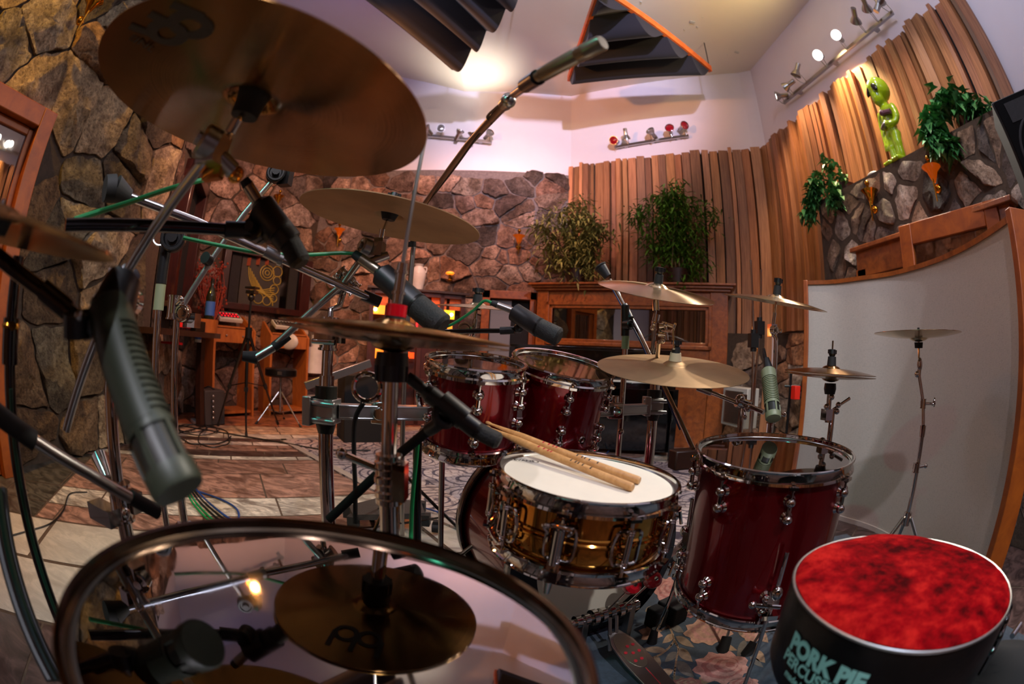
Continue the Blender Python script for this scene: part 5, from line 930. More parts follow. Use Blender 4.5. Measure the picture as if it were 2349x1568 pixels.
# ---------------------------------------------------------------- rugs
def rug_mat():
    m, N, L, b = nt('paisley'); co = coords(N, L, (1, 1, 1)); v = N.new('ShaderNodeTexVoronoi'); v.inputs['Scale'].default_value = 2.6; L.new(co, v.inputs['Vector'])
    mu = N.new('ShaderNodeMath'); mu.operation = 'MULTIPLY'; mu.inputs[1].default_value = 40; L.new(v.outputs['Distance'], mu.inputs[0]); sn_ = N.new('ShaderNodeMath'); sn_.operation = 'SINE'; L.new(mu.outputs[0], sn_.inputs[0])
    v2 = N.new('ShaderNodeTexVoronoi'); v2.inputs['Scale'].default_value = 15; v2.feature = 'DISTANCE_TO_EDGE'; L.new(co, v2.inputs['Vector'])
    a = ramp(N, L, sn_.outputs[0], [(.0, lin('#a89a98')), (.62, lin('#a89a98')), (.75, lin('#4a4250'))]); e = ramp(N, L, v2.outputs[0], [(.03, (.35, .32, .38, 1)), (.08, (1, 1, 1, 1))])
    c = mix(N, L, .8, a, e, 'MULTIPLY'); h = ramp(N, L, v.outputs['Color'], [(.35, (1, 1, 1, 1)), (.5, lin('#d8b596')), (.65, lin('#9aa0b8'))]); c = mix(N, L, .5, c, h, 'MULTIPLY'); L.new(c, b.inputs['Base Color']); b.inputs['Roughness'].default_value = .95; bump(N, L, b, sn_.outputs[0], .1, .003)
rug_mat()
ra = V((.77, -.64, 0)).normalized(); rb2 = V((.64, .77, 0)).normalized(); rc = V((-2.1, 3.73, 0))
def slab(mb, poly, z0, z1, col=None, k=0): mb.prism([(p.x, p.y) for p in poly], Matrix.Translation((0, 0, z0)), z1 - z0, col)
m = MB(); slab(m, [rc, rc + ra * 3.4, rc + ra * 3.4 + rb2 * 2.35, rc + rb2 * 2.35], .003, .013); rug = solo(m, 'patterned_rug', 'paisley', 'large grey paisley rug under the kit', 'rug', smooth=False)
M('rug_edge', '#8d8078', .95); ROOTM[rug.name] = Matrix.Translation(rug.location)
m = MB(); slab(m, [rc, rc + ra * 3.4, rc + ra * 3.4 + rb2 * .06, rc + rb2 * .06], .013, .0145); slab(m, [rc, rc + ra * .06, rc + ra * .06 + rb2 * 2.35, rc + rb2 * 2.35], .013, .0145); m.build('border', 'rug_edge', rug)
def fl_mat():
    m, N, L, b = nt('floral'); a = N.new('ShaderNodeAttribute'); a.attribute_name = 'Col'; co = coords(N, L); n = noi(N, L, 60, 4, .6, co); k = ramp(N, L, n, [(.3, (.65, .65, .65, 1)), (.7, (1.25, 1.25, 1.25, 1))]); L.new(mix(N, L, 1, a.outputs[0], k, 'MULTIPLY'), b.inputs['Base Color']); b.inputs['Roughness'].default_value = .95; b.inputs['Sheen Weight'].default_value = .3; bump(N, L, b, n, .3, .003)
fl_mat()
m = MB(); NAVY = (.020, .034, .050, 1); fr = [V((.05, .25, 0)), V((1.75, .18, 0)), V((1.85, 1.75, 0)), V((.15, 1.85, 0))]; slab(m, fr, .014, .022, NAVY)
def fp(x, y, z=.0225): return PZ(1380 + x / 5.593, 1330 + y / 5.593, z)
def blob(pts, c, z): m.add([fp(x, y, z) for x, y in pts], [tuple(range(len(pts)))], c)
def leaf2(x0, y0, x1, y1, w, c, z=.0228):
    dx, dy = x1 - x0, y1 - y0; L_ = math.hypot(dx, dy); nx, ny = -dy / L_, dx / L_; n = 8; up = [(x0 + dx * i / n + nx * w * math.sin(PI * (i / n) ** .8), y0 + dy * i / n + ny * w * math.sin(PI * (i / n) ** .8)) for i in range(n + 1)]; dn = [(x0 + dx * i / n - nx * w * math.sin(PI * (i / n) ** .8), y0 + dy * i / n - ny * w * math.sin(PI * (i / n) ** .8)) for i in range(n - 1, 0, -1)]; blob(up + dn, c, z)
TANR, PEACH, PINK, ROSE, OLIVE, GRYG = (.28, .17, .09, 1), (.36, .19, .12, 1), (.38, .17, .13, 1), (.29, .09, .07, 1), (.20, .13, .075, 1), (.11, .09, .07, 1)
for pts in ([(760, 480), (880, 620), (930, 760), (985, 880), (960, 1010), (935, 1200), (930, 1300)], [(930, 780), (850, 880), (700, 980), (480, 1030)], [(860, 590), (720, 670)]):
    c3 = crv([V((x, y, 0)) for x, y in pts], 5)
    for a_, b_ in zip(c3[:-1], c3[1:]): leaf2(a_.x - (b_.x - a_.x) * .6, a_.y - (b_.y - a_.y) * .6, b_.x + (b_.x - a_.x) * .6, b_.y + (b_.y - a_.y) * .6, 13, TANR, .0229)
for k in range(6): a_ = 2 * PI * k / 6 + .3; leaf2(630, 680, 630 + 165 * math.cos(a_), 680 + 120 * math.sin(a_), 48, PEACH, .0230)
for q in ((690, 540, 700, 480, 70), (800, 500, 990, 530, 40), (890, 580, 1060, 670, 45), (930, 690, 780, 810, 45), (950, 720, 1190, 860, 48), (830, 900, 510, 880, 42), (650, 990, 440, 930, 42), (740, 990, 640, 1140, 70), (975, 870, 1170, 1050, 62), (960, 920, 810, 1050, 48), (960, 1040, 1190, 1250, 70), (920, 1150, 660, 1250, 55), (900, 1230, 1180, 1330, 40), (1500, 820, 1740, 900, 45), (1850, 760, 1740, 1000, 50), (1080, 380, 1010, 460, 50), (560, 400, 700, 340, 40), (1960, 900, 2100, 1060, 60), (1900, 980, 2080, 1120, 40), (1960, 620, 2140, 800, 70), (1750, 640, 1900, 700, 60), (1250, 1250, 1390, 1310, 60)): leaf2(*q, rg3.choice((OLIVE, TANR, GRYG, OLIVE)))
def rose(cx_, cy_, rx_, ry_, c, c2):
    n = 40; blob([(cx_ + rx_ * (1 + .10 * math.sin(9 * t)) * math.cos(t), cy_ + ry_ * (1 + .12 * math.sin(9 * t + 1)) * math.sin(t)) for t in [2 * PI * i / n for i in range(n)]], c, .0231)
    for k, (s, cc) in enumerate(((.72, c2), (.6, c), (.42, c2), (.33, c), (.18, c2))): blob([(cx_ + .08 * rx_ * k + rx_ * s * (1 + .09 * math.sin(6 * t + k)) * math.cos(t), cy_ - .05 * ry_ * k + ry_ * s * math.sin(t)) for t in [2 * PI * i / 30 for i in range(30)]], cc, .0232 + .0001 * k)
rose(1370, 660, 300, 160, PEACH, PINK); rose(1540, 1120, 350, 200, PINK, ROSE); rose(1950, 700, 150, 90, PEACH, PINK); rose(840, 120, 160, 150, PINK, ROSE); rose(1100, 1320, 190, 70, ROSE, PEACH); rose(1130, 420, 110, 60, ROSE, PINK); rose(1820, 1330, 200, 90, PINK, ROSE)
solo(m, 'floral_rug', 'floral', 'navy floral rug with pink roses in front of the kick pedal', 'rug', smooth=False)
# ---------------------------------------------------------------- background furniture along the stone walls
UP = V((0, 0, 1))
def podium(label, pl, pr, ztop, dep):
    """slant-topped oak listening desk: pl, pr = front feet"""
    pl = V(pl); pr = V(pr); x = (pr - pl).normalized(); y = UP.cross(x); w = (pr - pl).length; F = Matrix((x, y, UP)).transposed().to_4x4(); F.translation = pl
    o = thing('headphone_desk', label, 'desk', F=F, group='oak headphone desks by the stone wall')
    for s in (0, w - .03):
        m = MB(); prof = [(0, 0), (dep, 0), (dep, ztop + .05), (dep - .08, ztop + .05), (.02, ztop - .12), (0, ztop - .14)]
        vs = [V((s, a, b)) for a, b in prof] + [V((s + .03, a, b)) for a, b in prof]; n = len(prof)
        m.add(vs, [tuple(range(n)), tuple(range(2 * n - 1, n - 1, -1))] + [(i, (i + 1) % n, n + (i + 1) % n, n + i) for i in range(n)]); m.build('side_panel', 'oak', o, True)
    m = MB(); m.box((w / 2, dep / 2, ztop - .10), (w - .06, dep - .05, .02)); m.build('shelf', 'oak', o, True)
    m = MB(); m.box((w / 2, .03, ztop - .20), (w - .06, .02, .16)); dr = m.build('drawer', 'oak', o, True, bev=.003)
    for s in (.3, .7): m = MB(); m.sphere((w * s, .012, ztop - .20), .012); m.build('knob', 'chrome_satin', dr, True)
    m = MB(); m.box((w / 2, dep / 2, .06), (w - .06, dep - .04, .03)); m.build('base_shelf', 'oak', o, True)
    return o, F, w
d1a = PZ(470, 944, 0) ; d1b = PZ(560, 944, 0)
fa = PH(487, 900, 5.35); fb = PH(582, 900, 5.65); fa.z = fb.z = 0
k1, K1F, kw = podium('nearer oak headphone desk, behind the tripod', fa, fb, 1.15, .42)
fa2 = PH(617, 900, 5.75); fb2 = PH(705, 900, 6.0); fa2.z = fb2.z = 0
k2, K2F, kw2 = podium('farther oak headphone desk, behind the small black stool', fa2, fb2, 1.12, .40)
for F, w, zt, lab, led in ((K1F, kw, 1.15, 'small headphone mixer with red lights on the nearer desk', True), (K2F, kw2, 1.12, 'small pale headphone mixer on the farther desk', False)):
    c = F @ V((w / 2, .22, zt + .02)); R = F.to_3x3() @ Matrix.Rotation(.45, 3, 'X'); o = thing('headphone_mixer', lab, 'mixer', c)
    m = MB(); m.box(c, (.34, .20, .045), R); m.build('case', 'vent_white', o, bev=.006)
    m = MB(); m.box(c + R @ V((0, .01, .024)), (.30, .13, .004), R); m.build('face', 'dark_metal', o)
    m = MB()
    for i in range(6):
        for j in range(2): m.box(c + R @ V((-.12 + .048 * i, -.025 + .06 * j, .028)), (.022, .022, .006), R)
    m.build('buttons', 'red_led' if led else 'vent_white', o)
# paper bags / foam by the farther desk
m = MB(); c = K2F @ V((kw2 * .45, -.01, .93)); m.sphere(c, .14, (1, .3, .75)); solo(m, 'folded_cloth', 'vase_white', 'pale pink folded cloth on the front of the farther desk', 'cloth')
m = MB(); c = K2F @ V((kw2 + .16, .10, .72)); m.cone(c + V((0, 0, -.18)), c + V((0, 0, .16)), .15, .12, 24); m.cone(c + V((0, 0, .16)), c + V((0, 0, .32)), .07, .07, 20); solo(m, 'plaster_vase', 'vase_white', 'pale vase standing right of the farther desk', 'vase')
# counter shelf in the corner with bottles
cs = thing('counter', 'dark counter shelf against the stone with bottles on it', 'counter', (-3.55, 3.9, 0))
m = MB(); ca = PH(330, 800, 3.85); cb = PH(472, 800, 4.95); ca.z = cb.z = .93; m.bar(ca, cb, .36, .05); m.build('top', 'dark_wood', cs)
for s in (.12, .9): m = MB(); m.bar(lerp(ca, cb, s) - V((0, 0, .93)), lerp(ca, cb, s) - V((0, 0, .03)), .07, .07, V((1, 0, 0))); m.build('leg', 'dark_wood', cs)
CZ = .957
def onc(u, v0=790): p = PZ(u, v0, CZ) if False else None; s = (u - 330) / 148; q = lerp(ca, cb, s); q.z = CZ; return q
def bottle(lab, p, h, r, body, cap, label=None, cat='bottle', grp=None):
    p = V(p); o = thing('bottle', lab, cat, p, grp); m = MB(); m.lathe([(.0001, 0), (r, 0), (r, h * .55), (r * .85, h * .66), (r * .36, h * .82), (r * .33, h * .95), (.0001, h * .95)], Matrix.Translation(p), 20); m.build('glass', body, o)
    m = MB(); m.cone(p + V((0, 0, h * .94)), p + V((0, 0, h)), r * .4, None, 14); m.build('cap', cap, o)
    if label: m = MB(); m.lathe([(r * 1.02, h * .12), (r * 1.02, h * .45)], Matrix.Translation(p), 20); m.build('paper_label', label, o)
bottle('soda bottle with red label on the counter, left of the two', onc(408), .23, .045, 'cola', 'red_plastic', 'cola_label', grp=None); bottle('soda bottle with red label on the counter, right of the two', onc(421), .23, .045, 'cola', 'red_plastic', 'cola_label')
bottle('dark wine bottle with blue label in front of the dried flowers', onc(478) + V((.12, -.12, .12)), .42, .055, 'bottle_glass', 'black_plastic', 'bottle_label'); bottle('clear water bottle standing low by the counter end', onc(472) + V((.12, -.25, -.1)), .24, .036, 'clear_plastic', 'clear_plastic', 'bottle_label')
m = MB(); p = onc(440); m.box(p + V((0, 0, .05)), (.2, .16, .1)); solo(m, 'small_box', 'black_plastic', 'small black box on the counter beside the soda bottles', 'box', bev=.005)
m = MB(); p = onc(470); m.cone(p + V((.05, -.05, -.05)), p + V((.05, -.05, .13)), .13, .15, 24); solo(m, 'wood_bucket', 'oak', 'round wooden tub behind the water bottle on the counter', 'tub')
m = MB(); p = onc(395); m.box(p + V((0, -.05, -.12)), (.26, .05, .02)); m.box(p + V((0.1, -.06, -.10)), (.02, .02, .02)); solo(m, 'red_tray', 'cola_label', 'thin red tray edge under the counter lip', 'tray')
# dried flowers
fl = thing('dried_flowers', 'tall spray of rust-red dried flowers beside the picture window', 'dried flowers', V(onc(478)) + V((.1, 0, .06)))
b0 = onc(478) + V((.08, -.02, .05)); m = MB(); rgf = random.Random(4); tips = []
for k in range(46):
    e = PH(478 + rgf.uniform(-28, 34), 640 + rgf.uniform(-30, 70), 5.5) ; mid = lerp(b0, e, .55) + V((rgf.uniform(-.06, .06), rgf.uniform(-.06, .06), .05)); m.tube(crv([b0, mid, e], 3), .0035, 4); tips.append(e)
m.build('stems', 'dry_flower', fl); m = MB()
for e in tips:
    for _ in range(7): m.sphere(e + V((rgf.gauss(0, .04), rgf.gauss(0, .04), rgf.gauss(0, .06))), rgf.uniform(.008, .018), (1, 1, 1), None, 6, 4)
m.build('blooms', 'dry_flower', fl)
# camera tripod in front of the desks
tr = PH(565, 900, 4.35); tr.z = 0; tp = thing('camera_tripod', 'black photo tripod standing on the striped floor before the desks', 'tripod', tr); ztop = PH(576, 660, 4.35).z; zh = PH(570, 758, 4.35).z
m = MB(); m.cone(V((tr.x, tr.y, .42)), V((tr.x, tr.y, ztop - .12)), .012, None, 12); m.cone(V((tr.x, tr.y, zh - .07)), V((tr.x, tr.y, zh + .03)), .035, None, 14); m.build('center_column', 'black_plastic', tp)
m = MB(); m.box((tr.x, tr.y, ztop - .04), (.10, .08, .03)); m.box((tr.x, tr.y, ztop), (.12, .09, .018)); m.sphere((tr.x, tr.y, ztop - .09), .035); m.build('head', 'black_plastic', tp)
for u, v in ((500, 975), (565, 1000), (638, 972)):
    e = PZ(u, v, .01); h = V((tr.x, tr.y, zh)); d = (e - h); m = MB(); m.tube([h + d * .02, h + d * .55, h + d * .56, e], [.017, .016, .012, .010], 8); lg = m.build('leg', 'black_plastic', tp); m = MB(); m.cone(h + d * .53, h + d * .57, .022, None, 10); m.cone(h + d * .96, e, .014, .016, 10); m.build('leg_lock', 'black_rubber', lg); 
    m = MB(); m.tube([V((tr.x, tr.y, .52)), h + d * .55], .005, 6); m.build('brace', 'dark_metal', tp)
# small black drum stool by the farther desk
ds = PH(643, 900, 5.2); ds.z = 0; so = thing('drum_stool', 'small round black stool on chrome tripod before the farther desk', 'stool', ds); zs = PH(643, 850, 5.2).z
m = MB(); m.lathe([(.0001, zs + .03), (.17, zs + .03), (.19, zs + .015), (.19, zs - .05), (.17, zs - .065), (.0001, zs - .065)], Matrix.Translation(ds), 40); m.build('seat', 'black_vinyl', so)
m = MB(); m.box(ds + V((.07, -.178, zs - .015)), (.09, .006, .035)); m.build('badge', 'alu', so)
m = MB(); m.cone(ds + V((0, 0, zs - .06)), ds + V((0, 0, .14)), .014, None, 12); m.cone(ds + V((0, 0, .40)), ds + V((0, 0, .3)), .022, None, 12); m.build('post', 'chrome', so)
tripod(so, ds, .36, .30, -10, r=.009)
# amplifier and adaptor
ac = PZ(466, 974, 0); aR = Matrix.Rotation(math.radians(-25), 3, 'Z'); am = thing('amplifier', 'small grey box amplifier on the floor beside the tripod', 'amplifier', ac)
m = MB(); m.box(ac + V((0, .12, .19)), (.30, .26, .36), aR); m.build('case', 'tolex', am, bev=.01); m = MB(); m.tube(crv([ac + V((-.08, .12, .37)), ac + V((0, .12, .395)), ac + V((.08, .12, .37))], 5), .009, 8); m.build('handle', 'black_rubber', am)
m = MB(); [m.sphere(ac + aR @ V((.152, .06 + .0 * k, .32 - .055 * k)), .016) for k in range(5)]; m.build('knobs', 'chrome_satin', am)
m = MB(); m.box(PZ(449, 968, .02), (.26, .06, .04), Matrix.Rotation(-.6, 3, 'Z')); solo(m, 'power_strip', 'vase_white', 'white power strip lying in front of the amplifier', 'power strip', bev=.006)
# black board on castors and rack-side foot unit
bo = thing('low_platform', 'low black board on castors on the rug left of the kick drum', 'platform', PZ(890, 1165, 0)); m = MB()
pb = [PZ(800, 1160, .10), PZ(870, 1142, .10), PZ(965, 1150, .10), PZ(975, 1178, .10), PZ(810, 1182, .10)]; m.prism([(p.x, p.y) for p in pb], Matrix.Translation((0, 0, .075)), .03); m.build('board', 'tolex', bo)
m = MB(); [m.box(V((p.x, p.y, .07)), (.05, .05, .06)) for p in (pb[0], pb[2], pb[3], pb[4])]; m.build('corners', 'black_rubber', bo)
for p in (pb[3] + V((.06, -.02, 0)), pb[4]): m = MB(); m.cone(V((p.x - .02, p.y, .038)), V((p.x + .02, p.y, .038)), .026, None, 16); m.box((p.x, p.y, .065), (.03, .03, .02)); m.build('castor', 'black_rubber', bo)
m = MB(); m.sphere(PZ(906, 1150, .135), .03, (1, 1, .7)); m.build('chrome_ball', 'chrome', bo)
# foam wedges by the floor tom
for (u, v, s, lab) in ((1505, 1415, .05, 'small black foam block on the floral rug by the pedal'), (1542, 1400, .075, 'larger black foam block on the floral rug by the floor tom')):
    p = PZ(u, v, .06); m = MB(); m.box((p.x, p.y, .06), (s, s * 1.2, .075), Matrix.Rotation(.5, 3, 'Z')); solo(m, 'foam_block', 'black_matt', lab, 'foam block', bev=.006)
# shelf unit with glowing lamps, vase and ornament on top
sA = PH(845, 760, 5.45); sB = PH(1062, 760, 5.6); sA.z = sB.z = 0; sx = (sB - sA).normalized(); sy = UP.cross(sx); SF3 = Matrix((sx, sy, UP)).transposed().to_4x4(); SF3.translation = sA; sw = (sB - sA).length; sz = PH(950, 668, 5.5).z
sh = thing('lamp_cabinet', 'dark wood cabinet with glowing lamp windows below the stone wall', 'cabinet', F=SF3)
m = MB()
for x in (0, .24, sw * .52, sw * .74, sw - .04): m.box((x + .02, .02, sz / 2), (.05, .06, sz))
for z in (.04, .55, sz - .03): m.box((sw / 2, .02, z), (sw, .06, .05))
m.build('frame', 'shelf_wood', sh, True); m = MB(); m.box((sw / 2, .20, sz / 2), (sw, .02, sz)); m.build('back', 'shelf_wood', sh, True); m = MB(); m.box((sw / 2, .1, sz + .012), (sw + .1, .3, .025)); m.build('top', 'dark_wood', sh, True)
m = MB()
for x in (.12, .5, .85, 1.08): m.box((x, .05, sz - .12), (.19, .02, .14))
m.build('upper_panel', 'rail_wood', sh, True)
lampz = PH(950, 715, 5.5).z
for k, (u, w, mt) in enumerate(((868, .16, 'lamp_glow'), (935, .12, 'lamp_glow'), (1028, .20, 'lamp_yellow'))):
    xx = (SF3.inverted() @ PH(u, 715, 5.5)).x; m = MB(); m.box((xx, .04, lampz), (w, .02, .11)); lp = m.build('lamp_window', mt, sh, True)
    for q in ((0,) if k < 2 else (-.03, .06)): m = MB(); m.sphere((xx + q - (.04 if k == 0 else 0), .02, lampz), .019, (1, .4, 1), None, 10, 8); m.build('bulb', 'lamp_core', lp, True)
for u, v, s, mt in ((960, 745, .05, 'red_led'), (1036, 752, .06, 'lamp_glow'), (870, 810, .10, 'lamp_glow'), (935, 812, .05, 'lamp_red'), (945, 815, .06, 'lamp_red'), (980, 750, .05, 'lamp_red')):
    p = SF3.inverted() @ PH(u, v, 5.5); m = MB(); m.box((p.x, .05, p.z), (s, .02, s * 1.2)); m.build('lamp_window', mt, sh, True)
vz = thing('urn', 'pale blue-white urn on top of the lamp cabinet', 'vase', (lambda q: V((q.x, q.y, sz + .025)))(PH(957, 660, 5.55)))
q = PH(957, 660, 5.55); m = MB(); hh = PH(957, 606, 5.55).z - sz - .025; m.lathe([(.0001, 0), (.07, 0), (.085, hh * .3), (.098, hh * .6), (.085, hh * .78), (.055, hh * .88), (.05, hh * .92), (.065, hh), (.055, hh), (.045, hh * .9)], Matrix.Translation((q.x, q.y, sz + .025)), 28); m.build('body', 'vase_white', vz)
for s in (-1, 1): m = MB(); m.tube(crv([V((q.x + s * .05, q.y, sz + hh * .95)), V((q.x + s * .10, q.y, sz + hh * .95)), V((q.x + s * .095, q.y, sz + hh * .75))], 5), .008, 6); m.build('handle', 'vase_white', vz)
q = PH(1032, 630, 5.62); go = thing('wall_lamp', 'small amber-shaded lamp on the stone above the lamp cabinet', 'lamp', q); m = MB(); m.sphere(q + V((0, 0, .02)), .055, (1, .7, .45)); m.build('shade', 'lamp_glow', go); m = MB(); m.cone(q - V((0, 0, .09)), q, .012, .02, 12); m.sphere(q - V((0, 0, .07)), .04, (1, 1, .4)); m.box(q + V((0, .12, 0)), (.03, .22, .03)); m.build('bracket', 'gold', go)
# black upright piano before the control-room window
pa = PH(1168, 830, 4.5); pb2 = PH(1560, 830, 4.35); pa.z = pb2.z = 0; pxd = (pb2 - pa).normalized(); pyd = UP.cross(pxd); PF = Matrix((pxd, pyd, UP)).transposed().to_4x4(); PF.translation = pa + V((0, 0, .0146)); pw = (pb2 - pa).length
pn = thing('piano', 'black piano behind the rack toms below the control-room window', 'piano', F=PF); zt = PH(1290, 797, 4.5).z
m = MB(); m.box((pw / 2, .25, zt - .015), (pw, .5, .03)); m.build('lid', 'black_gloss', pn, True, bev=.004); m = MB(); m.box((pw / 2, .28, zt / 2), (pw - .06, .42, zt - .06)); m.build('case', 'black_gloss', pn, True)
m = MB(); m.box((pw / 2, -.08, .68), (pw - .1, .3, .06)); m.build('key_shelf', 'black_gloss', pn, True, bev=.004); m = MB(); m.box((pw / 2, -.12, .715), (pw - .2, .14, .012)); m.build('keys', 'head_coat', pn, True)
for s in (.04, pw - .04): m = MB(); m.box((s, -.14, .33), (.05, .06, .66)); m.build('leg', 'black_gloss', pn, True)
# second black case and slanting rail left of the lamp cabinet
m = MB(); ka = PH(782, 893, 4.4); kb = PH(870, 893, 4.5); ka.z = kb.z = PH(820, 860, 4.45).z / 2 + .008; x = (kb - ka).normalized(); m.box((ka + kb) / 2, ((kb - ka).length, .35, ka.z * 2 - .016), Matrix((x, UP.cross(x), UP)).transposed()); sol = solo(m, 'road_case', 'black_matt', 'black road case behind the left rack post', 'case', bev=.006)
m = MB(); m.bar(PH(700, 885, 4.0), PH(850, 832, 4.1), .05, .07); sol = solo(m, 'slanted_rail', 'chrome_satin', 'teal-lit metal rail slanting up behind the left rack post', 'rail', bev=.004)
# wall heater
hA = PH(1650, 965, 4.85); hB = PH(1706, 965, 4.5); hz0, hz1 = PH(1675, 980, 4.6).z, PH(1680, 888, 4.6).z; x = (hB - hA); x.z = 0; w = x.length; x.normalize(); y = UP.cross(x); R = Matrix((x, y, UP)).transposed(); c = (hA + hB) / 2; c.z = (hz0 + hz1) / 2
ht = thing('wall_heater', 'white louvred heater on the wall right of the oak bay', 'heater', c); m = MB(); m.box(c + y * .1, (w, .16, hz1 - hz0), R); m.build('case', 'vent_white', ht, bev=.01)
m = MB(); [m.box(c + y * .012 + UP * ((k - 11) * (hz1 - hz0) * .036), (w * .72, .02, (hz1 - hz0) * .014), R) for k in range(23)]; m.build('grille', 'alu', ht)
# ---------------------------------------------------------------- plants
def foliage(m, pts, n, ln, wd, rgp, droop=.6, spread=.12):
    for _ in range(n):
        b = V(rgp.choice(pts)) + V((rgp.gauss(0, spread), rgp.gauss(0, spread), rgp.gauss(0, spread)))
        a = rgp.uniform(0, 2 * PI); d = V((math.cos(a), math.sin(a), rgp.uniform(-droop, .35))).normalized(); s = d.cross(UP).normalized(); l = ln * rgp.uniform(.6, 1.2); w = wd * rgp.uniform(.7, 1.2); u = s.cross(d)
        v = [b, b + d * l * .35 + s * w + u * w * .3, b + d * l - UP * l * .25 * droop, b + d * l * .35 - s * w + u * w * .3, b + d * l * .4 - u * w * .2]
        m.add(v, [(0, 1, 4), (1, 2, 4), (2, 3, 4), (3, 0, 4)])
def bamboo(label, base, rgp, w, h, cx_list, mat):
    o = thing('bamboo_plant', label, 'plant', base, 'bamboo plants on the oak bay'); m = MB(); tops = []
    for k in range(9):
        b = V(base) + V((rgp.uniform(-.10, .10), rgp.uniform(-.06, .06), .1)); t = V(base) + pxd * rgp.uniform(-w, w) * .55 + V((0, rgp.uniform(-.1, .1), h * rgp.uniform(.6, .98))); m.tube(crv([b, lerp(b, t, .5) + V((0, 0, .04)), t], 5), .008, 6); tops += [lerp(b, t, s) for s in (.35, .5, .65, .8, .92, 1)]
    m.build('stems', 'stem_tan', o); m = MB(); pts = list(tops)
    for cx_, cz_, r in cx_list:
        for _ in range(14): a = rgp.uniform(0, 2 * PI); q = r * math.sqrt(rgp.random()); pts.append(V(base) + pxd * (cx_ + q * math.cos(a)) + V((0, rgp.uniform(-.12, .08), cz_ + q * math.sin(a) * .8)))
    foliage(m, pts, 2600, .13, .013, rgp, .9, .06); m.build('leaves', mat, o, smooth=False)
    m = MB(); m.cone(V(base), V(base) + V((0, 0, .16)), .11, .13, 24); m.build('pot', 'dark_wood', o)
pb1 = lerp(q0, q1, .21) - nn * .0; pb1.z = 1.785; bamboo('olive bamboo plant on the oak bay, next to the stone wall', pb1, random.Random(1), .38, 1.0, ((-.25, .70, .22), (.02, .88, .2), (.22, .55, .2), (-.3, .35, .25), (.05, .35, .28), (-.05, .15, .28)), 'leaf_dull')
pb3 = lerp(q0, q1, .74) - nn * .0; pb3.z = 1.785; bamboo('fresh green bamboo plant on the oak bay, against the cedar boards', pb3, random.Random(2), .40, 1.12, ((-.30, .75, .2), (-.06, .98, .18), (.3, .8, .24), (.0, .6, .25), (.12, .38, .24), (.1, .18, .24), (-.18, .45, .2)), 'leaf')
def trailer(label, pts, tails, n, rgp, ln, wd, pot):
    o = thing('trailing_plant', label, 'plant', V(pts[0]), 'trailing plants on the stone ledge'); m = MB(); allp = [V(p) for p in pts]
    st = MB()
    for t in tails: c3 = crv(t, 6); st.tube(c3, .005, 5); allp += c3[3:]
    st.build('vines', 'leaf_dark', o); foliage(m, allp, n, ln, wd, rgp, 1.2, .03); m.build('leaves', 'leaf_dark', o, smooth=False)
    m = MB(); m.cone(V(pot) - V((0, 0, .0)), V(pot) + V((0, 0, .12)), .10, .12, 20); m.build('pot', 'shelf_wood', o)
XB = 2.74
def pb_(u, v, x=XB): return PX(u, v, x)
trailer('trailing green plant at the left end of the stone ledge', [pb_(u, v) for u, v in ((1880, 400), (1900, 385), (1920, 400), (1890, 420), (1870, 415), (1910, 375), (1895, 365), (1935, 405))], [[pb_(1875, 400), pb_(1868, 430, 2.6), pb_(1862, 460, 2.58), pb_(1852, 500, 2.58)], [pb_(1880, 410), pb_(1872, 430, 2.6), pb_(1862, 460, 2.58)], [pb_(1912, 410), pb_(1915, 440, 2.6), pb_(1916, 465, 2.6)]], 650, random.Random(3), .085, .026, (2.82, 2.86, 2.385))
trailer('larger trailing plant on the ledge beside the hanging loudspeaker', [pb_(u, v) for u, v in ((2160, 215), (2185, 212), (2210, 225), (2235, 250), (2265, 255), (2175, 240), (2200, 245), (2225, 238), (2160, 240), (2250, 250))], [[pb_(2150, 240), pb_(2140, 280, 2.6), pb_(2145, 310, 2.58), pb_(2160, 340, 2.58)], [pb_(2145, 250), pb_(2135, 300, 2.6), pb_(2180, 335, 2.6)]], 760, random.Random(4), .12, .036, (2.84, 1.25, 2.385))
# ---------------------------------------------------------------- green alien figure on the ledge
ab = V((2.76, 2.03, 2.385)); dv = (V((0, .6, .9)) - ab); face = V((-.80, .10, 0)).normalized()
fx = face; fy = UP.cross(fx); AFm = Matrix((fx, fy, UP)).transposed().to_4x4() ; AFm.translation = ab
al = thing('alien_figure', 'glossy lime green alien figure standing on the stone ledge', 'figure', ab); H_ = .80
m = MB(AFm)
def S(x, y, z, r, sc=(1, 1, 1)): m.sphere((x * H_, y * H_, z * H_), r * H_ * 1.06, sc, None, 16, 12)
S(.02, 0, .86, .135, (1.0, .95, 1.02)); S(.07, 0, .76, .085, (.9, .85, 1.2)); S(.095, 0, .70, .04)
def T(pts, rs): m.tube(crv([V(p) * H_ for p in pts], 5), [rs[min(len(rs) - 1, int(i * len(rs) / (5 * (len(pts) - 1) + 1)))] * H_ for i in range(5 * (len(pts) - 1) + 1)], 12)
T([(0, 0, .74), (0, 0, .66)], [.045, .05]); S(0, 0, .60, .095, (.8, 1.15, .8)); S(.01, 0, .52, .085, (.8, 1.0, 1.1)); S(0, 0, .43, .075, (.85, 1.05, 1.0)); S(0, 0, .36, .08, (.9, 1.05, .9))
for s in (-1, 1):
    T([(0, s * .045, .36), (.015, s * .05, .22), (.0, s * .05, .05)], [.062, .056, .05, .045]); S(.0, s * .06, .035, .045, (1.2, 1, .8))
    for k in range(3): S(.10, s * .07 + (k - 1) * .040, .030, .032, (2.0, .75, .9))
T([(0, .10, .63), (.0, .135, .52), (.03, .12, .43), (.085, .06, .42)], [.046, .042, .036, .034]); S(.09, .05, .42, .036); 
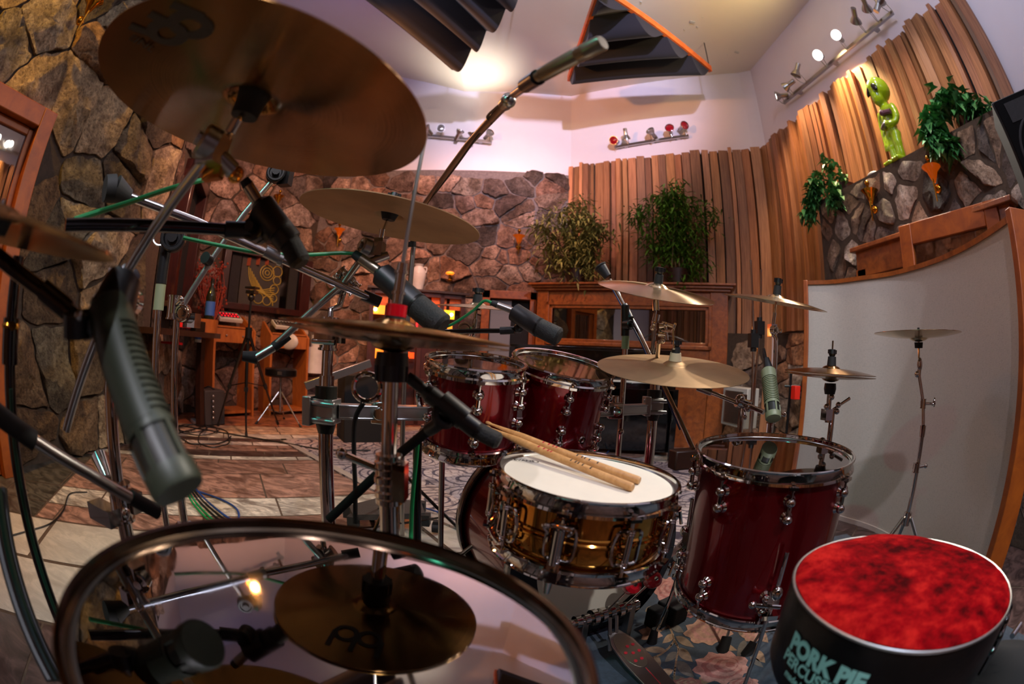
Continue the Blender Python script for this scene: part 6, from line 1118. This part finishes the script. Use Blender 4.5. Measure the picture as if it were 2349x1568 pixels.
T([(0, -.10, .63), (.0, -.135, .52), (.01, -.14, .40), (.03, -.12, .28)], [.046, .042, .036, .032]); S(.035, -.12, .25, .036, (.9, .8, 1.3))
for k in range(4): S(.10, .055 - .02 * k + .02, .405 + .018 * k, .016, (1, 1.4, .8)); S(.05, -.135 + .014 * k, .22, .013, (1, 1, 2.0))
bo_ = m.build('body', 'alien_green', al); r_ = bo_.modifiers.new('merge', 'REMESH'); r_.mode = 'VOXEL'; r_.voxel_size = .0085; r_.use_smooth_shade = True; s_ = bo_.modifiers.new('soft', 'SMOOTH'); s_.iterations = 6
for s in (-1, 1): m = MB(AFm @ Matrix.Translation(V((.135, s * .058, .835)) * H_) @ Matrix.Rotation(s * .55, 4, 'X') @ Matrix.Rotation(s * .45, 4, 'Z')); m.sphere((0, 0, 0), .05 * H_, (.45, .62, 1.35)); m.build('eye', 'alien_eye', al)
m = MB(AFm); m.tube(crv([V(p) * H_ for p in ((.055, -.085, .435), (.092, -.02, .425), (.095, .02, .43), (.07, .08, .45))], 5), .026 * H_, 8); m.build('belt', 'slate_belt', al); m = MB(AFm); m.tube([V((.06, .12, .535)) * H_, V((.10, .02, .55)) * H_], .028 * H_, 10); m.sphere(V((.10, .02, .55)) * H_, .034 * H_); m.build('gadget', 'violet', al)
m = MB(); rgk = random.Random(8); p = V((2.70, 2.33, 2.40)); m.sphere(p, .045, (1, 1.5, .6)); solo(m, 'loose_stone', 'vase_white', 'pale loose stone on the ledge beside the alien feet', 'stone')
# ---------------------------------------------------------------- loudspeaker hung at right
k0 = P(2272, 235, 2.35); k1_ = P(2321, 168, 2.42); k2_ = P(2360, 440, 2.25); ex = (k1_ - k0); wS = .42; ey = (k2_ - k0); hS = ey.length; ey = ey.normalized(); ex = (ex - ey * ex.dot(ey)).normalized(); ez_ = ex.cross(ey); ez_ = ez_ if ez_.dot(CAM - k0) > 0 else -ez_
R = Matrix((ex, -ey, ez_)).transposed(); cc = k0 + ex * wS / 2 + ey * hS / 2 - ez_ * .17
sp = thing('loudspeaker', 'black loudspeaker hanging tilted at the top right edge', 'loudspeaker', cc); m = MB(); m.box(cc, (wS, hS, .34), R); m.build('cabinet', 'black_matt', sp, bev=.012)
m = MB(); m.box(cc + ez_ * .174, (wS * .92, hS * .95, .010), R); m.build('grille', 'speaker_cloth', sp); m = MB(); m.lathe([(.15, .18), (.155, .184), (.165, .18)], Matrix.Translation(cc - ex * .0 + ey * hS * .16) @ R.to_4x4(), 36); m.prism([(-.14, hS * .2), (.14, hS * .2), (.14, hS * .42), (-.14, hS * .42)], Matrix.Translation(cc + ez_ * .178) @ R.to_4x4(), .003); m.build('driver_outline', 'knit', sp)
m = MB(); m.tube([cc - ez_ * .15, V((3.0, cc.y + .05, cc.z + .25))], .02, 10); m.build('bracket', 'black_plastic', sp)
# ---------------------------------------------------------------- curved gobo
az_ = [(38.2, 2.98), (41.8, 2.95), (45.8, 2.84), (49, 2.76), (52, 2.65), (56.5, 2.45), (60.7, 2.24), (64.8, 2.03), (68.5, 1.86)]; gp = [V((math.sin(math.radians(a)) * d, math.cos(math.radians(a)) * d, 0)) for a, d in az_]; gp = crv(gp, 4); ZT = 1.46
gb = thing('gobo', 'curved grey cloth acoustic screen framed in wood at the right', 'acoustic screen', gp[len(gp) // 2])
def strip(m, pts, z0, z1, th, off=0):
    vs = []; n = len(pts)
    for i, p in enumerate(pts):
        t = (pts[min(n - 1, i + 1)] - pts[max(0, i - 1)]).normalized(); nr = UP.cross(t).normalized()
        if nr.dot(V((0, 0, 0)) - p) < 0: nr = -nr
        a = p + nr * off; b = p + nr * (off - th); vs += [V((a.x, a.y, z0)), V((a.x, a.y, z1)), V((b.x, b.y, z1)), V((b.x, b.y, z0))]
    fs = [(4 * i + k, 4 * i + (k + 1) % 4, 4 * i + 4 + (k + 1) % 4, 4 * i + 4 + k) for i in range(n - 1) for k in range(4)] + [(0, 1, 2, 3), (4 * n - 4, 4 * n - 3, 4 * n - 2, 4 * n - 1)]; m.add(vs, fs)
m = MB(); strip(m, gp, .03, ZT - .025, .03, 0); m.build('cloth_panel', 'gobo_cloth', gb); m = MB(); strip(m, gp, ZT - .025, ZT, .09, .012); m.build('top_rail', 'cabinet_wood', gb); m = MB(); strip(m, gp, 0, .03, .09, .012); m.build('bottom_rail', 'gobo_cloth', gb)
e = gp[-1]; t = (gp[-1] - gp[-2]).normalized(); nr = UP.cross(t); R = Matrix((t, nr, UP)).transposed(); m = MB(); m.box(V((e.x, e.y, ZT / 2 + .01)) + t * .02 + nr * .03, (.045, .10, ZT + .02), R); m.build('end_post', 'trim_wood', gb, bev=.004)
e = gp[0]; t = (gp[0] - gp[1]).normalized(); nr = UP.cross(t); R = Matrix((t, nr, UP)).transposed(); m = MB(); m.box(V((e.x, e.y, ZT / 2)) + t * .015 - nr * .02, (.03, .10, ZT), R); m.build('end_post', 'trim_wood', gb, bev=.004)
# ---------------------------------------------------------------- black bag and leather strap at the lower right
bg_ = thing('gig_bag', 'black bag with chrome edging behind the stool at lower right', 'bag', PZ(2260, 1560, 0)); m = MB(); cB_ = V((.83, .13, .24)); m.sphere(cB_, .20, (.55, 1.0, 1.15), None, 24, 16)
m.v = [p + V((noise.noise(p * 9) * .03, noise.noise(p * 9 + V((4, 0, 0))) * .03, noise.noise(p * 9 + V((0, 7, 0))) * .03)) for p in m.v]; [setattr(p, 'z', max(p.z, .012)) for p in m.v]; m.build('body', 'black_matt', bg_)
m = MB(); pts = [P(2315, 1392, .74), P(2300, 1440, .72), P(2275, 1490, .70), P(2235, 1530, .68), P(2190, 1566, .66)]
c3 = crv(pts, 3); m.tube(c3, .006, 8); m.build('edging', 'chrome', bg_); m = MB()
for p in c3[::2]: m.sphere(p + V((-.012, -.004, .006)), .006); m.box(p + V((-.016, 0, -.01)), (.018, .018, .03))
m.build('buckles', 'black_gloss', bg_); m = MB(); m.cone(P(2322, 1458, .80), P(2340, 1432, .82), .006, None, 10); m.build('zip_pull', 'chrome', bg_)
# ---------------------------------------------------------------- brass sconces on the stone
def sconce(label, p, nrm, s, shade='gold', glow=False, sd=None):
    p = V(p); n = V(nrm).normalized(); x = UP.cross(n); o = thing('sconce', label, 'wall light', p, 'brass wall sconces on the stone')
    F = Matrix((x, n, UP)).transposed().to_4x4(); F.translation = p
    m = MB(F); m.sphere((0, .02 * s, -.25 * s), .13 * s, (1, .8, 1)); m.build('back_ball', 'gold', o)
    m = MB(F); m.cone((0, .20 * s, -.62 * s), (0, .20 * s, .1 * s), .018 * s, .03 * s, 10); m.tube([(0, .05 * s, -.25 * s), (0, .20 * s, -.25 * s)], .03 * s, 8); m.build('rod', 'gold', o)
    m = MB(F @ Matrix.Translation((0, .14 * s, -.12 * s))); m.lathe([(.04 * s, 0), (.10 * s, .12 * s), (.17 * s, .30 * s), (.30 * s, .42 * s)], None, 24); m.build('cup', shade, o)
    m = MB(F); m.sphere((0, .2 * s, .52 * s), .085 * s); m.cone((0, .2 * s, .3 * s), (0, .2 * s, .46 * s), .02 * s, .06 * s, 12); m.build('finial', 'gold', o)
    if glow: m = MB(F); m.sphere((0, .16 * s, .1 * s), .07 * s, (1, 1, 1.4)); m.build('bulb', 'lamp_core' if glow == 2 else 'lamp_glow', o)
sconce('brass sconce on the right stone wall, below the left end of the ledge', PX(2005, 462, 2.60), (-1, 0, 0), .26); sconce('brass sconce with amber glint on the right stone wall, nearest the loudspeaker', PX(2148, 412, 2.60), (-1, 0, 0), .26, 'amber_glass', True)
sconce('small lit brass sconce on the far stone beside the crash cymbal', PY(1190, 556, 5.72), (0, -1, 0), .28, 'amber_glass', True); sconce('small lit brass sconce on the far stone above the picture window', PY(780, 540, 5.72), (0, -1, 0), .28, 'amber_glass', True)
sconce('small brass sconce half hidden behind the black microphone on stone', PP(627, 466, CD, (CE - CD).cross(UP)) - (CE - CD).cross(UP).normalized() * -.1, (CE - CD).cross(UP), .26); sconce('brass sconce high on the near left stone wall', PX(195, 30, -2.86), (1, 0, 0), .30)
# ---------------------------------------------------------------- track lights
def track(label, a, b, nrm, heads, grp='track lights on the white walls'):
    a = V(a); b = V(b); n = V(nrm).normalized(); o = thing('track_light', label, 'track light', (a + b) / 2, grp); m = MB(); m.bar(a, b, .035, .03, n); [m.box(lerp(a, b, s) - n * .04, (.05, .05, .03)) for s in (.15, .5, .85)]; m.build('track', 'chrome_satin', o)
    for s, aim, up, bulb in heads:
        p = lerp(a, b, s) + n * .02; c = p + n * .09 + UP * up; d = V(aim).normalized(); F = frame(c, d, UP if abs(d.z) < .9 else V((1, 0, 0)))
        m = MB(F); m.lathe([(.0001, -.14), (.028, -.14), (.028, -.05), (.030, -.045), (.055, -.005), (.062, .02), (.058, .02), (.05, .0)], None, 24); hd = m.build('lamp_head', 'chrome_satin', o)
        m = MB(F); m.lathe([(.0001, .012), (.04, .010), (.055, .004)], None, 24); m.build('bulb', bulb, hd)
        m = MB(); x = F.to_3x3() @ V((1, 0, 0)); [m.tube(crv([p, p + n * .03 + x * sg * .06 + UP * up * .3, c + x * sg * .066], 4), .004, 6) for sg in (-1, 1)]; m.build('yoke', 'chrome_satin', hd)
fr_n = V((-(C1 - C2).y, (C1 - C2).x, 0)).normalized(); fr_n = fr_n if fr_n.dot(-C1) > 0 else -fr_n
def onfront(u, v, off=.05): return PP(u, v, C1 + fr_n * off, fr_n)
track('track light with red lamps on the white wall above the cedar boards', onfront(1410, 338), onfront(1580, 311), fr_n, ((.03, (-.5, -.7, -.3), .05, 'bulb_red'), (.2, (.2, .4, -.8), .05, 'bulb_off'), (.53, (-.6, -.5, .3), .09, 'bulb_off'), (.78, (-.4, -.8, .0), .09, 'bulb_red'), (.97, (.1, -.9, -.1), .10, 'bulb_red')))
track('track light on the white wall above the far stone, behind the boom', PY(960, 309, 5.82), PY(1128, 326, 5.82), (0, -1, 0), ((.12, (-.5, -.6, .5), .08, 'bulb_off'), (.32, (.1, -.9, -.2), .08, 'bulb_off'), (.58, (.4, -.5, .6), .06, 'bulb_off'), (.74, (.0, -.55, .9), .05, 'bulb_white'), (.97, (.5, -.8, .2), .09, 'bulb_off')))
trR0 = PX(1798, 236, 2.93); trR1 = PX(2048, 28, 2.93)
track('long track light with three lit white lamps above the alien', trR0, trR1, (-1, 0, 0), ((.02, (-.8, .5, -.1), .04, 'bulb_white'), (.12, (-.3, .7, -.2), .06, 'bulb_off'), (.24, (-.2, .4, -.8), .10, 'bulb_off'), (.46, (-.75, -.35, -.45), .09, 'bulb_white'), (.64, (-.9, -.40, -.25), .12, 'bulb_white'), (.80, (.4, .5, -.2), .10, 'bulb_off'), (.90, (.5, .4, -.2), .12, 'bulb_off'), (.99, (.3, -.4, .6), .08, 'bulb_off')))
track('track light with amber lamps on the stone side high at far left, behind the ride', V((-3.20, 5.0, 4.26)), V((-2.82, 5.66, 4.08)), (.862, -.507, 0), ((.12, (.45, -.75, -.5), .0, 'bulb_amber'), (.5, (.3, -.8, -.4), .0, 'bulb_red'), (.9, (.5, -.3, .6), .0, 'bulb_red')))
track('added unseen track light on the wall behind the camera', V((-2.2, -2.32, 4.2)), V((2.2, -2.32, 4.2)), (0, 1, 0), ((.1, (.2, .8, -.6), -.05, 'bulb_amber'), (.3, (.1, .8, -.5), -.05, 'bulb_white'), (.5, (0, .8, -.6), -.05, 'bulb_off'), (.7, (-.1, .8, -.6), -.05, 'bulb_white'), (.9, (-.2, .8, -.5), -.05, 'bulb_off')))  # unseen track, added to go with the kit keys
# ---------------------------------------------------------------- ceiling cloth baffles
def baffle(label, left, right, z, sag, rails, bars, nseg=10):
    """left/right = matching pixel lists along the two side rails; cloth hangs in a swag from each pair to the next"""
    def pt(q): return PZ(q[0], q[1], z) if len(q) == 2 else lerp(PZ(q[0], q[1], z), PZ(q[2], q[3], z), q[4])
    L_ = [pt(q) for q in left]; R_ = [pt(q) for q in right]; c = sum(L_ + R_, V()) / (2 * len(L_)); o = thing('ceiling_baffle', label, 'acoustic baffle', V((c.x, c.y, z)), 'black cloth baffles under the ceiling')
    for i in range(len(L_) - 1):
        m = MB(); vs = []; n = nseg
        for k in range(n + 1):
            t = k / n; s = math.sin(PI * t ** 1.25) ; vs += [lerp(L_[i], L_[i + 1], t) - UP * (sag * s + .02), lerp(R_[i], R_[i + 1], t) - UP * (sag * s + .02)]
        fs = [(2 * k, 2 * k + 1, 2 * k + 3, 2 * k + 2) for k in range(n)]; k0_ = len(vs); vs += [p + UP * .012 for p in vs]; fs += [tuple(q + k0_ for q in reversed(f)) for f in fs[:n]]
        fs += [tuple(range(0, 2 * n + 1, 2)), tuple(range(1, 2 * n + 2, 2))]
        m.add(vs, fs); m.build('cloth', 'cloth_dark', o, ang=60)
    for pts in ([L_] if 'l' in rails else []) + ([R_] if 'r' in rails else []):
        m = MB(); m.bar(pts[0] + (pts[0] - pts[1]) * .02, pts[-1] + (pts[-1] - pts[-2]).normalized() * .08, .05, .09); m.build('rail', 'rail_wood', o)
    for i in bars: m = MB(); m.bar(L_[i], R_[i], .03, .035); m.build('crossbar', 'rail_wood', o)
    m = MB()
    for p in (L_[0], R_[0], L_[-1], R_[-1]): m.tube([p, V((p.x, p.y, 4.9))], .006, 6)
    m.build('hanger', 'dark_metal', o)
baffle('black swagged cloth baffle in orange frame, right of the overhead microphone', [(1306, 180, 1354, 37, t) for t in (0, .3, .62, 1.0, 1.5, 2.0)], [(1628, 158, 1451, 22, t) for t in (0, .3, .62, 1.0, 1.5, 2.0)], 4.4, .22, 'lr', (1, 2, 3))
def ext(a, b, k): return (a[0] + (a[0] - b[0]) * k, a[1] + (a[1] - b[1]) * k)
e0 = ((825, 0), (1037, 158)); e1 = ((938, 0), (1082, 109)); e2 = ((1041, 0), (1116, 68)); e3 = ((1138, 0), (1160, 18))
baffle('black swagged cloth baffle left of the overhead microphone stand', (ext(e0[0], e0[1], .9), ext(e1[0], e1[1], 1.4), ext(e2[0], e2[1], 2.4), ext(e3[0], e3[1], 7), (1110, -210)), (e0[1], e1[1], e2[1], e3[1], (1195, -25)), 4.4, .20, '', (3,))
# ---------------------------------------------------------------- light from the room's lamps, plus added fills, washes and kit keys
def lamp(name, kind, loc, col, power, aim=None, size=.06, cone=60, blend=.6):
    l = bpy.data.lights.new(name, kind); l.color = lin(col)[:3] if isinstance(col, str) else col; l.energy = power
    o = bpy.data.objects.new(name, l); COL.objects.link(o); o.location = loc
    l.shadow_soft_size = size
    if kind == 'SPOT': l.spot_size = math.radians(cone); l.spot_blend = blend
    if aim is not None: o.rotation_euler = (V(aim) - V(loc)).to_track_quat('-Z', 'Y').to_euler()
    return o
WARM, AMB, PNK, LIL, BLU, TEAL, WHT_ = '#ffd9a8', '#ffab5c', '#ff9f94', '#d9c4ff', '#5a78ff', '#4fe8d8', '#fff4e6'
# track above the alien : three lit lamps
lamp('track_spot', 'SPOT', (2.70, 3.55, 3.75), WHT_, 60, (.6, 3.6, 3.3), .05, 110)
lamp('track_spot', 'SPOT', (2.70, 2.60, 3.85), WHT_, 260, (.4, 1.2, .6), .05, 80)
lamp('track_spot', 'SPOT', (2.68, 1.95, 3.88), WHT_, 260, (.3, .8, .6), .05, 80)
lamp('wash_spot', 'SPOT', (2.72, 2.55, 4.05), '#ffe0a0', 300, (3.0, 2.4, 2.9), .03, 60, .8)
lamp('wash_spot', 'SPOT', (2.45, 3.2, 4.05), '#ffd0a0', 160, (3.0, 3.4, 2.4), .03, 80, .8)  # added wash that lifts the right-hand cedar boards
lamp('wash_spot', 'SPOT', (1.9, 1.2, 4.2), '#ffe4cc', 130, (2.7, 1.9, 2.0), .05, 70, .8)  # added wash over the stone bay
lamp('uplight', 'SPOT', (2.5, 2.0, 3.95), '#ffdf9c', 120, (1.3, 2.9, 4.85), .06, 130, .9)
# far track : one lamp aimed at the ceiling
lamp('ceiling_spot', 'SPOT', PY(1085, 300, 5.5), WHT_, 75, PZ(1080, 158, 4.85), .04, 95, .9)
# amber lamps high at left
lamp('amber_spot', 'SPOT', (-2.9, 4.9, 4.2), AMB, 55, (.2, .9, .6), .06, 90)
lamp('warm_left', 'SPOT', (-2.3, -.6, 4.6), '#ffc048', 480, (-3.2, 2.0, 1.3), .06, 78)
# pink-orange on the far stone
lamp('rose_spot', 'SPOT', (-.3, 2.8, 4.2), '#ffb8a0', 480, (-.6, 5.9, 2.2), .10, 72)
lamp('rose_spot', 'SPOT', (-.6, 4.5, 4.6), '#ffb09c', 150, (-.6, 5.7, 1.6), .05, 80)
lamp('orange_spot', 'SPOT', (-.6, 2.0, 3.9), '#ffab80', 560, (-3.2, 5.0, 1.7), .10, 80)
lamp('cedar_spot', 'SPOT', (1.2, 2.4, 4.3), '#ffb488', 30, (1.9, 5.0, 2.2), .12, 90)
# lilac house key from the back track : the baffles shade the wall top
lamp('lilac_key', 'SPOT', (.5, -2.0, 3.9), '#dcd8ff', 2100, (.5, 5.6, 4.35), .07, 36, .8)
lamp('orange_wall', 'SPOT', (-2.4, 2.4, 3.3), '#ffa050', 420, (1.0, 5.5, 4.5), .07, 46)
lamp('fill_light', 'POINT', (1.2, .4, 3.9), '#cfdcff', 60, None, .2)  # this pair is added cool fill, with no fixture behind it
lamp('fill_light', 'POINT', (-1.2, 2.2, 3.6), '#dfe4ff', 35, None, .2)
lamp('blue_spot', 'SPOT', (-2.3, 2.4, 3.9), BLU, 45, PZ(745, -15, 4.9), .1, 70)
lamp('cool_spot', 'SPOT', (1.5, -2.2, 4.1), '#e4eeff', 55, (3.08, .2, 4.0), .08, 55)  # added lamp that whitens the bare right wall
# added drum kit keys, placed at the added track behind the camera
lamp('kit_spot', 'SPOT', (-.9, -2.1, 4.1), '#f6f0ff', 270, (.6, 1.3, .5), .06, 50)
lamp('kit_spot', 'SPOT', (1.0, -2.1, 4.1), '#f0f0ff', 430, (.8, 1.4, .5), .06, 70)
lamp('teal_spot', 'SPOT', (-2.6, -1.6, 4.0), TEAL, 130, (-.5, .9, 1.0), .03, 46)
lamp('lamp_cabinet_glow', 'POINT', (-1.1, 5.25, 1.35), '#ff8a30', 4, None, .08)
w = bpy.data.worlds.new('world'); scene.world = w; w.use_nodes = True; w.node_tree.nodes['Background'].inputs[0].default_value = (.02, .018, .02, 1); w.node_tree.nodes['Background'].inputs[1].default_value = .3
vs_ = scene.view_settings; vs_.view_transform = 'Standard'; vs_.look = 'None'; vs_.exposure = 0.0; vs_.gamma = 1.0; vs_.use_curve_mapping = False
